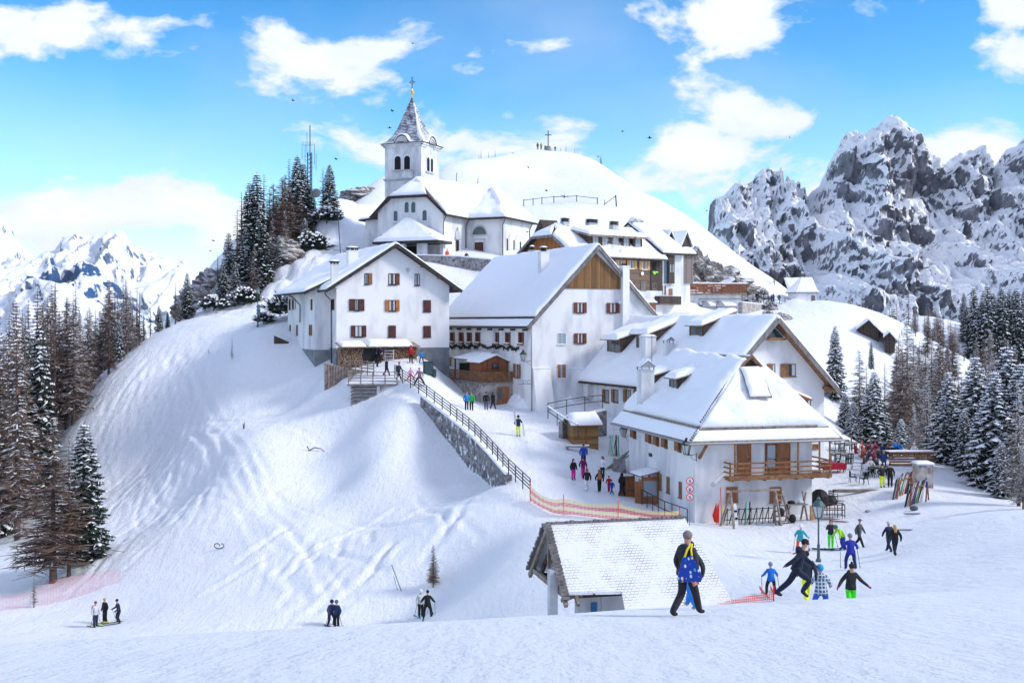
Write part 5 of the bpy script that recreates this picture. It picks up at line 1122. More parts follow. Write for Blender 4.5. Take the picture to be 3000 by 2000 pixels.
rfa=m.build('roof','beam_dark',ca)
m=MB();m.beam((-1.15,-1,8.6),(-1.15,yv,zv-.15),.08,.35);m.beam((-1.15,DA+1,8.6),(-1.15,DA-yv,zv-.15),.08,.35);m.beam((-1.15,yv,zv-.15),(-1.15,DA-yv,zv-.15),.08,.35);m.tube([(-1.1,-1.05,8.7),(WA+.3,-1.05,8.7)],.09,6);m.build('bargeboard','beam_grey',rfa)
s=MB();snowq(s,[(-1.0,-.95,8.75),(WA+.25,-.95,8.75),(WA+.25,DA/2+.1,zra),(.9,DA/2+.1,zra)],.4,3,.7,.4);snowq(s,[(-1.05,yv+.1,zv),(1.6,DA/2+.5,zra),(1.6,DA/2-.3,zra),(-1.05,DA-yv,zv)],.45,4,.4);snowq(s,[(-1.05,-.8,8.8),(.8,-.9,8.8),(2.0,DA/2,zra),(-1.0,yv,zv)],.5,9,.5);snowq(s,[(WA,DA+1,8.75),(-1,DA+1,8.75),(-.9,DA-yv,zv),(WA,DA/2,zra)],.5,5,.4)
s.build('roof_snow','snow_roof',ca,True)
sA=(zra-8.75)/(DA/2+1)
def lpA(y):return 8.75+(y+1)*sA
for(bx,bz,w_)in(((1020,1195),0,3.4),((1232,1300),1,1.9),((1325,1400),2,1.9),((1430,1510),3,1.9)):
 y=.9;x0=fa.hit(Z12(bx[0],1110),1,y).x;x1=fa.hit(Z12(bx[1],1110),1,y).x;zb_=lpA(y)-.1;zt_=lpA(y)+1.75;dp_=3.0
 m=MB();m.prism([(x0,y,zb_),(x0,y,zt_),(x0,y+dp_,zt_+.5),(x0,y+dp_,zb_)],(x1-x0,0,0));d=m.build('dormer','wood_dark',ca)
 m=MB();slab(m,[(x0-.5,y-.7,zt_+.0),(x1+.5,y-.7,zt_+.0),(x1+.5,y+dp_,zt_+.8),(x0-.5,y+dp_,zt_+.8)],.28);m.build('dormer_roof','beam_old',d)
 m=MB();snowq(m,[(x0-.45,y-.65,zt_+.0),(x1+.45,y-.65,zt_+.0),(x1+.45,y+dp_+.4,zt_+.9),(x0-.45,y+dp_+.4,zt_+.9)],.42,bz,.4,.4);m.build('dormer_snow','snow_roof',d,True)
 nw=2 if bz==0 else 1
 for k in range(nw):
  c=x0+(x1-x0)*(k+.5)/nw+(.3 if nw==2 else 0);window(fa,d,None,(c-.5,c+.5,zb_+.45,zt_-.12),1,y,frame='beam_old',pane='glass_pale',curtain=False,sill=False)
for bx in((1285,1292,1328,1355),(1392,1295,1432,1372),(1505,1303,1553,1380)):window(fa,ca,Z12,bx,1,-.0,frame='shutter_light',pane='glass',sh='lr',shm='shutter_light',shw=.5,snow=True)
m=MB();x0=fa.hit(Z12(1583,1400),1,0).x;m.box(x0,WA+.06,-.09,0,4.4,za-.3);m.build('dark_cladding','wood_dark',ca)
window(fa,ca,Z12,(1600,1310,1635,1385),1,-.1,frame='beam_dark',pane='dark_room',curtain=False)
a0,a1,z0,z1=rect(fa,Z12,(1600,1396,1650,1408),1,-.1);m=MB();wbox(m,wall_pt(1,-.1),a0,a1,.05,.15,z0,z1);m.build('green_plank','pole_green' if 'pole_green' in M else flat('pole_green',(.25,.7,.1),.6),ca)
a0,a1,z0,z1=rect(fa,Z12,(1612,1408,1628,1422),1,-.1);m=MB();wbox(m,wall_pt(1,-.1),a0,a1,.05,.1,z0,z1);m.build('yellow_panel','yellow',ca)
m=MB();c=fa.hit(Z12(1506,1415),1,-.05);m.lathe([(.02,0),(.24,.08),(.27,.14)],n=14);m.v=[(v[0]+c.x,c.y-v[2],v[1]+c.z)for v in m.v];m.build('satellite_dish','plaster',ca)
for bx,mt in(((1500,1488,1545,1568),'beam_grey'),((1602,1505,1638,1560),'brick_red'),((1385,1480,1420,1530),'beam_grey')):window(fa,ca,Z12,bx,1,-.06,frame='beam_old',pane=mt,curtain=False,mull=1)
for(x,y0,y1,yl,w_,cap)in((800,905,990,5.5,.9,'louvre'),(1047,915,970,6.5,1.6,'louvre'),(1250,935,1045,3.2,1.0,'louvre')):
 p=fa.hit(Z12(x,y1),1,yl);q=fa.hit(Z12(x,y0+10),1,yl);chimney(ca,p.x,yl,p.z-1.2,q.z-.5,w_,.9,'concrete',cap,True)
m=MB();m.prism([(1.2,8,12.3),(1.2,11,12.3),(1.2,9.5,14.3)],(3,0,0));m.build('rear_gablet','wood_dark',ca)
fb=Frame((px(1932,944,159).x,159,0),ra)
cb=empty('chalet',fb.P0,'narrow tall house with white side wall and dark boarded front beside the wooden guesthouse','house',rz=ra)
zB=fb.hit(Z12(1755,1235),1,0).z+.6;sB=.62
m=MB();m.prism([(0,0,-2),(0,0,zB),(0,6.5,zB+6.5*sB),(0,13,zB),(0,13,-2)],(4.6,0,0));m.build('wall','plaster_stain',cb)
m=MB();slab(m,[(-.25,-.9,zB-.9*sB),(4.9,-.9,zB-.9*sB),(4.9,6.5,zB+6.5*sB+.15),(-.25,6.5,zB+6.5*sB+.15)],.22);slab(m,[(-.25,6.5,zB+6.5*sB+.15),(4.9,6.5,zB+6.5*sB+.15),(4.9,13.8,zB-.8*sB),(-.25,13.8,zB-.8*sB)],.22);m.build('roof','beam_dark',cb)
m=MB();snowq(m,[(-.1,-.8,zB-.9*sB),(4.8,-.8,zB-.9*sB),(4.8,6.7,zB+6.5*sB+.15),(-.1,6.7,zB+6.5*sB+.15)],.5,1,.5);m.build('roof_snow','snow_roof',cb,True)
for a,b,mt,pz in((1755,1808,'wood_dark',-.5),(1715,1750,'slate_blue',-.12)):
 x0=fb.hit(Z12(a,1400),1,pz).x;x1=fb.hit(Z12(b,1400),1,pz).x;zt_=fb.hit(Z12(a,1245 if mt=='wood_dark' else 1262),1,pz).z;zb_=fb.hit(Z12(a,1505),1,pz).z
 m=MB();m.box(x0,x1,pz,-.001,zb_,zt_);m.build('cladding',mt,cb)
for bx,pz in(((1762,1330,1778,1405),-.5),((1786,1330,1802,1405),-.5),((1675,1325,1696,1415),0)):window(fb,cb,Z12,bx,1,pz,frame='beam_grey' if pz else 'metal_dark',pane='glass_pale' if pz else 'glass',curtain=False,mull=0,sill=False)
x0=fb.hit(Z5(1018,700),1,-1.3).x;x1=fb.hit(Z5(1165,700),1,-1.3).x;zb_=fb.hit(Z5(1018,727),1,-1.3).z
m=MB();m.box(x0,x1,-1.3,0,zb_-.15,zb_);d=m.build('balcony','wood_grey',cb);m=MB();m.box(x0,x1,-1.34,-1.28,zb_,zb_+1.05);m.box(x0,x0+.05,-1.28,0,zb_,zb_+1.05);m.build('balustrade','wood_dark',d)
for bx in((1025,603,1040,668),(1050,605,1060,668),(1080,625,1105,670)):window(fb,cb,Z5,bx,1,0,frame='beam_old',pane='glass' if bx[0]<1070 else 'shutter_orange',curtain=False,mull=0,sill=False)
for(x,y,w_)in((1447,955,1.1),(1502,960,.7)):
 p=fb.hit(Z12(x,1010),0,.6);chimney(cb,.6 if x<1480 else 1.8,6.2,zB+3,fb.hit(Z12(x,y+5),1,6.2).z,w_,.9,'wood_dark','tent')
fd=Frame((px(1978,944,166).x,166,0),ra)
cd=empty('chalet',fd.P0,'weathered wooden end house with two steep snowy gablets at the end of the row','house',rz=ra)
zD=fd.hit(Z12(1820,1225),1,0).z
m=MB();m.box(0,3.6,0,9,fd.hit(Z12(1820,1500),1,0).z,zD);m.build('wall','wood_grey',cd);m=MB();m.box(.05,3.3,.3,9,-3,fd.hit(Z12(1820,1500),1,0).z-.001);m.build('ground_floor_wall','plaster_stain',cd)
m=MB();slab(m,[(-.1,-.5,zD-.1),(4.1,-.5,zD-.1),(4.1,5,zD+2.9),(-.1,5,zD+2.9)],.2);slab(m,[(-.1,5,zD+2.9),(4.1,5,zD+2.9),(4.1,9.5,zD),(-.1,9.5,zD)],.2);r_=m.build('roof','beam_dark',cd)
s=MB();snowq(s,[(-.1,-.4,zD-.1),(4.0,-.4,zD-.1),(4.0,5.2,zD+2.9),(-.1,5.2,zD+2.9)],.5,1,.5);s.build('roof_snow','snow_roof',cd,True)
for xm in(-.6,2.6):
 m=MB();zt_=zD+.5;m.prism([(xm-.9,.4,zt_-.8),(xm+.9,.4,zt_-.8),(xm+.9,.4,zt_+.9),(xm,.4,zt_+2.7),(xm-.9,.4,zt_+.9)],(0,3.5,0));g_=m.build('gablet','wood_dark',cd)
 s=MB();snowq(s,[(xm-1.2,.1,zt_+.5),(xm-1.2,4.2,zt_+.5),(xm+.1,4.2,zt_+2.9),(xm+.1,.1,zt_+2.9)],.3,2,.3);snowq(s,[(xm+1.2,.1,zt_+.5),(xm+1.2,4.2,zt_+.5),(xm-.1,4.2,zt_+2.9),(xm-.1,.1,zt_+2.9)],.25,4,.3);s.build('gablet_snow','snow_roof',g_,True)
for bx in((1828,1335,1845,1405),(1857,1340,1872,1405)):window(fd,cd,Z12,bx,1,0,frame='shutter_light',pane='glass',curtain=False,mull=0,sill=False)
for Zb,Y,label,mt in(((930,725,992,800),150,'small brick shed below the wooden houses','brick_red'),((1140,730,1185,780),172,'small dark timber shed between the row of houses and the terrace building','wood_dark')):
 a=zp(Z5,Zb[0],Zb[3]+20,Y);b=zp(Z5,Zb[2],Zb[1],Y);e=empty('shed',a,label,'shed');w_=b.x-a.x;h_=b.z-a.z
 m=MB();m.box(0,w_,0,3,-2,h_);m.build('wall',mt,e);m=MB();slab(m,[(-.2,-.3,h_+.1),(w_+.2,-.3,h_+.1),(w_+.2,3.2,h_+.5),(-.2,3.2,h_+.5)],.12);m.build('roof','beam_grey',e);m=MB();snowq(m,[(-.2,-.3,h_+.1),(w_+.2,-.3,h_+.1),(w_+.2,3.2,h_+.5),(-.2,3.2,h_+.5)],.2,1);m.build('roof_snow','snow_roof',e,True)
fe=Frame((px(Z5(1180,700)[0],944,205).x,205,0),R(8))
lb=empty('terrace_building',fe.P0,'low white flat roofed building with brown plank railing round its roof terrace','building',rz=R(8))
x1=fe.hit(Z5(1588,700),1,0).x;zt_=fe.hit(Z5(1400,668),1,0).z
m=MB();m.box(0,x1,0,12,-8,zt_);m.build('wall','plaster_stain',lb);m=MB();m.box(-1,x1+.6,-.6,12,zt_,zt_+.35);m.build('roof_slab','beam_old',lb)
m=MB()
for k in range(4):m.box(-1,x1+.6,-.62,-.56,zt_+.45+k*.42,zt_+.75+k*.42)
for k in range(9):m.box(-1+k*(x1+1.5)/8,-.85+k*(x1+1.5)/8,-.55,-.45,zt_+.35,zt_+2.1)
m.build('plank_railing','wood_kiosk',lb);m=MB();m.box(-1,x1+.6,-.63,-.5,zt_+2.05,zt_+2.25);m.build('rail_snow','snow_lump',lb)
window(fe,lb,Z5,(1188,713,1252,768),1,0,frame='beam_grey',pane='glass',curtain=True,mull=3)
m=MB();p=fe.hit(Z5(1286,695),1,0);q=fe.hit(Z5(1552,695),1,0);m.tube([(p.x,-.1,p.z-4),(p.x,-.1,p.z),(q.x+2,-.1,p.z)],.07,6);m.build('pipe','metal_grey',lb)
for a,b in((1312,1408),(1412,1550)):
 p=fe.hit(Z5(a,742),1,-2.2);q=fe.hit(Z5(b,742),1,-2.2);m=MB();m.box(p.x,q.x,-2.2,-.01,p.z-5,p.z);d=m.build('vent_housing','metal_grey',lb)
 m=MB();m.prism([(p.x-.1,-2.4,p.z+.05),(p.x+1.5,-2.4,p.z+.05),(p.x+.6,-2.4,p.z+.95)],(0,2.3,0));m.build('vent_hood','metal_grey',d);s=MB();snowq(s,[(p.x,-2.3,p.z),(q.x,-2.3,p.z),(q.x,-.1,p.z+.5),(p.x,-.1,p.z+.5)],.35,3,.3);s.build('vent_snow','snow_lump',d,True)
hb=empty('hut',fe.T@Vector((x1-8.5,3,zt_+.35)),'small gabled snow covered hut standing on the roof terrace','hut',rz=R(8));p0=fe.hit(Z5(1440,625),1,3);p1=fe.hit(Z5(1580,562),1,3);p2=fe.hit(Z5(1632,650),1,3);ox=x1-8.5
w_=p2.x-p0.x;oo=p0.x-ox;ht=p1.z-zt_-.35;he=max(ht-3.4,.6)
m=MB();m.prism([(oo+w_-5,0,0),(oo+w_-.4,0,0),(oo+w_-.4,0,he),(oo+w_-2.7,0,ht-.1),(oo+w_-5,0,he)],(0,5,0));m.build('wall','wood_grey',hb);
m=MB();slab(m,[(oo+w_-6.6,-.5,he-.4),(oo+w_-2.7,-.5,ht),(oo+w_-2.7,5.4,ht),(oo+w_-6.6,5.4,he-.4)],.15);slab(m,[(oo+w_+.5,-.5,he-.7),(oo+w_-2.7,-.5,ht),(oo+w_-2.7,5.4,ht),(oo+w_+.5,5.4,he-.7)],.15);m.build('roof','beam_grey',hb)
m=MB();snowq(m,[(oo+w_-6.6,-.4,he-.4),(oo+w_-6.6,5.4,he-.4),(oo+w_-2.7,5.4,ht),(oo+w_-2.7,-.4,ht)],.35,3);m.build('roof_snow','snow_roof',hb,True)
wp=[zp(Z5,1588,718,206),zp(Z5,1750,736,216),zp(Z5,1920,762,226)]
poly_wall(wp,9,.8,'long rough stone retaining wall under the terrace path',mat='stone_base')
rail([p+Vector((0,.4,.1))for p in wp],'dark metal railing on top of the stone retaining wall beside the terrace',h=1.9,post=2.6,rails=(.6,1.2,1.85),r=.035,pr=.05)
fq=Frame((px(Z5(1957,700)[0],944,248).x,248,0),R(6));cz=fq.hit(Z5(1960,742),1,0).z;x1=fq.hit(Z5(2098,700),1,0).x;zt_=fq.hit(Z5(1960,648),1,0).z;za2=fq.hit(Z5(2028,540),1,2.6).z
cp=empty('chapel',fq.P0,'tiny white chapel with a pyramid roof under snow at the path end','chapel',rz=R(6))
m=MB();m.box(0,x1,0,5.2,cz-3,zt_);m.build('wall','plaster',cp);m=MB();
for q in(((-.4,-.4),(x1+.4,-.4)),((x1+.4,-.4),(x1+.4,5.6)),((x1+.4,5.6),(-.4,5.6)),((-.4,5.6),(-.4,-.4))):slab(m,[(*q[0],zt_),(*q[1],zt_),(x1/2,2.6,za2-.3)],.15)
m.build('roof','beam_dark',cp);m=MB()
for q in(((-.4,-.4),(x1+.4,-.4)),((x1+.4,-.4),(x1+.4,5.6)),((-.4,5.6),(-.4,-.4))):snowq(m,[(*q[0],zt_),(*q[1],zt_),(x1/2+.1,2.6,za2-.3),(x1/2-.1,2.6,za2-.3)],.35,3,.3)
m.build('roof_snow','snow_roof',cp,True);m=MB();m.box(x1-1.2,x1-.3,-.06,0,cz-.2,cz+2.2);m.build('door','wood_grey',cp)
c2=empty('cottage',zp(Z5,1895,690,262),'snow buried roof rising just behind the tiny chapel','house');w_=(2098-1895)/2.352/F*262;h_=(690-540)/2.352/F*262
m=MB();m.box(.5,w_-.5,0,6,-4,h_*.42);m.build('wall','plaster_stain',c2);m=MB();slab(m,[(0,-.6,h_*.36),(w_,-.6,h_*.36),(w_,3.5,h_-.4),(0,3.5,h_-.4)],.2);slab(m,[(0,3.5,h_-.4),(w_,3.5,h_-.4),(w_,7,h_*.36),(0,7,h_*.36)],.2);m.build('roof','wood_dark',c2);m=MB();snowq(m,[(.1,-.6,h_*.36),(w_,-.6,h_*.36),(w_,3.6,h_-.4),(.1,3.6,h_-.4)],.5,3,.5);m.build('roof_snow','snow_roof',c2,True)
for(xa_,xb_,yt,yb_,Y,lab)in((810,925,900,975,204,'dark timber barn half buried in snow on the right slope'),(928,985,955,1000,200,'smaller second barn roof half buried below the dark timber barn')):
 a=zp(Z8,xa_,yb_,Y);b=zp(Z8,xb_,yt,Y);w_=b.x-a.x;h_=b.z-a.z;e=empty('barn',a,lab,'barn',rz=R(-20));e.location.z-=.7;gz=-2
 m=MB();m.prism([(0,0,gz),(w_*.75,0,gz),(w_*.75,0,h_*.3),(w_*.38,0,h_*.92),(0,0,h_*.45)],(0,6,0));m.build('wall','wood_dark',e)
 m=MB();slab(m,[(-w_*.1,-.8,h_*.4),(w_*.38,-.8,h_),(w_*.38,6.5,h_),(-w_*.1,6.5,h_*.4)],.2);slab(m,[(w_*1.0,-.8,h_*.02),(w_*.38,-.8,h_),(w_*.38,6.5,h_),(w_*1.0,6.5,h_*.02)],.2);m.build('roof','beam_old',e)
 m=MB();snowq(m,[(-w_*.1,-.8,h_*.4),(-w_*.1,6.5,h_*.4),(w_*.4,6.5,h_),(w_*.4,-.8,h_)],.45,3);snowq(m,[(w_,-.8,h_*.02),(w_,6.5,h_*.02),(w_*.36,6.5,h_),(w_*.36,-.8,h_)],.5,4);m.build('roof_snow','snow_roof',e,True)
fh=Frame((1.40,46,-8.14),R(14))
sh=empty('shelter',fh.P0,'open gabled shelter with thin snow on its shingle roof and a square grey post','shelter',rz=R(14))
HS,HD=.89,2.75
def onplane(uv):
 d=(fh.I@px(uv[0],uv[1],10))-fh.eye;e=fh.eye;k=(e.y*HS-e.z)/(d.z-d.y*HS);return e+d*k
rl=Vector((0,0,0));rr0=onplane(Z6(1440,190));rr0=Vector((rr0.x,0,0));P1=onplane(Z6(1830,862));P1b=onplane(Z6(1862,985));P2=onplane(Z6(955,1010));P3=onplane(Z6(915,800));P4=onplane(Z6(452,808))
front=[rl,rr0,P1,P1b+Vector((0,0,0)),P2,P3,P4]
def tile_mat():
 m,nt,b=newmat('roof_shingle_snow',(.8,.82,.86),.7);v=objco(nt)
 sp=N(nt,'ShaderNodeSeparateXYZ');nt.links.new(v,sp.inputs[0]);cb_=N(nt,'ShaderNodeCombineXYZ')
 nt.links.new(sp.outputs['X'],cb_.inputs[0]);nt.links.new(sp.outputs['Z'],cb_.inputs[1])
 br=N(nt,'ShaderNodeTexBrick');br.inputs['Scale'].default_value=1;br.inputs['Brick Width'].default_value=.16;br.inputs['Row Height'].default_value=.085;br.inputs['Mortar Size'].default_value=.011;br.inputs['Mortar Smooth'].default_value=.4;nt.links.new(cb_.outputs[0],br.inputs['Vector'])
 n1=N(nt,'ShaderNodeTexNoise',Scale=.75,Detail=5,Roughness=.6);nt.links.new(v,n1.inputs['Vector']);n2=N(nt,'ShaderNodeTexNoise',Scale=7,Detail=4,Roughness=.7);nt.links.new(v,n2.inputs['Vector'])
 a=N(nt,'ShaderNodeMath',operation='MULTIPLY_ADD');nt.links.new(n2.outputs['Fac'],a.inputs[0]);a.inputs[1].default_value=.55;nt.links.new(n1.outputs['Fac'],a.inputs[2])
 f=ramp(nt,a.outputs[0],[(.72,(0,0,0)),(.95,(1,1,1))]);mu=N(nt,'ShaderNodeMath',operation='MULTIPLY');nt.links.new(f,mu.inputs[0]);nt.links.new(br.outputs['Fac'],mu.inputs[1])
 mx=N(nt,'ShaderNodeMix',data_type='RGBA');nt.links.new(mu.outputs[0],mx.inputs[0]);mx.inputs[6].default_value=(.72,.735,.77,1);mx.inputs[7].default_value=(.14,.14,.15,1);nt.links.new(mx.outputs[2],b.inputs['Base Color'])
 iv=N(nt,'ShaderNodeMath',operation='SUBTRACT');iv.inputs[0].default_value=1;nt.links.new(br.outputs['Fac'],iv.inputs[1]);bp=N(nt,'ShaderNodeBump',Strength=.5,Distance=.02);nt.links.new(iv.outputs[0],bp.inputs['Height']);nt.links.new(bp.outputs['Normal'],b.inputs['Normal'])
tile_mat()
m=MB();m.prism([p-Vector((0,0,.12))for p in front],(0,0,.12));m.prism([Vector((0,.004,-.12)),Vector((rr0.x,.004,-.12)),Vector((rr0.x+.6,HD,-HD*HS-.12)),Vector((0,HD,-HD*HS-.12))],(0,0,.12));hr_=m.build('roof','roof_shingle_snow',sh)
m=MB();rs=random.Random(4)
for sg in(-1,1):
 for k in range(22):
  y=sg*HD*(k+.5)/22;m.box(-.16+rs.uniform(-.03,.03),.16,y-.075,y+.075,-abs(y)*HS-.02,-abs(y)*HS+.06+rs.uniform(0,.03))
for k in range(30):x=k*rr0.x/30;m.box(x,x+.16,-.07,.1,-.02,.05+rs.uniform(0,.05))
m.build('verge_shingles','beam_grey',hr_)
m=MB();
for sg in(-1,1):m.beam((.02,0,-.25),(.02,sg*(HD-.05),-HD*HS-.22),.14,.2);m.beam((.5,0,-.25),(.5,sg*(HD-.05),-HD*HS-.22),.12,.18)
m.beam((.05,-HD*.8,-HD*HS+.12),(.05,HD*.85,-HD*HS+.12),.14,.2);m.beam((.4,-HD*.55,-HD*HS-.12),(.4,HD*.85,-HD*HS-.12),.3,.2);m.beam((.1,0,-.3),(.1,0,-HD*HS+.1),.12)
m.build('truss','beam_old',sh);m=MB();m.prism([(1.15,-HD*.93,-HD*HS+.1),(1.15,HD*.93,-HD*HS+.1),(1.15,0,-.25)],(.08,0,0));m.box(.2,5.5,-HD*.8,HD*.8,-HD*HS-.08,-HD*HS-.02);m.build('boarding','wood_dark',sh)
p=fh.hit(Z6(318,1000),1,-1.75);q=fh.hit(Z6(383,1000),1,-1.75);zt_=fh.hit(Z6(350,628),1,-1.75).z;m=MB();m.box(p.x,q.x,-1.75,-1.38,-6.5,zt_);m.build('post','concrete',sh)
yw=-1.4;x0=fh.hit(Z6(548,900),1,yw).x;x1=fh.hit(Z6(620,900),1,yw).x;x2=fh.hit(Z6(743,900),1,yw+.2).x;x3=fh.hit(Z6(960,900),1,yw+.3).x
m=MB();m.box(x0,x1,yw,yw+.4,-6.5,-HD*HS+.6);m.build('wall','concrete',sh);m=MB();m.box(x1+.001,x2,yw+.25,yw+.5,-6.5,-HD*HS+.6);m.build('side_wall','plaster_stain',sh);m=MB();m.box(x2+.001,x3,yw+.1,yw+.6,-6.5,-HD*HS+.7);m.build('rear_wall','plaster_old',sh)
a=fh.hit(Z6(658,1000),1,yw+.24);b=fh.hit(Z6(708,893),1,yw+.24);m=MB();m.box(a.x,b.x,yw+.18,yw+.249,a.z-1,b.z);m.build('door','blue_door',sh)
m=MB();a=fh.hit(Z6(470,920),1,-2.0);b=fh.hit(Z6(515,815),1,-2.6);m.beam((a.x,-1.2,a.z),(b.x+.1,-2.3,-HD*HS+.05),.14,.14);m.beam((a.x+.25,-1.2,a.z+.1),(b.x+.4,-2.3,-HD*HS+.05),.12,.12);m.build('bracket','beam_old',sh)
ep=[EDGE[i].copy()for i in range(3,10)]
eu=[dp(*p)for p in[(912,880,109.5),(975,920,105.4),(1045,960,100.7),(1090,1001,96.2),(1130,1038,92.2),(1172,1085,87.2),(1224,1139,82.8)]]
eu=[Vector((p.x,p.y,max(ground(p.x+.4,p.y+.6),p.z-.2)+.12))for p in eu]
poly_wall([p+Vector((-.35,-.4,-.03))for p in eu[1:6]],[2.4,4.2,4.4,4.2,1.6],.5,'dark rubble retaining wall patched with snow along the outer edge of the lane',mat='stone_wall_snowy')
rail([p+Vector((-.2,-.2,.12))for p in eu],'long dark metal railing curving along the snowy lane above the retaining wall',h=1.1,post=1.55,rails=(.35,.6,.85,1.1),r=.028,pr=.04,mat='metal_dark')
dk=dp(830,882,110);d0=dp(797,886,109);d1=dp(910,886,108.2);zd_=-5.9
ddk=empty('lookout_deck',Vector((d0.x,d0.y,zd_)),'snowy timber deck on log cribbing at the head of the lane, with grey railings','deck',rz=R(2));wd_=d1.x-d0.x
m=MB();m.box(0,wd_,0,5.0,-.2,0);m.build('platform','beam_old',ddk);m=MB();m.box(-.05,wd_,-.05,5,.002,.12);m.build('platform_snow','snow_lump',ddk)
m=MB()
for k in range(7):m.box(.35,.35+wd_*.52,.1,.3,-.55-k*.34,-.35-k*.34);m.box(.35,.55,.3,4,-.55-k*.34,-.35-k*.34)
m.build('log_cribbing','beam_grey',ddk);m=MB();m.box(.35+wd_*.52,.35+wd_*.52+.3,.05,.35,-3.2,-.2);m.build('concrete_post','concrete',ddk)
m=MB()
for k in range(9):m.beam((wd_*.65+k*.2,.8,-.3),(wd_*.95-k*.35,2.2,-2.6+k*.1),.12)
m.box(wd_*.62,wd_,1.6,4,-2.5,-.22);m.build('under_beams','beam_dark',ddk)
e_=rail([Vector((d0.x,d0.y+4.5,zd_)),Vector((d0.x,d0.y,zd_)),Vector((d0.x+wd_*.6,d0.y,zd_)),Vector((d0.x+wd_,d0.y+.15,zd_))],'weathered grey railing round the timber lookout deck',h=1.15,post=1.2,rails=(.28,.55,.82,1.12),r=.035,pr=.05,mat='beam_old')
sp_=[zp(Z1,505,1050,115.5),zp(Z1,640,1105,113.4),zp(Z1,770,1140,111.6)]
rail([Vector((p.x,p.y,ground(p.x,p.y)+.1))for p in sp_],'wooden stair railing running down from the firewood to the deck',h=1.4,post=1.0,rails=(.3,.6,.9,1.25),r=.045,pr=.05,mat='beam_old')
kp=at(1350,1030,80,120);k0=empty('market_hut',Vector((kp.x-1.3,kp.y,kp.z)),'small square wooden hut with rounded snow cap beside the lane ramp','hut',rz=R(12))
m=MB();m.box(0,2.3,0,2.2,-.6,2.0);m.build('wall','wood_hut',k0);m=MB();slab(m,[(-.35,-.35,2.0),(2.65,-.35,2.0),(2.65,1.1,2.6),(-.35,1.1,2.6)],.1);slab(m,[(-.35,1.1,2.6),(2.65,1.1,2.6),(2.65,2.6,2.0),(-.35,2.6,2.0)],.1);m.build('roof','beam_brown',k0)
m=MB();snowq(m,[(-.3,-.35,2.0),(2.6,-.35,2.0),(2.5,1.3,2.6),(-.2,1.3,2.6)],.45,3,.25,.5);snowq(m,[(-.3,2.6,2.0),(2.6,2.6,2.0),(2.5,.9,2.6),(-.2,.9,2.6)],.45,5,.25,.5);m.build('roof_snow','snow_roof',k0,True)
m=MB();m.box(1.15,1.25,-.05,0,-.4,1.9);m.box(.1,2.2,-.04,0,.9,1.0);m.build('corner_boards','beam_brown',k0)
rp_=[zp(Z3,1170,1450,99),zp(Z3,1300,1410,101),zp(Z3,1510,1362,103)]
poly_wall(rp_,3.0,.4,'dark stone ramp wall between the garland inn and the long house',mat='stone_wall')
rail([p+Vector((-.0,.2,0))for p in[zp(Z3,1060,1415,97.5),zp(Z3,1290,1365,100.5),zp(Z3,1480,1345,103)]],'thin dark handrail above the stone ramp wall',h=1.15,post=2.6,rails=(.6,1.15),r=.03,pr=.035)
rail([zp(Z3,1060,1415,97.4),zp(Z3,1190,1510,93.5),zp(Z3,1290,1560,91)],'low snow covered handrail beside the little square hut',h=.9,post=2.2,rails=(.5,.9),r=.03,pr=.035,snow=True)
rail([Vector((p.x,p.y,ground(p.x,p.y)))for p in[zp(Z4,515,1265,86),zp(Z4,650,1350,81.5),zp(Z4,815,1420,77.5)]],'dark steel handrail sloping down along the side of the corner inn',h=1.15,post=1.35,rails=(.55,1.15),r=.03,pr=.03)
bank(*at(1262,905,100,125).xy,4.5,3.0,1.8,seed=2);bank(*at(1235,925,100,125).xy,2.6,1.6,1.2,seed=5)
noisy('bark',(.035,.026,.022),(.1,.075,.06),4,5,.9)
noisy('larch_bark',(.06,.04,.035),(.16,.11,.09),4,5,.9)
noisy('needles',(.006,.014,.011),(.028,.045,.03),1.4,4,.8)
noisy('twigs',(.1,.072,.058),(.26,.18,.14),1.1,4,.9)
noisy('twigs_dark',(.045,.034,.034),(.13,.095,.085),1.1,4,.9)
snowmat('snow_branch',[])
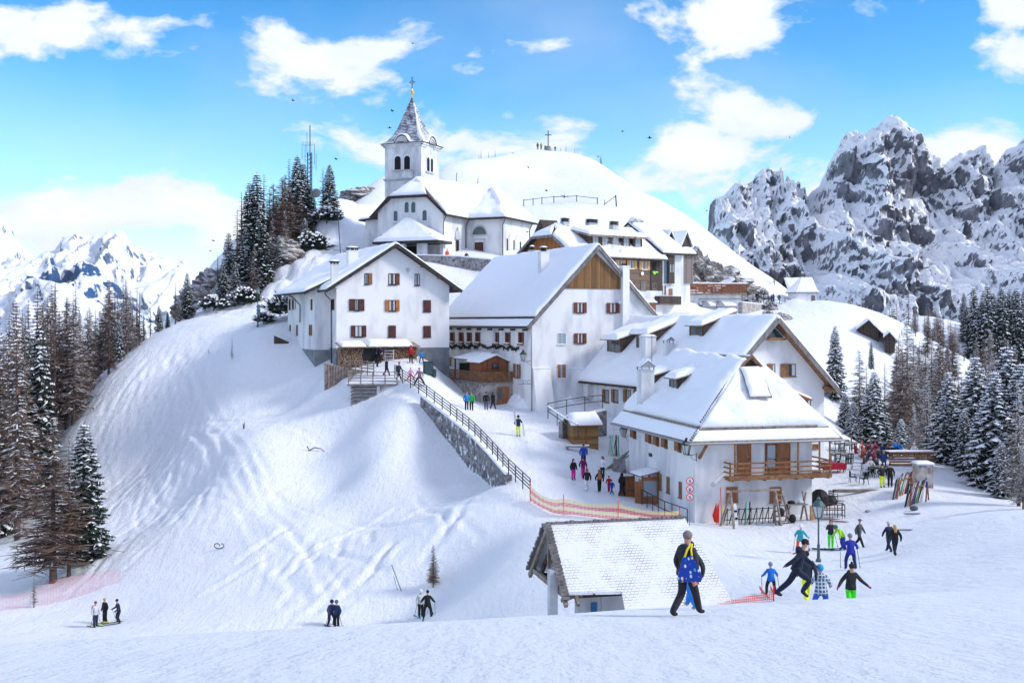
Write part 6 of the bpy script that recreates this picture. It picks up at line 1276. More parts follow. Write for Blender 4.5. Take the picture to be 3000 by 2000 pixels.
def conifer(name,seed,snow=.5,H=10.0,width=2.0,needles='needles'):
 r=random.Random(seed);t=MB();t.tube([(0,0,-1.2),(0,0,H*.3),(.03,0,H*.7),(0,0,H)],[.17,.13,.06,.012],7)
 c=MB();s=MB();z=.7
 while z<H-.15:
  k=1-z/H;L0=width*(k**.75)*(.9 if z>.16*H else .72);n=max(4,int(4+6*k**.5));a0=r.uniform(0,6)
  for i in range(n):
   a=a0+2*math.pi*i/n+r.uniform(-.25,.25);L=L0*r.uniform(.72,1.12)+.12
   if r.random()<.06:continue
   d=Vector((math.cos(a),math.sin(a),0));q=Vector((-d.y,d.x,0));dr=r.uniform(.12,.34)+.25*k
   P=[Vector((0,0,z))+d*L*u+Vector((0,0,-L*dr*u**1.2+L*.16*max(0,u-.65)))for u in(0,.35,.7,1.0)]
   W=[.08,.34*L**.6,.36*L**.6,.04]
   for j in range(3):
    a_,b_=P[j],P[j+1]
    m_=int(2+L*2.2)
    for sd in(-1,1):
     for h in range(m_):
      u0=h/m_;p=a_.lerp(b_,u0+r.uniform(0,.1));w=(W[j]*(1-u0)+W[j+1]*u0)*r.uniform(.6,1.35);bl=(b_-a_).length/m_*r.uniform(.9,1.7)
      tip=p+q*sd*w+d*w*.55+Vector((0,0,-w*r.uniform(.25,.75)));e=p+(b_-a_).normalized()*bl
      c.add([p,e+Vector((0,0,-.02)),tip],[(0,1,2)])
      c.add([p,e,p.lerp(e,.6)+Vector((0,0,-w*r.uniform(.35,.8)))+q*sd*w*.25],[(0,1,2)])
      if r.random()<snow:
       up=Vector((0,0,.05+.05*snow));f=r.uniform(.5,.98);s.add([p+up*.3,e+up*.6,p.lerp(tip,f)+up,p.lerp(e,.5)+up*2.2],[(0,1,3),(1,2,3),(2,0,3)])
    if r.random()<snow*1.2:
     s.add([a_+q*.05,a_-q*.05,b_-q*W[j+1]*.4+Vector((0,0,-.02)),b_+q*W[j+1]*.4+Vector((0,0,-.02)),(a_+b_)/2+Vector((0,0,.12))],[(0,1,4),(1,2,4),(2,3,4),(3,0,4)])
  z+=.2+.16*k*H/10
 root=empty(name,(0,0,0));t.build('trunk','bark',root,True);c.build('crown',needles,root);tag(s.build('branch_snow','snow_branch',root),kind='stuff')
 return root
def larch(name,seed,H=10.0,width=1.5,snow=.35,mat='twigs',dens=1.0,zmin=1.2,cedge=.6):
 r=random.Random(seed);t=MB();lean=r.uniform(-.2,.2);t.tube([(0,0,-1.5),(0,0,.3),(lean*.5,0,H*.5),(lean,0,H)],[.19,.15,.08,.012],7)
 c=MB();s=MB();z=zmin
 def strip(mb,a,b,w0,w1):
  d=(b-a).normalized();q=d.cross(Vector((0,0,1)));
  if q.length<.01:q=Vector((1,0,0))
  q.normalize();mb.add([a-q*w0,a+q*w0,b+q*w1,b-q*w1],[(0,1,2,3)]);u=q.cross(d);mb.add([a-u*w0,a+u*w0,b+u*w1,b-u*w1],[(0,1,2,3)])
 while z<H-.1:
  k=1-z/H
  for i in range(3 if dens<1 else 4):
   a=r.uniform(0,2*math.pi);L=width*(k**.7)*r.uniform(.45,1.15)+.1;d=Vector((math.cos(a),math.sin(a),0));q=Vector((-d.y,d.x,0));dr=r.uniform(-.12,.4)*(.4+k)
   P=[Vector((lean*z/H,0,z))+d*L*u+Vector((0,0,-L*dr*u+L*.3*max(0,u-.5)**1.5))for u in(0,.33,.66,1)]
   for j in range(3):strip(c,P[j],P[j+1],.034*(1-j*.25)*(.5+k),.028*(1-j*.3)*(.5+k))
   for h in range(int(5+L*9*dens)):
    u=r.uniform(.15,1);p=P[min(int(u*3),2)].lerp(P[min(int(u*3),2)+1],(u*3)%1);sd=r.choice((-1,1));w=r.uniform(.12,.5)*(.35+k)*min(L,1.3)
    e=p+q*sd*w+d*w*r.uniform(.2,.8)+Vector((0,0,r.uniform(-.5,.1)*w));strip(c,p,e,.02,.008)
    if r.random()<snow*.6:s.add([p+Vector((0,0,.02)),e+Vector((0,0,.025)),(p+e)/2+q*.0+Vector((0,0,.05))+d*.03],[(0,1,2)])
   if r.random()<snow:
    for j in range(1,3):a_,b_=P[j-1]+Vector((0,0,.03)),P[j]+Vector((0,0,.03));s.add([a_-q*.03,a_+q*.03,b_+q*.035,b_-q*.035,(a_+b_)/2+Vector((0,0,.045))],[(0,1,4),(1,2,4),(2,3,4),(3,0,4)])
  z+=.16/dens
 root=empty(name,(0,0,0));t.build('trunk','larch_bark',root,True);c.build('branches',mat,root);tag(s.build('branch_snow','snow_branch',root),kind='stuff')
 return root
def shrub(name,seed,mat='needles',h=1.0):
 r=random.Random(seed);c=MB();s=MB()
 for i in range(170):
  a=r.uniform(0,6.28);b=r.uniform(.1,1.2);L=h*r.uniform(.6,1.1);tip=Vector((math.cos(a)*math.sin(b)*1.1,math.sin(a)*math.sin(b)*1.1,math.cos(b)*.9))*L;p=tip*r.uniform(.3,.7)
  for k in range(4):
   q=Vector((r.gauss(0,.12),r.gauss(0,.12),r.gauss(0,.1)));e=tip*(.75+.25*k/4)+q;c.add([p,tip+q,e+Vector((0,.05,.06))],[(0,1,2)])
  if r.random()<.6:s.add([tip+Vector((-.1,0,.03)),tip+Vector((.1,-.06,.03)),tip+Vector((.02,.12,.03)),tip+Vector((0,0,.12))],[(0,1,3),(1,2,3),(2,0,3)])
 root=empty(name,(0,0,0));t=MB();t.tube([(0,0,-.5),(.05,0,h*.6)],[.06,.02],5);t.build('stem','bark',root);c.build('foliage',mat,root);tag(s.build('branch_snow','snow_branch',root),kind='stuff');return root
PR={'fir':[conifer('spruce_tree',1,.33,width=2.4),conifer('spruce_tree',2,.4,width=2.7),conifer('spruce_tree',14,.27,width=2.2)],'dark':[conifer('spruce_tree',3,.13,width=1.8),conifer('spruce_tree',4,.1,width=1.6),conifer('spruce_tree',8,.17,width=2.1)],'larch':[larch('larch_tree',5,width=1.55,snow=.5),larch('larch_tree',6,width=1.3,snow=.4),larch('larch_tree',7,width=1.8,snow=.65)],'brown':[larch('larch_tree',9,width=1.7,snow=.15,dens=1.3)],'thin':[larch('larch_tree',10,width=.95,snow=.1,mat='twigs',dens=.65),larch('larch_tree',11,width=1.15,snow=.15,mat='twigs_dark',dens=.7)],'shrub':[shrub('mountain_pine',12)],'frost':[larch('larch_tree',13,width=1.9,snow=.9,dens=1.1)]}
_first={}
rt=random.Random(21)
WH={'fir':'spruce loaded with snow','dark':'dark narrow spruce dusted with snow','larch':'bare brown larch with snow on its twigs','brown':'reddish brown leafless larch','thin':'thin leafless larch with sparse branches','shrub':'low mountain pine bush with snow patches','frost':'bare larch with thick white snow along every bough'}
def place(proto,loc,h,label,group=None,rz=None,cat='tree',wide=1.0):
 key=proto.name
 sc=h/10 if not proto.name.startswith('mountain_pine')else h
 if key not in _first:
  _first[key]=True;_kids[key]=[(c,[])for c in proto.children];r=proto
  r.location=loc;r.rotation_euler=(0,0,rz if rz is not None else rt.uniform(0,6.28));r.scale=(sc*wide,sc*wide,sc)
 else:r=copy_tree(proto,loc,rz if rz is not None else rt.uniform(0,6.28),None,(sc*wide,sc*wide,sc))
 tag(r,label,cat,group);return r
def tree(kind,u,Y,vtop,label,group=None,wide=1.0,x=None):
 p=gp(u,Y);zt=(740-vtop)/2613*Y;h=max(zt-p.z,1.5)
 if h>26:h=26
 pr=rt.choice(PR[kind]);wide*=min(1.0,(14/h)**.35)if h>14 else 1
 return place(pr,p,h,label,group,wide=wide)
yf=lambda u:np.interp(u,[-30,0,100,200,330],[104,110,122,135,148])
tl_=lambda u:np.interp(u,[0,30,80,110,150,200,230,260,300,330],[720,700,675,655,640,648,640,655,640,690])
spots=[]
for i in range(92):
 u=rt.uniform(-25,332);Y=yf(u)+rt.uniform(0,1)**1.3*46;spots.append((u,Y))
spots.sort(key=lambda s:-s[1])
for u,Y in spots:
 kd=rt.choices(['larch','thin','brown','dark'],[.28,.42,.22,.08])[0];
 tree(kd,u,Y,tl_(u)+rt.uniform(-10,90)+(40 if kd=='dark' else 0),WH[kd]+' inside the left stand','trees of the dense stand on the left slope')
for kd,u,Y,vt,lab in[('larch',40,108,695,'tall bare larch at the near edge of the left stand, base lowest'),('larch',168,131,690,'frosted bare larch at the lower edge of the left stand'),('dark',92,121,740,'dark spruce standing among larches at the lower edge of the left stand'),('brown',122,92,955,'big leafless larch in front, leaning over the pink net'),('dark',193,95,968,'dark spruce beside the big leafless larch above the pink net'),('thin',158,92.5,1000,'slim bare larch between the big larch and the spruce'),('thin',250,140,660,'thin larch at the right edge of the left stand by open snow'),('thin',320,148,665,'last larch on the right of the left stand, beside the ridge'),('larch',290,146,655,'bare larch just left of the last larch on the ridge')]:
 tree(kd,u,Y,vt,lab,wide=1.5 if u in(122,193)else 1.0)
hill=[('dark',590,172,395),('dark',574,174,415),('thin',606,176,400),('thin',555,172,440),('dark',565,168,520),('dark',598,168,470),('thin',620,174,430),('thin',545,170,480),('dark',525,170,532),('dark',512,166,600),('thin',500,168,580),('dark',540,164,600),('dark',683,182,355),('dark',697,184,372),('thin',664,182,365),('brown',648,176,405),('brown',668,178,430),('brown',636,174,450),('dark',706,186,425),('dark',716,184,430),('larch',655,172,480),('brown',690,180,450),('larch',625,170,500),('dark',640,170,540),('dark',610,168,560),('larch',583,166,560),('dark',660,174,540),('brown',628,178,420),('brown',655,180,400),('dark',585,176,440),('thin',675,176,470),('thin',742,200,385),('dark',757,200,375),('thin',765,204,400),('dark',430,158,625),('dark',412,157,690),('thin',403,156,645),('dark',365,153,700),('dark',448,162,700),('thin',345,156,700),('thin',480,163,640),('dark',470,160,690),('dark',495,160,690),('dark',385,158,715),('dark',700,176,500),('dark',720,182,530)]
for i,(kd,u,Y,vt)in enumerate(hill):
 where='beside the antenna mast' if u>670 and u<735 else 'standing apart on the skyline left of the church' if u>=735 else 'low on the ridge left of the rocky spur' if u<500 else 'on the rocky spur'
 tree(kd,u,Y,vt,WH[kd]+' '+where,'trees on the rocky spur' if 500<=u<735 else('pair of trees on the skyline' if u>=735 else 'trees low on the ridge'),wide=1.4 if kd=='dark' else 1.6 if kd=='brown' else 1.25)
right=[('fir',2240,97,815,'tall dark spruce behind the broad spruce right of the ski racks'),('fir',2312,91,790,'very tall dark spruce towering at the right edge group'),('fir',2178,103,850,'dark spruce behind the big spruce by the stone table'),('fir',2350,88,830,'dark spruce cut by the right frame edge'),('fir',2262,92,900,'wide dark spruce just left of the tallest one'),('fir',2200,97,1000,'lower dark spruce behind the leaning skis'),('dark',1918,140,745,'snow dusted spruce rising behind the corner of the long house'),('dark',2001,175,782,'tiny spruce alone on the open snow of the right slope'),('fir',2008,118,850,'snowy spruce just behind the terrace fence'),('frost',1975,122,800,'bare frosted larch behind the long house corner'),('fir',1960,118,920,'snowy spruce close behind the long house wall'),('thin',2032,124,830,'slim bare larch beside the snowy spruce behind the terrace fence'),('frost',2100,112,925,'white frosted tree behind the terrace tables'),('fir',2070,116,960,'snowy spruce low behind the terrace tables'),('fir',2168,98,905,'big snow laden spruce behind the stone table'),('fir',2215,94,940,'broad snow laden spruce right of the ski racks'),('fir',2285,88,850,'tallest snow laden spruce on the right edge group'),('fir',2330,92,930,'snow laden spruce near the right frame edge'),('fir',2190,104,960,'snow laden spruce tucked between two bigger ones'),('fir',2250,98,900,'snow laden spruce in the middle of the right group'),('frost',2340,78,870,'frosted larch with white boughs at the right frame edge'),('frost',2350,72,1020,'lower frosted larch with white boughs at the right frame edge'),('fir',2300,84,1010,'short snow laden spruce above the snow crest'),('frost',2130,108,860,'tall frosted larch left of the big snow laden spruces'),('fir',2345,86,960,'snow laden spruce half outside the frame on the right'),('fir',1940,122,900,'spruce partly hidden by the eaves of the long house'),('thin',1990,120,840,'thin bare larch between snowy spruces behind the terrace')]
for kd,u,Y,vt,lab in right:tree(kd,u,Y,vt,lab,wide=1.35 if kd=='fir' else 1.0)
for i in range(135):
 u=rt.uniform(2045,2400);Y=rt.uniform(135,265);vt=np.interp(u,[2045,2100,2200,2352],[760,690,720,760])+rt.uniform(0,120)*(265-Y)/100+rt.uniform(-10,60)
 kd=rt.choices(['larch','brown','frost','thin','fir'],[.3,.32,.13,.1,.15])[0];
 if kd=='fir':vt+=60
 tree(kd,u,Y,vt,WH[kd]+' in the right wood','trees of the mixed wood on the right slope')
for i in range(46):
 u=rt.uniform(2205,2400);Y=rt.uniform(300,350);tree('dark',u,Y,640+rt.uniform(0,60)+(2352-u)*.1,'dark spruce in the distant band below the crag','distant dark spruce band below the crag',wide=1.3)
for i in range(26):
 u=rt.uniform(1880,2200);Y=rt.uniform(270,340);tree(rt.choice(['dark','thin','thin']),u,Y,680+rt.uniform(-10,50),'small scattered tree on the snow below the crag','scattered trees below the crag')
tree('larch',1380,327,355,'lone leafless larch on the summit flank');tree('thin',1779,258,605,'single bare larch on the skyline above the path');
def pine(u,Y,h,lab):p=gp(u,Y);place(PR['shrub'][0],p,h,lab,'mountain pine bushes',cat='bush')
pine(750,182,2.6,'round dark mountain pine bush below the yellow marker pole');pine(668,140,3.4,'dark mountain pine bush behind the eaves of the tall white house');pine(716,176,3.2,'dark mountain pine bush at the foot of the spur trees');pine(605,140,1.5,'little dark pine bush beside the street lamp on the ridge');pine(490,158,2.2,'snowy mountain pine bush low on the ridge');pine(560,160,2.5,'mountain pine bush between rocks of the spur')
p=at(995,1350,60,100);place(PR['brown'][0],p,2.9,'little reddish leafless larch sapling in the bowl above the two skiers',cat='tree')
p=at(533,825,100,140);place(PR['thin'][0],p,2.4,'small bare sapling poking out of the snow on the upper slope',cat='tree')
p=at(78,1395,70,100);place(PR['thin'][1],p,2.6,'small bare sapling behind the pink net',cat='tree')
def crest(u):
 b=max(((ground((u*1.27551-HU)/F*Y,Y)/Y,Y)for Y in range(255,350)))[1];return gp(u,b+.5)
for u,h_ in[(1105,2.6),(1122,2.0),(1137,2.3),(1300,2.6),(1320,2.0),(1288,1.8),(1100,1.6),(1326,1.3)]:place(PR['thin'][0],crest(u),h_,'tiny bare sapling on the rounded summit skyline','saplings on the summit skyline')
def rock(u,Y,w,h,label,seed,d=None,vz=0):
 m=MB();p=gp(u,Y);big=.8 if u>1500 else .6;vz=(-3.0 if h>3.5 else-.3*h)if u>1500 else vz;n=34;g=[]
 for i in range(n):
  row=[]
  for j in range(n+6):
   th_=math.pi*(i/(n-1));ph=2*math.pi*j/(n+5);q=Vector((math.sin(th_)*math.cos(ph),math.sin(th_)*math.sin(ph),math.cos(th_)))
   k=1+.55*mnoise.ridged_multi_fractal(q*1.3+Vector((seed,0,0)),.9,2.2,5,1,2)*.4+.2*mnoise.fractal(q*4+Vector((seed,3,0)),.8,2,4);row.append(Vector((q.x*w*big*k,q.y*(d or w*.7)*big*k,q.z*h*big*k)))
  g.append(row)
 m.sheet(g);o=m.build('rock_outcrop','rock_near',None,False);o.location=p+Vector((0,0,vz));tag(o,label,'rock','rock outcrops');return o
for k,(u,Y,w_,h_,lab)in enumerate([(455,170,5,4,'snowy rock outcrop at the lower left of the spur'),(500,172,5.5,5,'grey rock face between spruces on the spur'),(535,168,4.5,4.5,'brown grey rock face above the ridge lamp'),(556,164,3.5,4,'bare rock at the right foot of the spur'),(590,172,5,5,'rock below the twin tall spruces'),(640,172,5,4,'dark rock under the brown larches'),(790,232,6,3.4,'rocky lip on the skyline left of the church tower'),(830,240,6,3,'darker rocky lip just left of the church tower'),(1585,228,6,9,'brown crag directly right of the wooden houses'),(1625,231,8,8,'rock face above the terrace building'),(1615,238,10,5,'cornice rocks on the hillside right of the houses'),(1660,237,6,4,'small rocks right of the crag above the terrace'),(1690,240,5,2.2,'scattered rocks above the terrace path'),(1590,222,4,4,'low brown rock behind the end house')]):
 rock(u,Y,w_,h_,lab,k*7.3,vz=-.5)
rr2=random.Random(31)
for k in range(16):
 u=rr2.uniform(1575,1800);v=np.interp(u,[1575,1800],[600,690])+rr2.uniform(-8,55);q=at(u,v,190,300,.5,235);Y=q.y;rock(u,Y,rr2.uniform(1.2,3),rr2.uniform(.9,2.2),'small dark rock showing through the snow of the hill flank',k*3.1)
for k in range(10):
 u=rr2.uniform(1590,1790);v=np.interp(u,[1575,1800],[590,690])+rr2.uniform(0,40);q=at(u,v,190,300,.5,235);place(PR['shrub'][0],q,rr2.uniform(.8,1.6),'small dark scrub bush on the rocky hill flank','scrub on the rocky hill flank',cat='bush')
def _plaid():
 m,nt,b=newmat('plaid',(.05,.12,.2),.8);v=objco(nt);ch=N(nt,'ShaderNodeTexBrick');ch.offset=0;ch.inputs['Scale'].default_value=1;ch.inputs['Brick Width'].default_value=.12;ch.inputs['Row Height'].default_value=.12;ch.inputs['Mortar Size'].default_value=.02
 ch.inputs['Color1'].default_value=(.03,.08,.16,1);ch.inputs['Color2'].default_value=(.06,.12,.2,1);ch.inputs['Mortar'].default_value=(.5,.55,.6,1)
 sp=N(nt,'ShaderNodeSeparateXYZ');cb_=N(nt,'ShaderNodeCombineXYZ');nt.links.new(v,sp.inputs[0]);nt.links.new(sp.outputs['X'],cb_.inputs[0]);nt.links.new(sp.outputs['Z'],cb_.inputs[1]);nt.links.new(cb_.outputs[0],ch.inputs['Vector']);nt.links.new(ch.outputs['Color'],b.inputs['Base Color'])
_plaid()
B,NV,BK,WT=(.012,.012,.016),(.012,.02,.06),(.01,.01,.012),(.75,.76,.8)
POSES={'stand':dict(ph=.93,lean=.02,L=((.0,-.03,.47),(.0,0,.06)),R=((.0,-.02,.47),(.0,.02,.06)),sp=.11,aL=((.1,.03,-.28),(.1,-.08,-.53)),aR=((.1,.03,-.28),(.08,-.1,-.52))),'walk':dict(ph=.92,lean=.05,L=((0,-.16,.5),(0,-.3,.07)),R=((0,.05,.47),(0,.34,.12)),sp=.08,aL=((.1,.14,-.26),(.1,.1,-.5)),aR=((.1,-.1,-.27),(.06,-.25,-.47))),'ski':dict(ph=.86,lean=.16,L=((.06,-.13,.46),(.1,.0,.07)),R=((.06,-.13,.46),(.1,.02,.07)),sp=.14,aL=((.16,-.04,-.25),(.22,-.3,-.38)),aR=((.16,-.04,-.25),(.22,-.3,-.38))),'wide':dict(ph=.82,lean=.12,L=((.2,-.08,.42),(.38,.0,.06)),R=((.2,-.08,.42),(.38,.0,.06)),sp=.12,aL=((.16,0,-.25),(.22,-.2,-.42)),aR=((.16,0,-.25),(.22,-.2,-.42))),'stride':dict(ph=.93,lean=.03,L=((0,-.17,.5),(0,-.3,.07)),R=((0,.02,.48),(0,.36,.09)),sp=.1,aL=((.1,.08,-.27),(.08,.02,-.52)),aR=((.1,.0,-.28),(.06,-.12,-.52))),'hips':dict(ph=.93,lean=0,L=((.0,-.02,.47),(.02,0,.06)),R=((.0,-.02,.47),(.04,.02,.06)),sp=.11,aL=((.2,.06,-.24),(.08,-.1,-.4)),aR=((.2,.06,-.24),(.08,-.1,-.4))),'face':dict(ph=.93,lean=.02,L=((.0,-.02,.47),(.0,0,.06)),R=((.0,-.02,.47),(.0,.02,.06)),sp=.11,aL=((.1,-.12,-.22),(-.05,-.3,.02)),aR=((.1,-.12,-.22),(-.02,-.3,-.12))),'bend':dict(ph=.86,lean=.75,L=((.0,-.06,.45),(.0,.05,.07)),R=((.0,-.02,.45),(.0,.1,.07)),sp=.12,aL=((.08,-.1,-.24),(.05,-.25,-.4)),aR=((.1,-.05,-.25),(.1,-.1,-.45))),'open':dict(ph=.9,lean=.12,L=((.0,-.12,.47),(.0,-.14,.06)),R=((.0,-.02,.47),(.0,.2,.08)),sp=.11,aL=((.17,.02,-.22),(.34,-.12,-.4)),aR=((.17,.0,-.22),(.36,-.12,-.38))),'carry':dict(ph=.93,lean=0,L=((.0,-.04,.47),(.0,-.04,.06)),R=((.0,-.02,.47),(.02,.06,.06)),sp=.11,aL=((.12,.02,-.25),(.2,-.2,-.28)),aR=((.12,-.06,-.25),(.0,-.24,-.06))),'sit':dict(ph=.5,lean=.12,L=((.0,-.42,.5),(.0,-.4,.07)),R=((.0,-.42,.5),(.0,-.38,.07)),sp=.12,aL=((.12,-.08,-.25),(.02,-.32,-.3)),aR=((.12,-.08,-.25),(.02,-.32,-.3))),'run':dict(ph=.98,lean=.3,L=((.0,-.36,.66),(.0,-.14,.3)),R=((.0,.2,.56),(.0,.56,.2)),sp=.09,aL=((.12,.22,-.18),(.16,.42,-.3)),aR=((.12,-.12,-.24),(.04,-.34,-.38))),}
_pc={}
def mat_of(c):
 if isinstance(c,str):return M[c]
 return cloth(c)
def person(loc,rz,pose,jacket,pants,label,h=1.75,head=None,hair=None,boots=B,gloves=B,fat=1.0,tall_coat=.09,group=None,face=(.55,.3,.22),near=False,pack=None,lookdown=0,scarf=None):
 P=POSES[pose];k=h/1.75;V=[];E=[];Rr=[];tagv=[]
 def v(p,r,t,par=None):
  V.append(Vector(p));Rr.append(r if hasattr(r,'__len__')else(r,r));tagv.append(t)
  if par is not None:E.append((par,len(V)-1))
  return len(V)-1
 ph=P['ph'];ln=P['lean'];s_,c_=math.sin(ln),math.cos(ln)
 def T(x,y,z):return(x,y*c_-z*s_,ph+z*c_+y*s_)
 f=fat
 root=v((0,0,ph),(.17*f,.14*f),'p');ab=v(T(0,0,.17),(.175*f,.145*f),'j',root);chs=v(T(0,.01,.38),(.185*f,.145*f),'j',ab);nk=v(T(0,.0,.53),(.08,.075),'j',chs)
 hd0=v(T(0,-.01,.6),.062,'h',nk);ld=lookdown;hd1=v(T(0,-.025-ld*.4,.69),(.082,.095),'h',hd0);hd2=v(T(0,-.02-ld,.77),(.078,.088),'h',hd1);hd3=v(T(0,-.015-ld*1.2,.815),(.045,.05),'h',hd2)
 for sx,leg,arm in((-1,P['L'],P['aL']),(1,P['R'],P['aR'])):
  hip=v((sx*P['sp'],0,ph-.07),(.115*f,.115*f),'p',root);kn=v((sx*(P['sp']+leg[0][0]),leg[0][1],leg[0][2]),.09,'p',hip);ak=v((sx*(P['sp']+leg[1][0]),leg[1][1],leg[1][2]+.04),.075 if pose!='sit' else .06,'p',kn)
  fy=leg[1][1];v((sx*(P['sp']+leg[1][0])*1.02,fy-.06,max(leg[1][2]-.01,.035)),.05,'b',ak);v((sx*(P['sp']+leg[1][0])*1.05,fy-.17,max(leg[1][2]-.025,.03)+(.0 if leg[1][2]<.3 else-.08)),.04,'b',len(V)-1)
  sh=v(T(sx*.17*f,0,.465),.09*f,'j',chs);S=Vector(T(sx*.19*f,0,.46))
  e=v(S+Vector((sx*arm[0][0],arm[0][1],arm[0][2])),.074*f,'j',sh);w_=v(S+Vector((sx*arm[1][0],arm[1][1],arm[1][2])),.052,'j',e)
  hdir=(V[w_]-V[e]).normalized();hnd=v(V[w_]+hdir*.07,(.036,.022),'g',w_)
  if near:
   q=hdir.cross(Vector((0,1,0.2))).normalized()
   for fi,(off,ln_)in enumerate(((-.028,.062),(-.01,.075),(.01,.07),(.028,.055))):
    a_=v(V[hnd]+q*off+hdir*.03,.011,'g',hnd);b_=v(V[a_]+hdir*ln_*.5+Vector((0,-.01,0)),.0095,'g',a_);v(V[b_]+hdir*ln_*.4+Vector((0,-.02,0)),.0085,'g',b_)
   t_=v(V[hnd]-q*.035+Vector((0,-.01,0)),.012,'g',hnd);v(V[t_]+hdir*.03+Vector((0,-.02,0))-q*.01,.01,'g',t_)
 me=bpy.data.meshes.new('tmp');me.from_pydata([p*k for p in V],E,[]);o=bpy.data.objects.new('tmp',me);C.objects.link(o)
 md=o.modifiers.new('s','SKIN');md.use_smooth_shade=True;sv=me.skin_vertices[0].data
 for i,r in enumerate(Rr):sv[i].radius=(r[0]*k,r[1]*k);sv[i].use_root=(i==0)
 md2=o.modifiers.new('u','SUBSURF');md2.levels=2 if near else 1;md2.render_levels=md2.levels
 dg=bpy.context.evaluated_depsgraph_get();me2=bpy.data.meshes.new_from_object(o.evaluated_get(dg));bpy.data.objects.remove(o);bpy.data.meshes.remove(me)
 kinds={'p':0,'j':1,'h':2,'g':3,'b':4};me2.materials.clear()
 for c in(pants,jacket,face,gloves,boots):me2.materials.append(mat_of(c))
 for a in(1,):pass
 ev=[(V[a]*k,V[b]*k,tagv[b],tagv[a])for a,b in E]
 mi=[]
 for pl in me2.polygons:
  c=pl.center;best=9;t='j'
  for a,b,tb,ta in ev:
   d=b-a;u=max(0,min(1,(c-a).dot(d)/(d.length_squared+1e-9)));q=(c-a-d*u).length
   if q<best:best=q;t=tb if u>.35 or tb==ta else ta
   if tb=='j' and ta=='p' and q<=best+1e-9:t='j' if u>.1 else 'p'
  if tall_coat and t=='p' and c.z>(P['ph']-tall_coat)*k:t='j'
  mi.append(kinds[t])
 me2.polygons.foreach_set('material_index',mi);me2.polygons.foreach_set('use_smooth',[True]*len(mi));me2.update()
 body=bpy.data.objects.new('person',me2);C.objects.link(body);body.location=loc;body.rotation_euler=(0,0,rz)
 tag(body,label,'person',group)
 H=Vector(T(0,-.02-ld*.8,.735))*k
 if near:
  m=MB();m.ball(Vector(T(0,.1,.5))*k,.125*k,12,8,(1.15,.75,.85));m.build('jacket_hood',mat_of(jacket),body,True)
  m=MB();m.lathe([(.165*k,.1*k),(.185*k,0),(.2*k,-.1*k),(.185*k,-.1*k),(.15*k,0)],(0,0,0),16);m.v=[tuple(Vector(T(x/k,y/k*.82,z/k+.02))*k)for x,y,z in m.v];m.build('jacket_hem',mat_of(jacket),body,True)
 if near:
  m=MB();m.ball(H+Vector((0,-.105,-.015))*k,.016*k,6,5,(1,1.3,1.4));m.build('nose',mat_of(face),body,True)
  for sx in(-1,1):m=MB();m.ball(H+Vector((sx*.034,-.088,.012))*k,.011*k,6,4);m.build('eye','black',body,True)
  for sx in(-1,1):m=MB();m.ball(H+Vector((sx*.088,0,-.005))*k,.02*k,6,5,(.5,1,1.4));m.build('ear',mat_of(face),body,True)
 if head:
  kind,col=head;m=MB()
  if kind=='beanie':m.ball(H+Vector((0,.008,.035))*k,.106*k,12,8,(.95,1.05,.95));nm='knitted_hat'
  elif kind=='pompom':m.ball(H+Vector((0,.008,.04))*k,.112*k,12,8,(.95,1.05,1.05));m.ball(H+Vector((0,.01,.17))*k,.045*k,8,6);nm='bobble_hat'
  elif kind=='helmet':m.ball(H+Vector((0,.012,.035))*k,.135*k,14,9,(.92,1.08,.92));nm='ski_helmet'
  elif kind=='hood':m.ball(H+Vector((0,.03,.0))*k,.13*k,12,8,(.95,1,1.05));m.ball(H+Vector((0,.06,-.13))*k,.12*k,10,7,(1.1,.8,.8));nm='hood'
  elif kind=='cap':m.ball(H+Vector((0,.008,.04))*k,.105*k,12,8,(.95,1.05,.85));m.lathe([(.1*k,0),(.15*k,-.01),(.145*k,.01),(.1*k,.02)],H+Vector((0,0,.055))*k,14);nm='brimmed_hat'
  m.build(nm,mat_of(col),body,True)
  if kind=='helmet' and near:m=MB();m.box(-.09*k,.09*k,-.155*k,-.1*k,H.z+.0*k,H.z+.06*k);m.v=[(a,b+H.y,c)for a,b,c in m.v];m.build('goggles','goggle_blue',body)
 if hair:
  kind,col=hair;m=MB()
  m.ball(H+Vector((0,.02,.012))*k,.1*k,12,8,(.98,.98,1.05))
  if kind=='long':m.tube([H+Vector((0,.05,.02))*k,H+Vector((0,.11,-.12))*k,H+Vector((0,.15,-.33))*k],[.085*k,.105*k,.06*k],8)
  m.build('hair',mat_of(col),body,True)
 if scarf:m=MB();m.tube([Vector(T(.06*math.cos(t)*1.4,.07*math.sin(t),.53+.015*math.sin(t*2)))*k for t in[i*math.pi/5 for i in range(11)]],.035*k,6);m.build('scarf',mat_of(scarf),body,True)
 if pack:
  c=Vector(T(0,.2,.3))*k;m=MB();m.ball(c,.2*k,10,8,(.85,.6,1.2));b=m.build('backpack',mat_of(pack),None,True);b.location=body.location;b.rotation_euler=(0,0,rz);tag(b,'backpack on the back of the '+label[:70].replace('person','figure'),'backpack')
  b['label']=' '.join(b['label'].split()[:16])
 return body
flat('goggle_blue',(.02,.4,.8),.15,.8)
FW={}
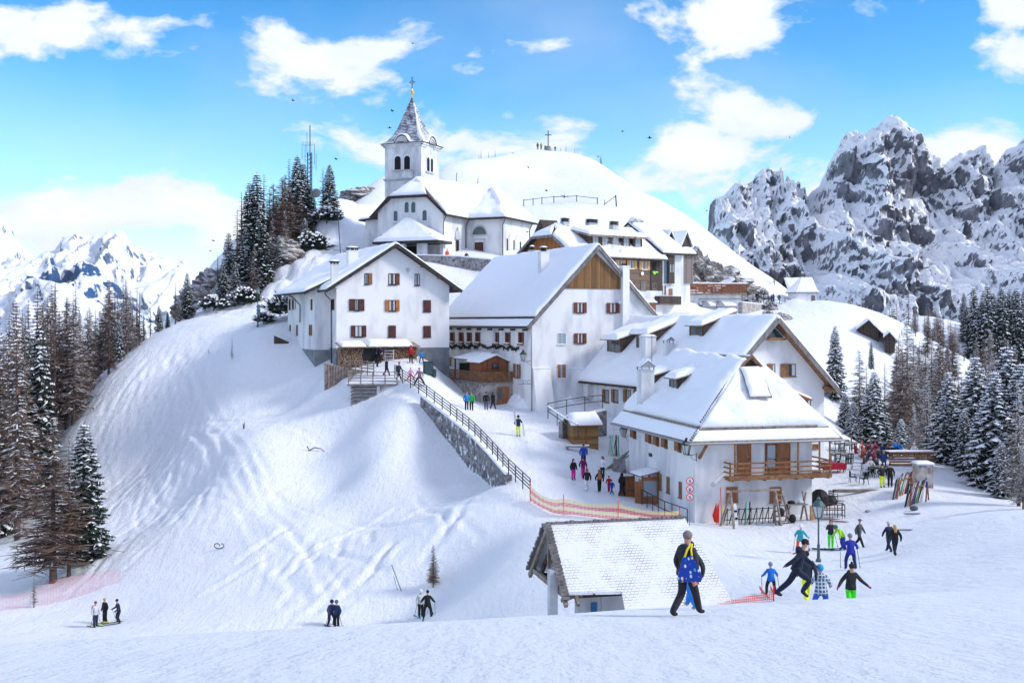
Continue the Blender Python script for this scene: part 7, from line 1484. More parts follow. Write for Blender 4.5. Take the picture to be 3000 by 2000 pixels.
def ski_gear(loc,rz,short,col,spread=.14,poles=True,L=1.6,wide=False,k=1.0):
 """two skis lying under the boots and a pole in each hand"""
 Rm=Matrix.Rotation(rz,4,'Z')
 for sx in(-1,1):
  m=MB();a=.1*sx if wide else 0;s0=(spread+.1)*sx if not wide else .48*sx
  m.prism([(s0-.045+a*(-1.2),-L*.62,.02),(s0+.045+a*(-1.2),-L*.62,.02),(s0+.04,L*.38,.02),(s0-.04,L*.38,.02)],(0,0,.03));m.prism([(s0-.045-a*1.2,-L*.62,.02),(s0+.045-a*1.2,-L*.62,.02),(s0+.02-a*1.4,-L*.72,.12),(s0-.02-a*1.4,-L*.72,.12)],(0,0,.025))
  o=m.build('ski',mat_of(col));o.location=loc;o.rotation_euler=(0,0,rz);g=ground(loc.x,loc.y);tag(o,f'one of the two skis worn by the {short}','ski','skis on feet')
  if poles:
   m=MB();w_=Vector((sx*(.41),-.36,.82))*k;w_.z=.86*k;m.tube([w_+Vector((0,0,.08)),w_+Vector((sx*.06,.3,-.8*k))],.013,5);m.lathe([(.05,0),(.05,.01)],w_+Vector((sx*.056,.27,-.74*k)),8)
   o=m.build('ski_pole','metal_dark');o.location=loc;o.rotation_euler=(0,0,rz);tag(o,f'one of the two ski poles held by the {short}','ski pole','ski poles in hands')
def P7(x,y):return(1724.8+x*.29995,980+y*.29995)
def P4(x,y):return((1650+x/2.24)/1.27551,(900+y/2.24)/1.27551)
def P1(x,y):return((800+x/2.6133)/1.27551,(650+y/2.6133)/1.27551)
def P3(x,y):return((1200+x/2.61375)/1.27551,(680+y/2.61375)/1.27551)
def P5(x,y):return((1500+x/2.352)/1.27551,(580+y/2.352)/1.27551)
def P9(x,y):return(x/1.743/1.27551,(1100+y/1.743)/1.27551)
def P11(x,y):return((500+x/1.568)/1.27551,(850+y/1.568)/1.27551)
BACK,FRONT,LEFT_,RIGHT_=math.pi,0,-math.pi/2,math.pi/2
RED,TEAL,LIME,GREEN,MAG,BLUE,SKY,GREY,ORG,YEL=(.45,.01,.015),(.03,.35,.4),(.35,.8,.02),(.08,.8,.03),(.6,.02,.28),(.02,.06,.38),(.02,.25,.6),(.12,.13,.14),(.85,.09,.015),(.75,.85,.02)
def put(uv,y0,y1,pose,jacket,pants,label,rz=0,want=None,ski=None,short=None,wide=False,poles=True,**kw):
 p=at(uv[0],uv[1],y0,y1,.1,want=want or(y0+y1)/2)
 o=person(p,rz,pose,jacket,pants,label,**kw)
 if ski:ski_gear(p,rz,short or label.replace('person ','figure '),ski,wide=wide,poles=poles,k=kw.get('h',1.75)/1.75)
 return o,p
put(P1(1056,1078),100,135,'stand',RED,BK,'person in red ski jacket and red helmet in front of the firewood',head=('helmet',RED),ski=RED,short='red skier at the firewood',poles=False)
put(P1(1135,1082),100,135,'ski',SKY,B,'small person in bright blue jacket skiing beside the firewood end',h=1.4,head=('helmet',(.1,.1,.1)),rz=.3,ski=SKY,short='small blue skier by the firewood')
put(P1(962,1215),100,125,'walk',BK,B,'person in black with a red hat and backpack entering the lane',rz=1.2,head=('beanie',RED),pack=NV)
put(P1(1053,1215),100,125,'wide',(.6,.25,.4),(.75,.03,.05),'child in pink jacket and red trousers skiing with legs apart',h=1.3,head=('helmet',(.6,.3,.45)),rz=.3,ski=(.3,.3,.32),wide=True,short='child in pink',poles=False)
put(P1(1122,1250),100,125,'wide',(.3,.16,.22),B,'person in grey and pink jacket skiing down the lane with legs apart',head=('helmet',(.5,.2,.3)),rz=-.2,ski=(.15,.17,.2),wide=True,short='skier in grey and pink')
put(P1(818,1080),100,125,'stand',NV,B,'person in navy jacket standing before the dark firewood opening',rz=2.6)
put(P1(868,1180),100,125,'walk',BK,B,'person in black leaning over the bikes by the deck',rz=2.2,head=('beanie',GREY))
put(P1(800,1110),100,125,'bend',B,B,'person in black bending beside the deck railing',rz=1.2)
put(P3(437,1362),95,120,'stand',(.02,.2,.5),BK,'person in blue jacket standing left of a green jacket on the lane',hair=('short',(.2,.12,.06)),rz=.4)
put(P3(474,1366),95,120,'stand',(.03,.4,.06),BK,'person in green jacket and black trousers on the lane',hair=('short',(.3,.18,.1)),rz=-.3)
put(P3(586,1362),95,120,'stand',BK,(.05,.08,.16),'person in black jacket and jeans beside the terrace door',rz=BACK,hair=('short',(.05,.03,.02)))
put(P3(637,1358),95,120,'walk',BK,BK,'person in dark long coat with dark hair before the terrace door',rz=2.5,hair=('long',(.03,.02,.02)),tall_coat=.38)
o,p=put(P3(832,1562),85,110,'carry',NV,YEL,'person in navy jacket and neon yellow trousers carrying skis up the lane',head=('helmet',BK),rz=.2)
for dx in(0,.07):
 m=MB();m.beam((-.18-dx,-.16,.95),(-.32-dx,.06,2.35),.09,.03);s_=m.build('ski',mat_of((.5,.5,.55)));s_.location=p;tag(s_,'one of two upright skis shouldered by the figure in neon yellow trousers','ski','shouldered skis')
for dx in(0,.05):
 m=MB();m.tube([(.36+dx,-.2,1.12),(.44+dx*2,-.16,.02)],.013,5);s_=m.build('ski_pole','metal_dark');s_.location=p;tag(s_,'one of two poles held by the figure in neon yellow trousers','ski pole','poles held beside neon trousers')
put(P4(67,1132),80,100,'stand',B,MAG,'woman in black top and magenta trousers, leftmost before the porch',rz=.5,h=1.65,hair=('long',(.05,.03,.02)))
put(P4(130,1122),80,100,'walk',(.2,.01,.1),MAG,'woman in magenta suit walking beside the other magenta trousers',rz=BACK,h=1.68,hair=('short',(.05,.03,.02)))
put(P4(133,1040),85,108,'stand',BLUE,NV,'person in royal blue jacket behind the magenta suit',rz=BACK,hair=('short',(.12,.06,.03)))
put(P4(156,1205),78,98,'walk',B,WT,'woman in black fur hooded jacket and white trousers walking away',rz=BACK,h=1.7,head=('hood',(.2,.13,.08)))
put(P4(258,1118),80,100,'stand',WT,BK,'woman in white jacket and black trousers by the leaning skis',rz=-.6,h=1.7,hair=('long',(.03,.02,.015)))
put(P4(238,1215),78,98,'walk',B,BK,'person in black with tan backpack walking away in the group',rz=BACK,head=('hood',(.25,.16,.1)),pack=(.35,.14,.05))
put(P4(300,1213),78,98,'walk',RED,RED,'child in red suit and dark cap in the group',rz=BACK,h=1.25,head=('beanie',BK))
put(P4(320,1230),78,98,'walk',BLUE,BLUE,'child in blue suit walking hand in hand in the group',rz=-2.4,h=1.15,head=('beanie',BLUE))
put(P4(384,1242),78,98,'walk',BK,(.015,.02,.04),'tall person in black hooded jacket nearest the plank door',rz=2.6,head=('hood',BK),h=1.8)
put(P7(378,968),50,80,'ski',TEAL,ORG,'person in teal striped vest and orange trousers on skis',rz=2.6,head=('helmet',WT),ski=(.05,.05,.06),short='skier in orange trousers')
put(P7(612,928),50,85,'face',(.03,.03,.04),GREEN,'person in black and white jacket and bright green trousers',rz=-.1,hair=('short',(.3,.08,.03)),boots=GREEN)
put(P7(705,938),50,85,'bend',LIME,BLUE,'person in lime jacket and blue trousers bending over',rz=-1.3,head=('helmet',(.05,.15,.1)),ski=(.05,.08,.2),short='skier in lime jacket')
put(P7(828,926),50,85,'walk',(.06,.075,.075),B,'person in long grey coat and hat striding across the plaza',rz=.9,head=('cap',GREY),tall_coat=.22)
put(P7(765,1092),45,80,'ski',(.02,.03,.33),(.012,.02,.12),'person in blue jacket and navy trousers skiing away',rz=BACK,head=('helmet',(.25,.25,.27)),ski=WT,short='skier in blue and navy')
put(P7(1058,960),45,80,'walk',NV,NV,'person in navy coat and pale woollen hat walking',rz=BACK+.3,head=('beanie',(.6,.6,.55)),tall_coat=.1)
put(P7(1103,990),45,80,'walk',BK,(.01,.012,.02),'woman with long blond hair and black jacket walking away',rz=BACK,hair=('long',(.5,.28,.1)),boots=(.3,.3,.3),h=1.72,fat=1.1)
put(P7(1005,465),70,100,'hips',(.02,.02,.03),YEL,'person in black jacket and yellow trousers by the terrace tables',rz=.3,head=('beanie',NV))
put(P7(1066,460),70,100,'stand',(.012,.015,.014),BK,'person in black snow suit beside the yellow trousers',rz=-.2,head=('beanie',BK))
p=px(1.27551*1580,1811,24.9);p=gp(1577,24.9)
person(p,BACK-.8,'stride',(.022,.02,.03),(.02,.018,.026),'person in dark hooded jacket with a blue patterned shoulder bag walking away',h=1.82,head=('beanie',(.2,.15,.15)),near=True,scarf=(.02,.4,.4),gloves=(.45,.22,.17),pack=None)
walker=p
q=gp(1588,27.2);person(q,BACK+.4,'walk',(.03,.03,.035),(.02,.2,.65),'person in bright blue trousers almost hidden behind the walker with the bag',h=1.6,head=('beanie',BK),boots=(.3,.35,.35))
p=gp(1830,30);p.z-=.0
person(p,math.pi/2-.2,'run',(.012,.018,.04),(.012,.016,.045),'person in navy snow suit and black hat caught running uphill',h=1.64,head=('beanie',BK),near=True,gloves=(.14,.06,.12),boots=(.02,.02,.025))
p=gp(1886,38.5);person(p,BACK,'ski','plaid',(.03,.1,.5),'person in blue checked jacket with blue goggles on the helmet',h=1.78,head=('helmet',(.02,.3,.55)),near=True)if 'plaid' in M else None
p=gp(1954,39.5);person(p,.1,'open',(.02,.02,.022),(.07,.75,.03),'girl in black jacket, bobble hat and bright green trousers, arms spread',h=1.66,head=('pompom',BK),near=True,gloves=(.3,.05,.15))
person(gp(1853,33),BACK,'walk',(.02,.03,.05),YEL,'person in yellow trousers mostly hidden behind the running figure',h=1.5,head=('beanie',BK))
o,p=put((1771,1367),40,70,'ski',(.01,.16,.6),(.012,.012,.015),'child in bright blue jacket on skis behind the orange net',rz=BACK,h=1.45,head=('helmet',(.2,.25,.3)),ski=(.5,.1,.1),short='child in bright blue behind the net',want=54)
put(P9(487,1282),60,100,'stand',(.5,.5,.55),(.02,.03,.07),'person in white jacket with red backpack, leftmost of the trio',head=('beanie',(.2,.05,.05)),rz=1.0,ski=NV,short='figure in white jacket',pack=(.3,.03,.04))
put(P9(536,1262),60,100,'stand',BK,BK,'person in black with yellow boots in the middle of the trio',head=('beanie',(.5,.4,.1)),rz=-.6,boots=(.6,.5,.05),ski=YEL,short='figure with yellow boots')
put(P9(607,1262),60,100,'ski',NV,BK,'person in navy jacket with white stripe, rightmost of the trio',head=('beanie',BK),rz=-1.0,ski=BK,short='figure in navy with white stripe')
put(P11(735,1540),60,95,'ski',(.05,.05,.12),BK,'person in patterned purple jacket on skis in the bowl',head=('helmet',BK),rz=.8,ski=BK,short='skier in patterned purple jacket')
put(P11(763,1548),60,95,'stand',(.012,.03,.09),BK,'person in dark blue jacket beside the patterned purple jacket',head=('helmet',(.05,.15,.2)),rz=-.4,ski=NV,short='skier in dark blue in the bowl')
put(P11(1148,1500),60,95,'stand',(.45,.5,.48),BK,'person in pale jacket partly hidden behind a black jacket',head=('helmet',WT),rz=.5,ski=TEAL,short='skier in pale jacket')
put(P11(1180,1508),60,95,'ski',BK,B,'person in black jacket before the little larch sapling',head=('beanie',BK),rz=BACK,ski=BK,short='skier in black by the sapling')
def fars(u,pose,j,pt,label,h=1.75,**kw):return person(crest(u),0,pose,j,pt,label,h=h,**kw)
def far(u,v,Y,pose,j,pt,label,h=1.75,rz=0,z=None,**kw):p=dp(u,v,Y);p.z=(max(ground(p.x,p.y),p.z-.3)if Y>330 else ground(p.x,p.y))if z is None else z;return person(p,rz,pose,j,pt,label,h=h,**kw)
fars(1235,'stand',(.3,.01,.02),BK,'tiny person in red on the summit left of the cross',h=2.0,head=('hood',RED))
fars(1243,'stand',(.15,.4,.05),BK,'tiny person in green and black on the summit',h=2.0,head=('beanie',BK))
fars(1252,'bend',(.15,.35,.08),BK,'tiny person in green stooping beside the summit cross',h=1.7)
fars(1275,'bend',BK,BK,'tiny person in black crouching right of the summit cross',h=1.6)
for k,(x,y,lab,pose,j)in enumerate([(1688,716,'leftmost dark figure on the path behind the railing','stand',BK),(1787,728,'dark figure standing left in the pair on the path','stand',NV),(1800,730,'blue clad figure standing right in the pair on the path','stand',BLUE),(1840,738,'dark figure leaning at the path railing','walk',BK),(1912,748,'bent figure carrying something at the end of the railing','bend',(.08,.05,.05)),(2156,740,'dark figure standing right of the tiny chapel','walk',BK),(2262,735,'stooping figure in green at the right of the chapel','bend',(.05,.2,.1))]):
 u,v=P5(x,y);Y=215+k*7 if k<5 else 262;pp=dp(u,v,Y);far(u,v,Y,pose,j,BK,lab,h=1.9,rz=k,z=max(pp.z,ground(pp.x,pp.y)-.2)if k<5 else None)
for k,(x,j)in enumerate([(1375,(.2,.03,.03)),(1400,(.06,.03,.03)),(1447,(.35,.04,.03))]):
 u,v=P5(x,625);pp=dp(u,v,208);person(Vector((pp.x,208,zt_ if False else pp.z-1.1)),k,'stand',j,BK,['reddish clad guest behind the roof terrace railing','dark clad guest behind the roof terrace railing','bright red clad guest beside the hut on the roof terrace'][k],h=1.6)
pp=zp(Z2,810,1425,164.5);person(Vector((pp.x,pp.y,pp.z-.9)),.5,'stand',ORG,BK,'person in orange behind the churchyard wall',h=1.7,hair=('short',(.1,.05,.03)))
pp=zp(Z2,950,1435,164.5);person(Vector((pp.x,pp.y,pp.z-1.0)),.5,'bend',NV,BK,'stooping person in navy behind the churchyard wall',h=1.75)
p=at(1880,1290,40,75,.1,58);zt=(740-1153)/2613*p.y;lantern(p,'tall grey green street lamp with glazed lantern standing on the plaza',pole=zt-p.z-.9,mat='metal_green',s=1.35,name='street_lamp')
p=gp(592,139);lantern(p,'slim street lamp with round signs on the snowy ridge',pole=4.1,mat='metal_green',s=1.0,name='street_lamp')
sg=empty('round_signs',p+Vector((.12,-.1,0)),'cluster of dark round signs on the slim ridge street lamp','sign')
for z in(2.5,2.05,1.65):m=MB();m.lathe([(.26,0),(.26,.04)],n=16);m.v=[(a,-c,b+z)for a,b,c in m.v];m.build('sign_plate','slate_blue',sg)
base=f3.T@Vector((-.35,-.9,0));zs=f3.hit(Z4(838,1280),0,-.35);c=zp(Z4,830,1402,77.6)
ps=empty('prohibition_signs',c,'three round red bordered no skiing signs on one pole','sign');s_=1/(F/c.y)
m=MB();m.tube([(0,0,-.3),(0,0,3.0)],.03,6);m.build('sign_post','metal_grey',ps)
for k,z in enumerate((2.75,2.2,1.65)):
 pl=MB();pl.lathe([(.26,0),(.26,.03)],n=24);pl.v=[(a,-c_-.04,b+z)for a,b,c_ in pl.v];d=pl.build('sign_disc','white_paint',ps)
 rg=MB();n=24
 for i in range(n):t0,t1=2*math.pi*i/n,2*math.pi*(i+1)/n;rg.add([(r*math.cos(t),-.08,z+r*math.sin(t))for r,t in((.21,t0),(.265,t0),(.265,t1),(.21,t1))],[(0,1,2,3)])
 rg.build('red_ring','sign_red',d);ic=MB();yy=-.078
 ic.ball((.03,yy,z+.09),.028,6,5,(1,.3,1));ic.beam((.0,yy,z+.06),(-.03,yy,z-.02),.05,.02);ic.beam((-.03,yy,z-.02),(.03,yy,z-.08),.04,.02);ic.beam((-.1,yy,z-.13),(.11,yy,z-.09),.02,.02)if k!=1 else ic.ball((0,yy,z-.1),.09,8,5,(1,.2,.5));ic.beam((.0,yy,z+.04),(.1,yy,z),.02,.02)
 ic.build('pictogram','black',d);sl_=MB();sl_.beam((-.15,-.088,z+.15),(.15,-.088,z-.15),.035,.01);sl_.build('red_bar','sign_red',d)
p=at(*P1(1190,1172),95,125,.1,110);cbd=empty('chalkboard',p,'dark menu chalkboard leaning open at the head of the lane','board',rz=.2)
m=MB();m.prism([(-.5,-.25,0),(.5,-.25,0),(.5,.1,1.35),(-.5,.1,1.35)],(0,.04,0));m.prism([(-.5,.45,0),(.5,.45,0),(.5,.12,1.35),(-.5,.12,1.35)],(0,.04,0));m.build('frame','fir_green',cbd);m=MB();m.prism([(-.42,-.24,.1),(.42,-.24,.1),(.42,.06,1.25),(-.42,.06,1.25)],(0,-.02,0));m.build('slate','slate_board' if 'slate_board' in M else noisy('slate_board',(.02,.04,.05),(.05,.09,.1),6),cbd)
p=at(*P1(1230,1190),95,125,.1,110);m=MB();m.lathe([(.25,0),(.28,.7),(.3,.72),(.3,.8),(.1,.85)],n=12);o=m.build('waste_bin','slate_board');o.location=p;tag(o,'dark round waste bin beside the menu chalkboard','bin')
def net_mat(name,col,a):
 m,nt,b=newmat(name,col,.7);v=objco(nt);sp=N(nt,'ShaderNodeSeparateXYZ');nt.links.new(v,sp.inputs[0])
 fs=[]
 for ax in('X','Z'):
  d=N(nt,'ShaderNodeMath',operation='DIVIDE');nt.links.new(sp.outputs[ax],d.inputs[0]);d.inputs[1].default_value=.09;f=N(nt,'ShaderNodeMath',operation='FRACT');nt.links.new(d.outputs[0],f.inputs[0]);g=N(nt,'ShaderNodeMath',operation='LESS_THAN');nt.links.new(f.outputs[0],g.inputs[0]);g.inputs[1].default_value=a;fs.append(g.outputs[0])
 mx=N(nt,'ShaderNodeMath',operation='MAXIMUM');nt.links.new(fs[0],mx.inputs[0]);nt.links.new(fs[1],mx.inputs[1]);nt.links.new(mx.outputs[0],b.inputs['Alpha']);return m
net_mat('net_red',(.75,.04,.06),.38);net_mat('net_yellow',(.85,.68,.25),.36);net_mat('net_orange',(.75,.1,.06),.28);net_mat('net_pink',(.7,.18,.3),.1)
def net(pts,label,h,bands,post='pole_red',step=2.0,sag=.12,group='safety nets',pr=.03,lean=0,posts=True):
 """pts: ground points; a net strung between poles"""
 base=pts[0].copy();e=empty('safety_net',base,label,'net',group);seg=[(b-a).length for a,b in zip(pts[:-1],pts[1:])];L=sum(seg);n=max(int(L/step),1)
 def Pt(s):
  for a,b,l in zip(pts[:-1],pts[1:],seg):
   if s<=l+1e-6:return a.lerp(b,s/l)
   s-=l
  return pts[-1].copy()
 nb=len(bands)
 for bi,bm in enumerate(bands):
  m=MB();g=[]
  for j in range(4):
   row=[]
   for i in range(n*5+1):
    q=Pt(L*i/(n*5))-base;f=(i%5)/5;zz=h*(bi+j/3)/nb;row.append(q+Vector((math.sin(f*math.pi)*lean,0,zz-(zz/h)*sag*math.sin(math.pi*f))))
   g.append(row)
  m.sheet(g);m.build('netting',bm,e,True)
 if posts:
  for i in range(n+1):
   q=Pt(L*i/n)-base;m=MB();m.tube([q+Vector((0,0,-.3)),q+Vector((rnd.uniform(-.05,.05),0,h+.25))],pr,6);m.build('pole',post,e)
 return e
gnd=lambda pts:[Vector((q.x,q.y,ground(q.x,q.y)+.05))for q in pts]
net(gnd([dp(1218,1140,82.3),dp(1240,1155,81),dp(1275,1172,79.3),dp(1310,1185,78.4),dp(1350,1196,77.5),dp(1400,1200,76.6),dp(1465,1203,75.8),dp(1520,1203,75.3),dp(1562,1200,75.5)]),'long red and yellow striped safety net sagging along the lane edge',1.1,['net_red','net_yellow','net_red','net_yellow'],step=3.4,sag=.22)
net([q-Vector((0,0,1.2))for q in[zp(Z6,85,1035,60),zp(Z6,130,955,60),zp(Z6,290,905,60.5),zp(Z6,450,885,61),zp(Z6,600,905,61)]],'orange net with red poles standing behind the grey shelter post',1.2,['net_orange'],step=2.2)
net([q-Vector((0,0,1.45))for q in[zp(Z6,1470,930,43),zp(Z6,1590,905,43.3),zp(Z6,1700,845,43.6),zp(Z6,1830,800,43.9),zp(Z6,1965,775,44.2),zp(Z6,2185,765,44.6)]],'orange net with red poles running from the walker to the child in blue',1.25,['net_orange'],step=2.0)
net([Vector((q.x,q.y,q.z))for q in[dp(-40,1440,84),dp(60,1428,85),dp(150,1392,86.5),dp(250,1373,88),dp(278,1375,88)]],'wide faded pink safety net at the foot of the left trees',2.3,['net_pink'],step=3.6,post='pole_red',pr=.02,posts=False)
pn=C.objects[-1]
def stick(a,b,r,mat,label,name='pole',cat='pole',group=None):
 m=MB();m.tube([Vector((0,0,0)),b-a],r,6);o=m.build(name,mat);o.location=a;return tag(o,label,cat,group)
a=at(925,1358,60,100,.1,78);stick(a-Vector((0,0,.3)),a+Vector((-.75,0,1.75)),.035,'slate_blue','dark blue pole leaning left in the bowl');stick(a+Vector((-.3,.1,-.2)),a+Vector((-.62,.1,.95)),.02,'slate_blue','thin short rod beside the leaning blue pole')
q=dp(759,505,188);q.z=ground(q.x,q.y);stick(q,q+Vector((-.1,0,4.6)),.05,'metal_green','tall thin marker pole with a yellow tag left of the church');m=MB();m.box(-.3,.3,-.05,0,.4,.8);o=m.build('yellow_tag','yellow');o.location=q;tag(o,'small yellow notice fixed low on the marker pole','sign')
q=dp(783,590,172);q.z=ground(q.x,q.y);e=empty('floodlight_mast',q,'leaning dark floodlight mast left of the church','mast');m=MB();m.tube([(0,0,-.3),(-.45,0,6.2)],.06,6);m.build('mast','metal_dark',e);m=MB();m.ball((-.45,-.05,6.3),.28,8,6,(1.2,1,.7));m.build('lamp_head','metal_dark',e);m=MB();m.box(-1.2,1.3,-.05,.05,.9,1.0);m.box(.3,1.2,-.1,.1,0,.8);m.build('cabinet','metal_grey',e)
q=dp(712,490,186);q.z=ground(q.x,q.y);zt=(740-288)/2613*186;e=empty('antenna_mast',q,'tall lattice radio mast with aerials and a dish among the spruces','mast');h=zt-q.z;m=MB()
for sx,sy in((-.35,-.3),(.35,-.3),(0,.35)):m.beam((sx,sy,-1),(sx,sy,h*.72),.13)
k_=0
z=0
while z<h*.7:m.beam((-.35,-.3,z),(.35,-.3,z+.7),.07);m.beam((.35,-.3,z),(0,.35,z+.7),.04);m.beam((0,.35,z),(-.35,-.3,z+.7),.04);z+=.7
m.build('lattice','metal_dark',e);m=MB();m.tube([(0,0,h*.7),(0,0,h)],.08,6)
for(x,z0,z1)in((-1.3,.66,.78),(-.8,.62,.8),(.75,.6,.82),(1.0,.55,.72),(-.5,.7,.93)):m.tube([(x,0,h*z0),(x,0,h*z1)],.035,5);m.beam((x,0,h*(z0+.03)),(0,0,h*(z0+.03)),.04)
for k in range(7):m.beam((-1.3+k*.28,0,h*.8),(-1.3+k*.28,0,h*.84),.03)
m.beam((-1.4,0,h*.8),(.6,0,h*.8),.04);m.build('aerials','metal_dark',e);m=MB();m.lathe([(.02,0),(.6,.14),(.75,.28)],n=16);m.v=[(a_+1.1,-c_-.2,b_+h*.32)for a_,b_,c_ in m.v];m.build('dish','metal_grey',e)
q=crest(1259);e=empty('summit_cross',q,'dark summit cross on a round stone plinth on the hilltop','cross');m=MB();m.lathe([(1.0,-.5),(.95,.3),(.75,1.1),(.5,1.3),(.2,1.35)],n=10);m.build('plinth','stone_wall',e);m=MB();m.box(-.13,.13,-.1,.1,1.2,5.6);m.box(-.95,.95,-.09,.09,4.3,4.52);m.build('cross','metal_dark',e)
fp=[(1203,470),(1260,462),(1310,459),(1345,461),(1372,466)];pts=[]
for u,v in fp:q=at(u,v+4,200,330,.5,262);pts.append(q)
rail(pts,'thin dark wooden fence rail crossing the snowy hillside','fence',h=1.5,post=6,rails=(1.3,),r=.06,pr=.09)
for u,v,lab,hh in((1048,428,'dark snow pole on the hillside right of the tower',3.2),(1097,428,'short snow pole on the hillside right of the taller one',1.8),(1388,473,'short leaning post right of the hillside fence',1.3)):q=at(u,v,200,330,.5,265);stick(q,q+Vector((.1,0,hh)),.08,'metal_dark',lab)
q=at(1416,475,200,330,.5,255);e=empty('fence_end',q,'dark braced fence end post on the hillside','fence');m=MB();m.beam((0,0,-.3),(-.2,0,2.6),.25);m.beam((-.1,0,2.4),(-2.6,0,.6),.14);m.build('brace','metal_dark',e)
a,b=dp(225,1280,94),dp(510,1255,92);
for k,(dz,lab)in enumerate(((0,'upper of two dark cables strung across the left slope'),(.22,'lower of two dark cables strung across the left slope'))):
 m=MB();m.tube([(b-a)*t+Vector((0,0,-.9*math.sin(math.pi*t)*(1+dz*3)-dz))for t in[i/14 for i in range(15)]],.02,4);o=m.build('cable','metal_dark');o.location=Vector((a.x,a.y,max(a.z,ground(a.x,a.y)+1.0)));tag(o,lab,'cable')
m=MB();m.tube([(.3*math.cos(t)+t*.05,0,.2*math.sin(t))for t in[i*.6 for i in range(14)]],.035,4);o=m.build('cable_coil','metal_dark');o.location=at(497,1262,70,110,.1,92)+Vector((0,-.1,.3));tag(o,'loop of dark cable at the end of the strung cables','cable')
m=MB();m.tube([(-.8,0,.5),(-.6,0,.1),(-.1,.1,.35),(.5,0,.25),(.9,-.1,-.05)],[.05,.07,.05,.04,.02],5);o=m.build('branch','bark');o.location=at(725,1037,80,120,.1,98);tag(o,'dark bent branch sticking out of the snow in the bowl','branch')
for k,(u,v,hh)in enumerate(((215,895,2.5),(560,985,.8),(480,812,.5))):
 q=at(u,v,90,160,.2,130);m=MB();
 for j in range(4):m.tube([(0,0,-.2),(rnd.uniform(-.5,.5)*hh*.4,rnd.uniform(-.2,.2),hh*rnd.uniform(.6,1))],[.04,.012],4)
 o=m.build('bare_stem','bark');o.location=q;tag(o,['bare bent stems at the edge of the left stand','tiny dark twigs on the open slope below the ridge','small twig tuft high on the upper slope'][k],'plant')
q=at(650,790,110,150,.2,132);m=MB();m.prism([(-1,0,-1),(.6,0,-2.2),(.6,0,.2),(-1,0,.9)],(0,.3,0));o=m.build('plank_screen','wood_dark');o.location=q;tag(o,'dark plank screen in the snow left of the tall white house','screen')
def W3(x,y,out):return f3.T@f3.hit(Z4(x,y),1,-out)
q=W3(1100,1455,2.0);gz_=ground(q.x,q.y);fr_=empty('swing_frame',Vector((q.x,q.y,gz_)),'weathered wooden beam frame standing before the corner inn wall','frame',rz=R(14));ff=Frame((q.x,q.y,gz_),R(14))
wl_=ff.hit(Z4(1390,1300),1,0).x;ht_=ff.hit(Z4(1100,1212),1,0).z
for x in(0,wl_):
 for s0 in(-.55,.75):
  m=MB();m.beam((x+(-.5 if x==0 and s0>0 else .25 if x else 0),s0,-.2),(x,0,ht_),.12);m.build('leg','beam_old',fr_)
m=MB();m.beam((-.35,0,ht_+.05),(wl_+.35,0,ht_+.05),.14);m.build('top_beam','beam_old',fr_)
q=W3(1415,1445,1.9);gz_=ground(q.x,q.y);e=empty('step_ladder',Vector((q.x,q.y,gz_)),'wide weathered wooden trestle ladder with five steps','ladder',rz=R(14));fl=Frame((q.x,q.y,gz_),R(14));lx=fl.hit(Z4(1475,1440),1,0).x;lz=fl.hit(Z4(1440,1212),1,.0).z
for x in(-.35,lx):m=MB();m.beam((x,-.25,-.1),(x+(.35 if x<0 else-.1),.7,lz),.1);m.build('rail','beam_old',e)
for k in range(6):t=(k+.6)/6.4;m=MB();m.box(-.35+.35*t,lx-.1*t,-.25+.95*t-.1,-.25+.95*t+.1,lz*t-.03,lz*t+.04);m.build('step','beam_old',e)
q=W3(1530,1420,1.7);gz_=ground(q.x,q.y);e=empty('trestle_table',Vector((q.x,q.y,gz_)),'high wooden trestle table with crossed legs holding a black bag','table',rz=R(14));zt2=1.15
m=MB();m.box(-.75,.75,-.35,.35,zt2,zt2+.06);m.build('table_top','beam_old',e)
for x in(-.6,.6):
 for s0 in(-1,1):m=MB();m.beam((x+s0*.1,-.35*s0,-.1),(x,.25*s0,zt2+(.9 if x>0 else 0)),.09);m.build('leg','beam_old',e)
m=MB();m.ball((-.35,0,zt2+.17),.24,10,7,(1.2,.8,.6));o=m.build('sports_bag','black');o.location=e.location;tag(o,'black bag lying on the high trestle table','bag')
m=MB();m.ball((.3,0,zt2+.18),.2,10,7,(1.2,.8,.7));o=m.build('ski_helmet',mat_of((.4,.5,.6)));o.location=e.location;tag(o,'pale blue helmet on the high trestle table','helmet')
q=W3(1220,1425,.9);gz_=ground(q.x,q.y);e=empty('ski_rack',Vector((q.x,q.y,gz_)),'long black metal ski rack under the ground floor windows','rack',rz=R(14));fk=Frame((q.x,q.y,gz_),R(14));ra0,ra1=fk.hit(Z4(1065,1400),1,0).x,fk.hit(Z4(1375,1400),1,0).x
m=MB();
for z in(.35,1.05):m.beam((ra0,0,z),(ra1,0,z),.05)
m.build('rails','metal_dark',e)
for k in range(9):x=ra0+(ra1-ra0)*k/8;m=MB();m.beam((x,-.25,-.05),(x+.15,0,1.15),.05);m.beam((x+.15,0,1.15),(x+.05,.5,-.05),.05);m.build('upright','metal_dark',e)
def ski_up(loc,lean,rz,col,label,group='skis leaning upright',L=1.65,w=.1,name='ski',cat='ski'):
 m=MB();m.prism([(-w/2,0,0),(w/2,0,0),(w*.38,0,L*.5),(w/2,0,L*.9),(w*.2,-.04,L),(-w*.2,-.04,L),(-w/2,0,L*.9),(-w*.38,0,L*.5)],(0,.03,0));o=m.build(name,mat_of(col));o.location=loc;o.rotation_euler=(lean[0],lean[1],rz);return tag(o,label,cat,group)
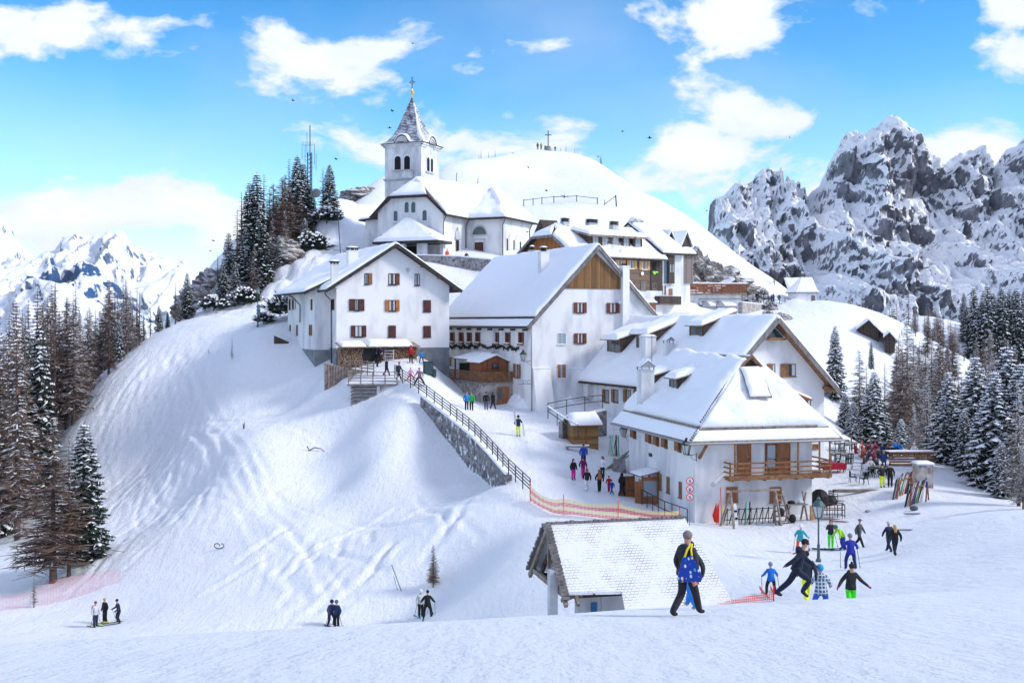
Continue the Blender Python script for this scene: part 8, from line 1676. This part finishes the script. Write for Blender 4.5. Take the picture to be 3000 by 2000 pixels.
q=W3(1140,1425,1.3);b_=ski_up(Vector((q.x,q.y,ground(q.x,q.y))),(-.25,0),R(14),(.7,.7,.72),'white snowboard with black bindings leaning on the black rack',None,1.55,.28,'snowboard','snowboard');m=MB();m.ball((0,-.06,.5),.12,8,5,(1.1,.6,.7));m.ball((0,-.06,1.0),.12,8,5,(1.1,.6,.7));m.build('bindings','black',b_)
for x,cl,lab in((1198,(.05,.35,.3),'teal and black ski leaning in the black rack'),(1222,(.02,.02,.02),'black ski leaning in the black rack'),(1418,(.02,.04,.1),'dark blue ski propped against the trestle ladder')):
 q=W3(x,1430,1.2 if x<1400 else 2.3);ski_up(Vector((q.x,q.y,ground(q.x,q.y))),(-.25,.15),R(14),cl,lab,None)
for x,lab in((1430,'black backpack hanging on the trestle ladder'),(1505,'black backpack on the snow under the trestle table')):q=W3(x,1440 if x>1480 else 1400,2.1);m=MB();m.ball((0,0,.3),.3,10,7,(.85,.7,1.1));o=m.build('backpack','black');o.location=Vector((q.x,q.y,ground(q.x,q.y)+(0 if x>1480 else .55)));tag(o,lab,'backpack')
for k,(x,hh,lab)in enumerate(((1020,1.6,'furled red slalom flag bundle left of the beam frame'),(1008,1.3,'second red furled flag left of the beam frame'))):
 q=W3(x,1420,.6);m=MB();m.prism([(-.28,0,.6),(.0,0,1.5),(.02,0,.1),(-.15,0,.15)],(0,.08,0));m.tube([(0,0,0),(.05,0,hh+.1)],.02,5);o=m.build('red_flag','pole_red');o.location=Vector((q.x,q.y+k*.15,ground(q.x,q.y)));tag(o,lab,'flag')
q=W3(1040,1425,.7);stick(Vector((q.x,q.y,ground(q.x,q.y))),Vector((q.x-.05,q.y+.2,ground(q.x,q.y)+2.6)),.03,'pole_red','tall thin red slalom pole left of the beam frame');stick(Vector((q.x+.1,q.y,ground(q.x,q.y))),Vector((q.x+.12,q.y+.2,ground(q.x,q.y)+1.3)),.04,'yellow','short yellow pole beside the tall red slalom pole')
q0=at(*P4(340,1075),82,105,.1,92)
m=MB();m.prism([(-.6,0,-.2),(.6,0,-.2),(.5,0,.95),(-.45,0,1.1)],(0,.7,0));o=m.build('stone_block','stone_wall');o.location=at(*P4(368,1085),82,105,.1,92);tag(o,'snow dusted stone block behind the group at the porch','stone block')
m=MB();m.box(-.05,.05,-.05,.05,-.2,2.6);m.box(-.35,.35,-.04,.04,2.2,2.28);o=m.build('ski_stand','white_paint');o.location=at(*P4(330,975),85,110,.1,96);tag(o,'pale cross shaped ski stand crowded with skis','rack');st=o.location
cols=[(.3,.6,.4),(.5,.5,.52),(.1,.4,.2),(.05,.05,.06),(.55,.5,.45),(.1,.5,.45),(.5,.1,.1),(.03,.1,.3)]
for k in range(9):ski_up(st+Vector((rnd.uniform(-.45,.45),rnd.uniform(-.4,.1),0)),(-.1,rnd.uniform(-.2,.2)),0,cols[k%8],'upright ski crowded round the pale ski stand','skis on the pale stand',1.8)
for k in range(8):ski_up(at(*P4(270+k*11,1068-k*3),82,105,.1,93),(-.2,.85+rnd.uniform(-.15,.15)),0,cols[(k*3)%8],'ski fallen slantwise beside the white jacket woman','skis lying slantwise before the stone block',1.9)
m=MB();m.box(-1.0,1.0,-.2,.2,.35,.45);o=m.build('snowy_bench','beam_old');s2=MB();s2.box(-1.0,1.0,-.2,.2,.452,.55);s2.build('bench_snow','snow_lump',o)
for x in(-.8,.8):s2=MB();s2.box(x-.08,x+.08,-.18,.18,-.1,.35);s2.build('leg','beam_old',o)
o.location=at(*P4(92,945),88,110,.1,97);tag(o,'low snow covered bench behind the group near the hut','bench')
lantern(f4.T@f4.hit(Z4(396,830),0,-6.6)if False else zp(Z4,396,850,93.5),'white wall lantern between the hut and the corner inn',Vector((.5,.3,.1)),s=1.2,group='wall lanterns',mat='metal_grey')
def T7(x,y,Y):u,v=P7(x,y);q=gp(u,Y);return q
def chair(name='terrace_chair'):
 e=empty(name,(0,0,0),'dark green garden chair','chair')
 m=MB();m.box(-.25,.25,-.25,.22,.43,.47);m.build('seat','chair_green',e)
 for x in(-.22,.22):
  for y in(-.22,.2):m=MB();m.beam((x,y,.43),(x*1.15,y*1.2,0),.035);m.build('leg','chair_green',e)
 m=MB();m.box(-.25,-.21,.2,.23,.47,.9);m.box(.21,.25,.2,.23,.47,.9);m.box(-.21,.21,.2,.23,.84,.9)
 for k in range(4):m.box(-.17+k*.1,-.13+k*.1,.2,.22,.47,.84)
 m.build('backrest','chair_green',e)
 for x in(-.25,.23):m=MB();m.box(x-.01,x+.03,-.2,.22,.64,.67);m.box(x-.005,x+.025,-.2,-.17,.47,.64);m.build('armrest','chair_green',e)
 return e
flat('chair_green',(.008,.024,.022),.8,.1)
def table_(name='terrace_table',top='beam_old'):
 e=empty(name,(0,0,0));m=MB();m.box(-.85,.85,-.42,.42,.71,.76);m.build('table_top',top,e)
 for x in(-.72,.72):
  for y in(-.34,.34):m=MB();m.box(x-.03,x+.03,y-.03,y+.03,0,.71);m.build('leg','beam_old',e)
 return e
ch0=chair();tb0=table_();used=[False,False]
def put_chair(q,rz,lab,group='green terrace chairs'):
 if not used[0]:used[0]=True;o=ch0;_kids[ch0.name]=[(c,[])for c in ch0.children];o.location=q;o.rotation_euler=(0,0,rz)
 else:o=copy_tree(ch0,q,rz)
 tag(o,lab,'chair',group)
def put_table(q,rz,lab):
 if not used[1]:used[1]=True;o=tb0;_kids[tb0.name]=[(c,[])for c in tb0.children];o.location=q;o.rotation_euler=(0,0,rz)
 else:o=copy_tree(tb0,q,rz)
 tag(o,lab,'table','terrace tables');return o
tabs=[((720,205),101,'dark garden table at the back left of the terrace',.1),((690,250),96,'wooden table with bottles beside the red cloth',.2),((935,245),98,'crowded wooden table in the middle of the terrace',.1),((940,345),90,'front wooden table with seated guests',.15),((1030,240),100,'wooden table before the blue clad guests',0)]
for(xy,Y,lab,rz)in tabs:
 q=T7(*xy,Y);put_table(q,rz,lab)
 for k,(dx,dy,r_)in enumerate(((-.5,-.75,BACK),(.5,-.8,BACK+.2),(-.45,.8,0),(.5,.8,.2))):
  put_chair(Vector((q.x+dx,q.y+dy,ground(q.x+dx,q.y+dy))),r_,'green garden chair at the '+lab.replace('wooden ','').replace('dark garden ',''),'chairs at the '+lab.split(' with')[0])
for x,y,Y,r_,lab in((630,430,84,2.2,'green garden chair alone below the balcony corner'),(780,385,88,1.5,'large green armchair turned left at the terrace front'),(865,400,87,-1.2,'green armchair at the front table corner'),(690,310,92,1.0,'green garden chair behind the balcony end'),(750,300,93,-.5,'green garden chair between the balcony and the guests')):put_chair(T7(x,y,Y),r_,lab,None)
q=T7(632,300,92);e=put_table(q,.1,'table under a red cloth beside the balcony end');m=MB();m.box(-.9,.9,-.47,.47,.3,.775);o=m.build('tablecloth',mat_of((.4,.01,.03)));o.location=q;tag(o,'red cloth draped over the table beside the balcony end','tablecloth')
guests=[((840,215),100,(.6,.02,.01),'guest in bright red jacket seated at the back of the terrace',1.2,(.1,.08,.06)),((905,235),99,(.35,.02,.08),'guest in crimson jacket seated near the back',-.4,(.1,.05,.04)),((945,235),99.5,(.4,.01,.12),'guest in pinkish red jacket leaning on the back table',.6,(.2,.05,.1)),((828,270),97,(.5,.5,.52),'guest with white hat seated left of the crowd',1.4,(.6,.6,.6)),((857,290),96,(.3,.05,.03),'guest in dark red seated left in the crowd',.5,(.5,.48,.45)),((912,345),91,(.6,.6,.63),'guest in white jacket seated at the front table',.2,(.5,.4,.3)),((880,385),89.5,(.62,.64,.7),'guest in white jacket with back turned at the front table',BACK-.5,(.03,.03,.04)),((960,330),92,(.04,.03,.05),'guest in dark jacket seated at the right of the front table',-1.0,(.1,.08,.06)),((1100,250),101,(.01,.15,.5),'guest in blue jacket seated at the far fence',.3,(.05,.04,.04)),((1130,250),101.5,(.01,.2,.55),'second guest in blue jacket at the far fence, right one',-.3,(.1,.06,.04)),((1245,250),101,(.5,.5,.55),'guest in pale jacket at the right end of the deck',.1,(.6,.6,.62)),((905,300),95,(.03,.04,.12),'guest in navy seated in the middle of the crowd',2.5,(.04,.03,.03)),((985,290),96,(.06,.05,.06),'guest in grey seated right of the middle',-2.0,(.1,.06,.03)),((865,345),92.5,(.08,.07,.1),'guest in charcoal seated left of the white jackets',1.4,(.05,.05,.06))]
for xy,Y,col,lab,rz,hc in guests:
 q=T7(*xy,Y);person(q,rz,'sit',col,(.02,.02,.03),lab,h=1.75,head=('beanie',hc),group='seated terrace guests')
rg_=random.Random(8)
for k in range(11):
 x,y=[(890,262),(930,275),(880,318),(945,305),(1000,262),(1040,262),(1070,270),(800,262),(965,355),(925,320),(1015,320)][k];Y=np.interp(y,[240,380],[100,89.5])
 jc,jn=[((.02,.02,.03),'black'),((.3,.02,.03),'dark red'),((.05,.06,.09),'slate grey'),((.12,.03,.1),'plum'),((.02,.05,.2),'blue'),((.1,.09,.08),'brown')][k%6]
 person(T7(x,y,Y),rg_.uniform(0,6),'sit',jc,(.02,.02,.03),f'seated terrace guest in {jn}, packed among the crowd of tables',h=1.75,head=('beanie',[(.03,.03,.03),(.3,.28,.25),(.2,.03,.03)][k%3]),group='seated terrace guests')
fp=[T7(620,165,104),T7(870,200,104),T7(1100,235,104),T7(1365,265,102)]
rail(fp,'timber fence along the back edge of the guest terrace','fence',h=1.1,post=1.8,rails=(.5,1.05),r=.04,pr=.05,mat='beam_old')
dk0=T7(1230,320,94);e=empty('plank_bench',Vector((dk0.x,dk0.y,dk0.z)),'broad brown slatted bench block at the right end of the terrace','bench',rz=.05);m=MB()
for k in range(5):m.box(-1.9,1.9,-.05,.02,.15+k*.22,.3+k*.22)
m.box(-1.9,1.9,-.1,.9,1.2,1.27);m.build('slats','beam_brown',e);m=MB();m.box(-1.9,1.9,-.1,.9,1.275,1.33);m.build('bench_snow','snow_lump',e)
sb=T7(1330,520,85.5);e=empty('stone_table',sb,'square rubble stone block with a snowy slab beside the ski racks','stone block');m=MB();m.box(-.55,.65,0,1.1,-1,1.7);m.build('masonry','stone_base',e);m=MB();m.box(-.65,.75,-.1,1.2,1.702,1.8);m.build('slab','concrete',e);m=MB();snowq(m,[(-.65,-.1,1.8),(.75,-.1,1.8),(.75,1.2,1.8),(-.65,1.2,1.8)],.16,3,.3);m.build('slab_snow','snow_lump',e,True)
def arack(a,b,lab):
 e=empty('ski_rack',a,lab,'rack');m=MB();h_=1.15;d=(b-a);m.beam(Vector((0,0,h_)),d+Vector((0,0,h_)),.09);m.build('rail','beam_brown',e)
 for q in(Vector((0,0,0)),d):
  for s0 in(-.45,.45):m=MB();m.beam(q+Vector((s0*.6,s0,-.1)),q+Vector((0,0,h_+.15)),.09);m.build('leg','beam_brown',e)
a1,b1=T7(1130,500,82.5),T7(1230,500,84);a2,b2=T7(1230,570,79.5),T7(1350,590,80.5)
arack(a1,b1,'brown wooden ski rack crowded with skis, the left one');arack(a2,b2,'brown wooden ski rack with a blue glove, nearer the crest')
c2=[(.02,.02,.025),(.5,.5,.52),(.35,.03,.04),(.03,.06,.2),(.6,.6,.6),(.03,.03,.03),(.05,.3,.12),(.4,.05,.15),(.1,.1,.12),(.5,.25,.05)]
for(a,b,n,lab,gr)in((a1,b1,34,'ski leaning on the left brown rack','skis leaning on the left brown rack'),(a2,b2,26,'ski leaning on the brown rack nearer the crest','skis leaning on the rack nearer the crest')):
 for k in range(n):
  q=a.lerp(b,(k+.3)/n)+Vector((-.55+rnd.uniform(-.1,.1),-.35+rnd.uniform(-.1,.1),0));q.z=ground(q.x,q.y);ski_up(q,(-.3,.35+rnd.uniform(-.08,.08)),0,c2[k%10],lab,gr,rnd.uniform(1.55,1.8))
m=MB();m.ball((0,0,0),.16,8,6,(1,.6,1.6));o=m.build('glove',mat_of((.01,.03,.15)));o.location=b2+Vector((-.15,-.1,1.2));tag(o,'dark blue mitten hung on the end of the nearer brown rack','glove')
def ski_lie(uv,Y,rz,col,lab,gr=None):
 q=T7(*uv,Y)
 for k in(-1,1):
  m=MB();m.box(-.8,.8,k*.12-.04,k*.12+.04,.02,.06);m.prism([(.8,k*.12-.04,.02),(.8,k*.12+.04,.02),(.95,k*.12+.02,.12),(.95,k*.12-.02,.12)],(0,0,.02));o=m.build('ski',mat_of(col));o.location=q;o.rotation_euler=(0,0,rz);tag(o,lab,'ski',gr or lab)
ski_lie((1265,665),76,.05,(.1,.12,.16),'one of two skis lying below the rubble stone block');ski_lie((1215,750),71,0,(.15,.17,.2),'one of two skis lying nearer the two women');ski_lie((700,640),78,-.4,(.3,.1,.1),'one of two skis lying beside the sledge cage');ski_lie((570,925),70,-.3,(.03,.03,.04),'one of two black skis lying behind the street lamp')
q=T7(1248,625,77.5);m=MB();m.ball((0,0,.15),.3,10,7,(1,.7,.6));o=m.build('backpack',mat_of((.07,.09,.12)));o.location=q;tag(o,'grey backpack lying in the snow below the rubble stone block','backpack')
q=T7(895,562,80);m=MB();m.ball((0,0,.05),.22,10,6,(1,.7,.5));o=m.build('snow_lump',mat_of((.3,.32,.36)));o.location=q;tag(o,'small grey stone half sunk in the trodden snow','stone')
q=T7(620,575,79.5);e=empty('sledge_cage',q,'dark red framed sledge cage parked beside the corner inn','sledge');m=MB()
for x in(-.8,-.25,.3,.8):
 for y in(-.35,.35):m.beam((x,y,.15),(x,y,1.05),.05)
for y in(-.35,.35):
 for z in(.3,.68,1.05):m.beam((-.8,y,z),(.8,y,z),.05)
for x in(-.8,.8):m.beam((x,-.35,1.05),(x,.35,1.05),.05)
m.build('cage','shutter_maroon',e)
for y in(-.35,.35):m=MB();m.tube([(-1.1,y,.3),(-.9,y,.04),(1.0,y,.04)],.035,6);m.build('runner','metal_dark',e)
q=T7(525,500,83.5);m=MB();m.ball((0,0,.5),.8,12,8,(.9,.8,1.0));m.ball((.8,.2,.3),.55,10,7,(1.1,.8,.9));o=m.build('covered_heap','black');o.location=q;tag(o,'heap under a black sheet between the corner inn and the terrace','heap')
q=T7(478,575,79.8);m=MB();m.box(-.18,.18,-.05,.3,0,1.0);o=m.build('crate','shutter_light');o.location=q;tag(o,'pale upright wooden box against the corner inn wall','box')
for(xy,Y,w_,lab)in(((640,455),84,1.2,'low dark slab edge beside the terrace steps'),((905,440),85,2.7,'long low dark timber edge before the terrace')):q=T7(*xy,Y);m=MB();m.box(-w_,w_,-.15,.15,-.1,.12);o=m.build('timber_edge','beam_old');o.location=q;tag(o,lab,'kerb')
for x,y,Y,lab in((702,600,79,'ski pole stuck upright right of the sledge cage'),(600,640,77.5,'left ski pole stuck upright below the sledge cage'),(625,640,77.3,'right ski pole stuck upright below the sledge cage')):q=T7(x,y,Y);stick(q,q+Vector((.02,0,1.2)),.015,'metal_dark',lab,'ski_pole','ski pole')
for k in range(10):
 q=fr.T@Vector((xl+.5+rnd.uniform(0,.6),y1+4.4+k*.4,zd));ski_up(q,(-.12,rnd.uniform(-.15,.15)),R(24),c2[(k*3)%10],'ski standing under the inn awning','skis under the inn awning',1.6)
heap_p=at(*P1(745,1080),95,125,.1,114)
for k,(dx,lab)in enumerate(((-1.0,'black snowmobile with icy cover left before the firewood'),(.6,'black snowmobile beside the navy figure before the firewood'))):
 m=MB();m.ball((0,0,.55),.6,10,7,(1.4,.7,.7));m.box(-.9,.8,-.3,.3,.2,.5);m.beam((.4,-.35,.95),(.4,.35,1.1),.06);o=m.build('snowmobile','black');m2=MB();m2.box(-1.0,.9,-.25,-.15,.02,.15);m2.box(-1.0,.9,.15,.25,.02,.15);m2.build('ski_runners','metal_grey',o);m3=MB();m3.prism([(.35,-.28,.85),(.35,.28,.85),(.6,.25,1.2),(.6,-.25,1.2)],(.03,0,0));m3.build('windscreen','glass_pale',o);o.location=Vector((heap_p.x+dx*1.3,heap_p.y+.5*k,ground(heap_p.x+dx,heap_p.y)));o.rotation_euler=(0,0,.4+k);tag(o,lab,'snowmobile')
q=at(*P1(890,1062),95,125,.1,114.5);e=empty('white_rack',q,'small white slatted rack leaning on the firewood','rack');m=MB()
for z in(.1,.4,.7,1.0):m.box(-.45,.45,-.1,.1,z,z+.06)
m.box(-.47,-.42,-.1,.1,0,1.15);m.box(.42,.47,-.1,.1,0,1.15);m.build('rack_frame','white_paint',e)
q=zp(Z1,550,1150,113.5);e=empty('log_revetment',q,'short wall of upright grey logs below the stair railing','wall');m=MB()
for k in range(14):m.tube([(-1.9+k*.28,rnd.uniform(-.1,.1),-1.8),(-1.9+k*.28,0,.9-k*.06)],.15,6)
m.build('logs','beam_old',e)
def bird(u,v,Y,s,rz,lab,tilt=0):
 m=MB();m.ball((0,0,0),.09,8,6,(.8,2.2,.8));m.add([(0,-.08,.02),(.28,-.02,.1),(.55,.06,.02),(.25,.1,.08),(0,.08,.02)],[(0,1,3,4),(1,2,3)]);m.add([(0,-.08,.02),(-.28,-.02,.1),(-.55,.06,.02),(-.25,.1,.08),(0,.08,.02)],[(4,3,1,0),(3,2,1)]);m.add([(0,.15,0),(.07,.32,0),(-.07,.32,0)],[(0,1,2)]);m.ball((0,-.2,.02),.05,6,5)
 o=m.build('bird','black');o.location=dp(u,v,Y);o.scale=(s*.75,)*3;o.rotation_euler=(tilt,.2,rz);tag(o,lab,'bird','black birds in the air')
for b_ in[(948,100,120,1.2,.5,'bird high right above the spire cross',.3),(673,231,120,1,1.5,'bird in the blue sky between antenna and steeple',0),(901,255,110,1,1.4,'bird just left of the spire',0),(895,294,110,1,1.8,'bird beside the lower left slope of the spire',0),(771,365,100,1.2,.8,'bird above the pair of skyline trees',.5),(1430,302,130,.9,1.2,'small bird right of the summit cross',0),(1492,317,120,1.3,1.5,'larger bird right of the summit against blue sky',.1),(1213,384,120,1,.9,'bird just above the summit snow, left of the cross',.8),(1296,452,120,1.2,0,'bird diving over the hillside fence',1.0),(1255,438,120,1,1.5,'bird gliding over the hillside below the cross',0),(1178,352,140,.7,.6,'tiny bird left of the summit people',0),(1814,316,140,.7,1.2,'tiny bird left of the right crag',0),(490,553,120,.9,1.3,'bird by the cloud left of the spur',0),(483,576,120,.9,1.0,'lower bird by the cloud left of the spur',.3),(1623,484,140,.8,1.5,'small bird above the hillside near the left crag edge',0),(1211,533,150,1.1,1.2,'bird flying before the church right wall',0),(1374,360,150,.8,1.0,'bird beside the lone larch on the summit flank',0)]:bird(*b_)
w0=walker;bg_=MB();bw=.34
def _bag():
 m,nt,b=newmat('bag_print',(.01,.04,.3),.7);v=objco(nt,(11,1,7.5));vo=N(nt,'ShaderNodeTexVoronoi',Scale=1.0,Randomness=.45);nt.links.new(v,vo.inputs['Vector']);sp=N(nt,'ShaderNodeSeparateColor');nt.links.new(vo.outputs['Color'],sp.inputs[0])
 c2_=ramp(nt,sp.outputs[0],[(.3,(.8,.6,.15)),(.5,(.75,.75,.7)),(.8,(.02,.4,.45))]);f=ramp(nt,vo.outputs['Distance'],[(.26,(1,1,1)),(.32,(0,0,0))]);mx=N(nt,'ShaderNodeMix',data_type='RGBA');nt.links.new(f,mx.inputs[0]);mx.inputs[6].default_value=(.01,.045,.34,1);nt.links.new(c2_,mx.inputs[7]);nt.links.new(mx.outputs[2],b.inputs['Base Color'])
_bag()
bg_.prism([(-.1,0,.46),(.12,0,.48),(.27,0,.0),(.22,0,-.09),(-.22,0,-.05),(-.27,0,.02)],(0,.1,0));o=bg_.build('shoulder_bag','bag_print');o.location=w0+Vector((.02,-.36,.9));o.rotation_euler=(0,-.12,-.1);tag(o,'blue shoulder bag with yellow and white print on the dark walker','bag')
m=MB();m.tube([(-.08,.05,.42),(.02,.08,.62),(.12,.14,.72)],.022,6);m.tube([(.1,.05,.44),(.1,.08,.6),(.14,.14,.72)],.022,6);m.build('strap','yellow',o)
def smoke():
 m=bpy.data.materials.new('smoke');m.use_nodes=True;nt=m.node_tree;nt.nodes.clear();out=nt.nodes.new('ShaderNodeOutputMaterial');pv=nt.nodes.new('ShaderNodeVolumePrincipled');v=objco(nt);n=N(nt,'ShaderNodeTexNoise',Scale=1.6,Detail=5,Roughness=.65);nt.links.new(v,n.inputs['Vector']);r_=ramp(nt,n.outputs['Fac'],[(.5,(0,0,0)),(.68,(2.2,2.2,2.2))]);nt.links.new(r_,pv.inputs['Density']);pv.inputs['Color'].default_value=(.95,.95,.97,1);nt.links.new(pv.outputs[0],out.inputs['Volume']);M['smoke']=m
smoke()
c=fr.T@Vector((fr.hit(Z3(1640,262),1,-.3).x,-.3,fr.hit(Z3(1640,262),1,-.3).z+.3));m=MB()
m.tube([(0,0,0),(-.3,0,.6),(-.2,.1,1.3),(-.9,.2,1.9),(-1.6,.2,2.6)],[.12,.35,.55,.75,.4],10);o=m.build('smoke','smoke',None,True);o.location=c;tag(o,'thin white smoke curling from the wall chimney','smoke',kind='stuff')
m=bpy.data.materials.new('air');m.use_nodes=True;nt_=m.node_tree;nt_.nodes.clear();out=nt_.nodes.new('ShaderNodeOutputMaterial');pv=nt_.nodes.new('ShaderNodeVolumePrincipled');pv.inputs['Density'].default_value=.000035;pv.inputs['Color'].default_value=(.75,.88,1,1);nt_.links.new(pv.outputs[0],out.inputs['Volume']);M['air']=m
b=MB();b.box(-3200,1500,-70,4600,-800,560);tag(b.build('haze','air'),kind='stuff')
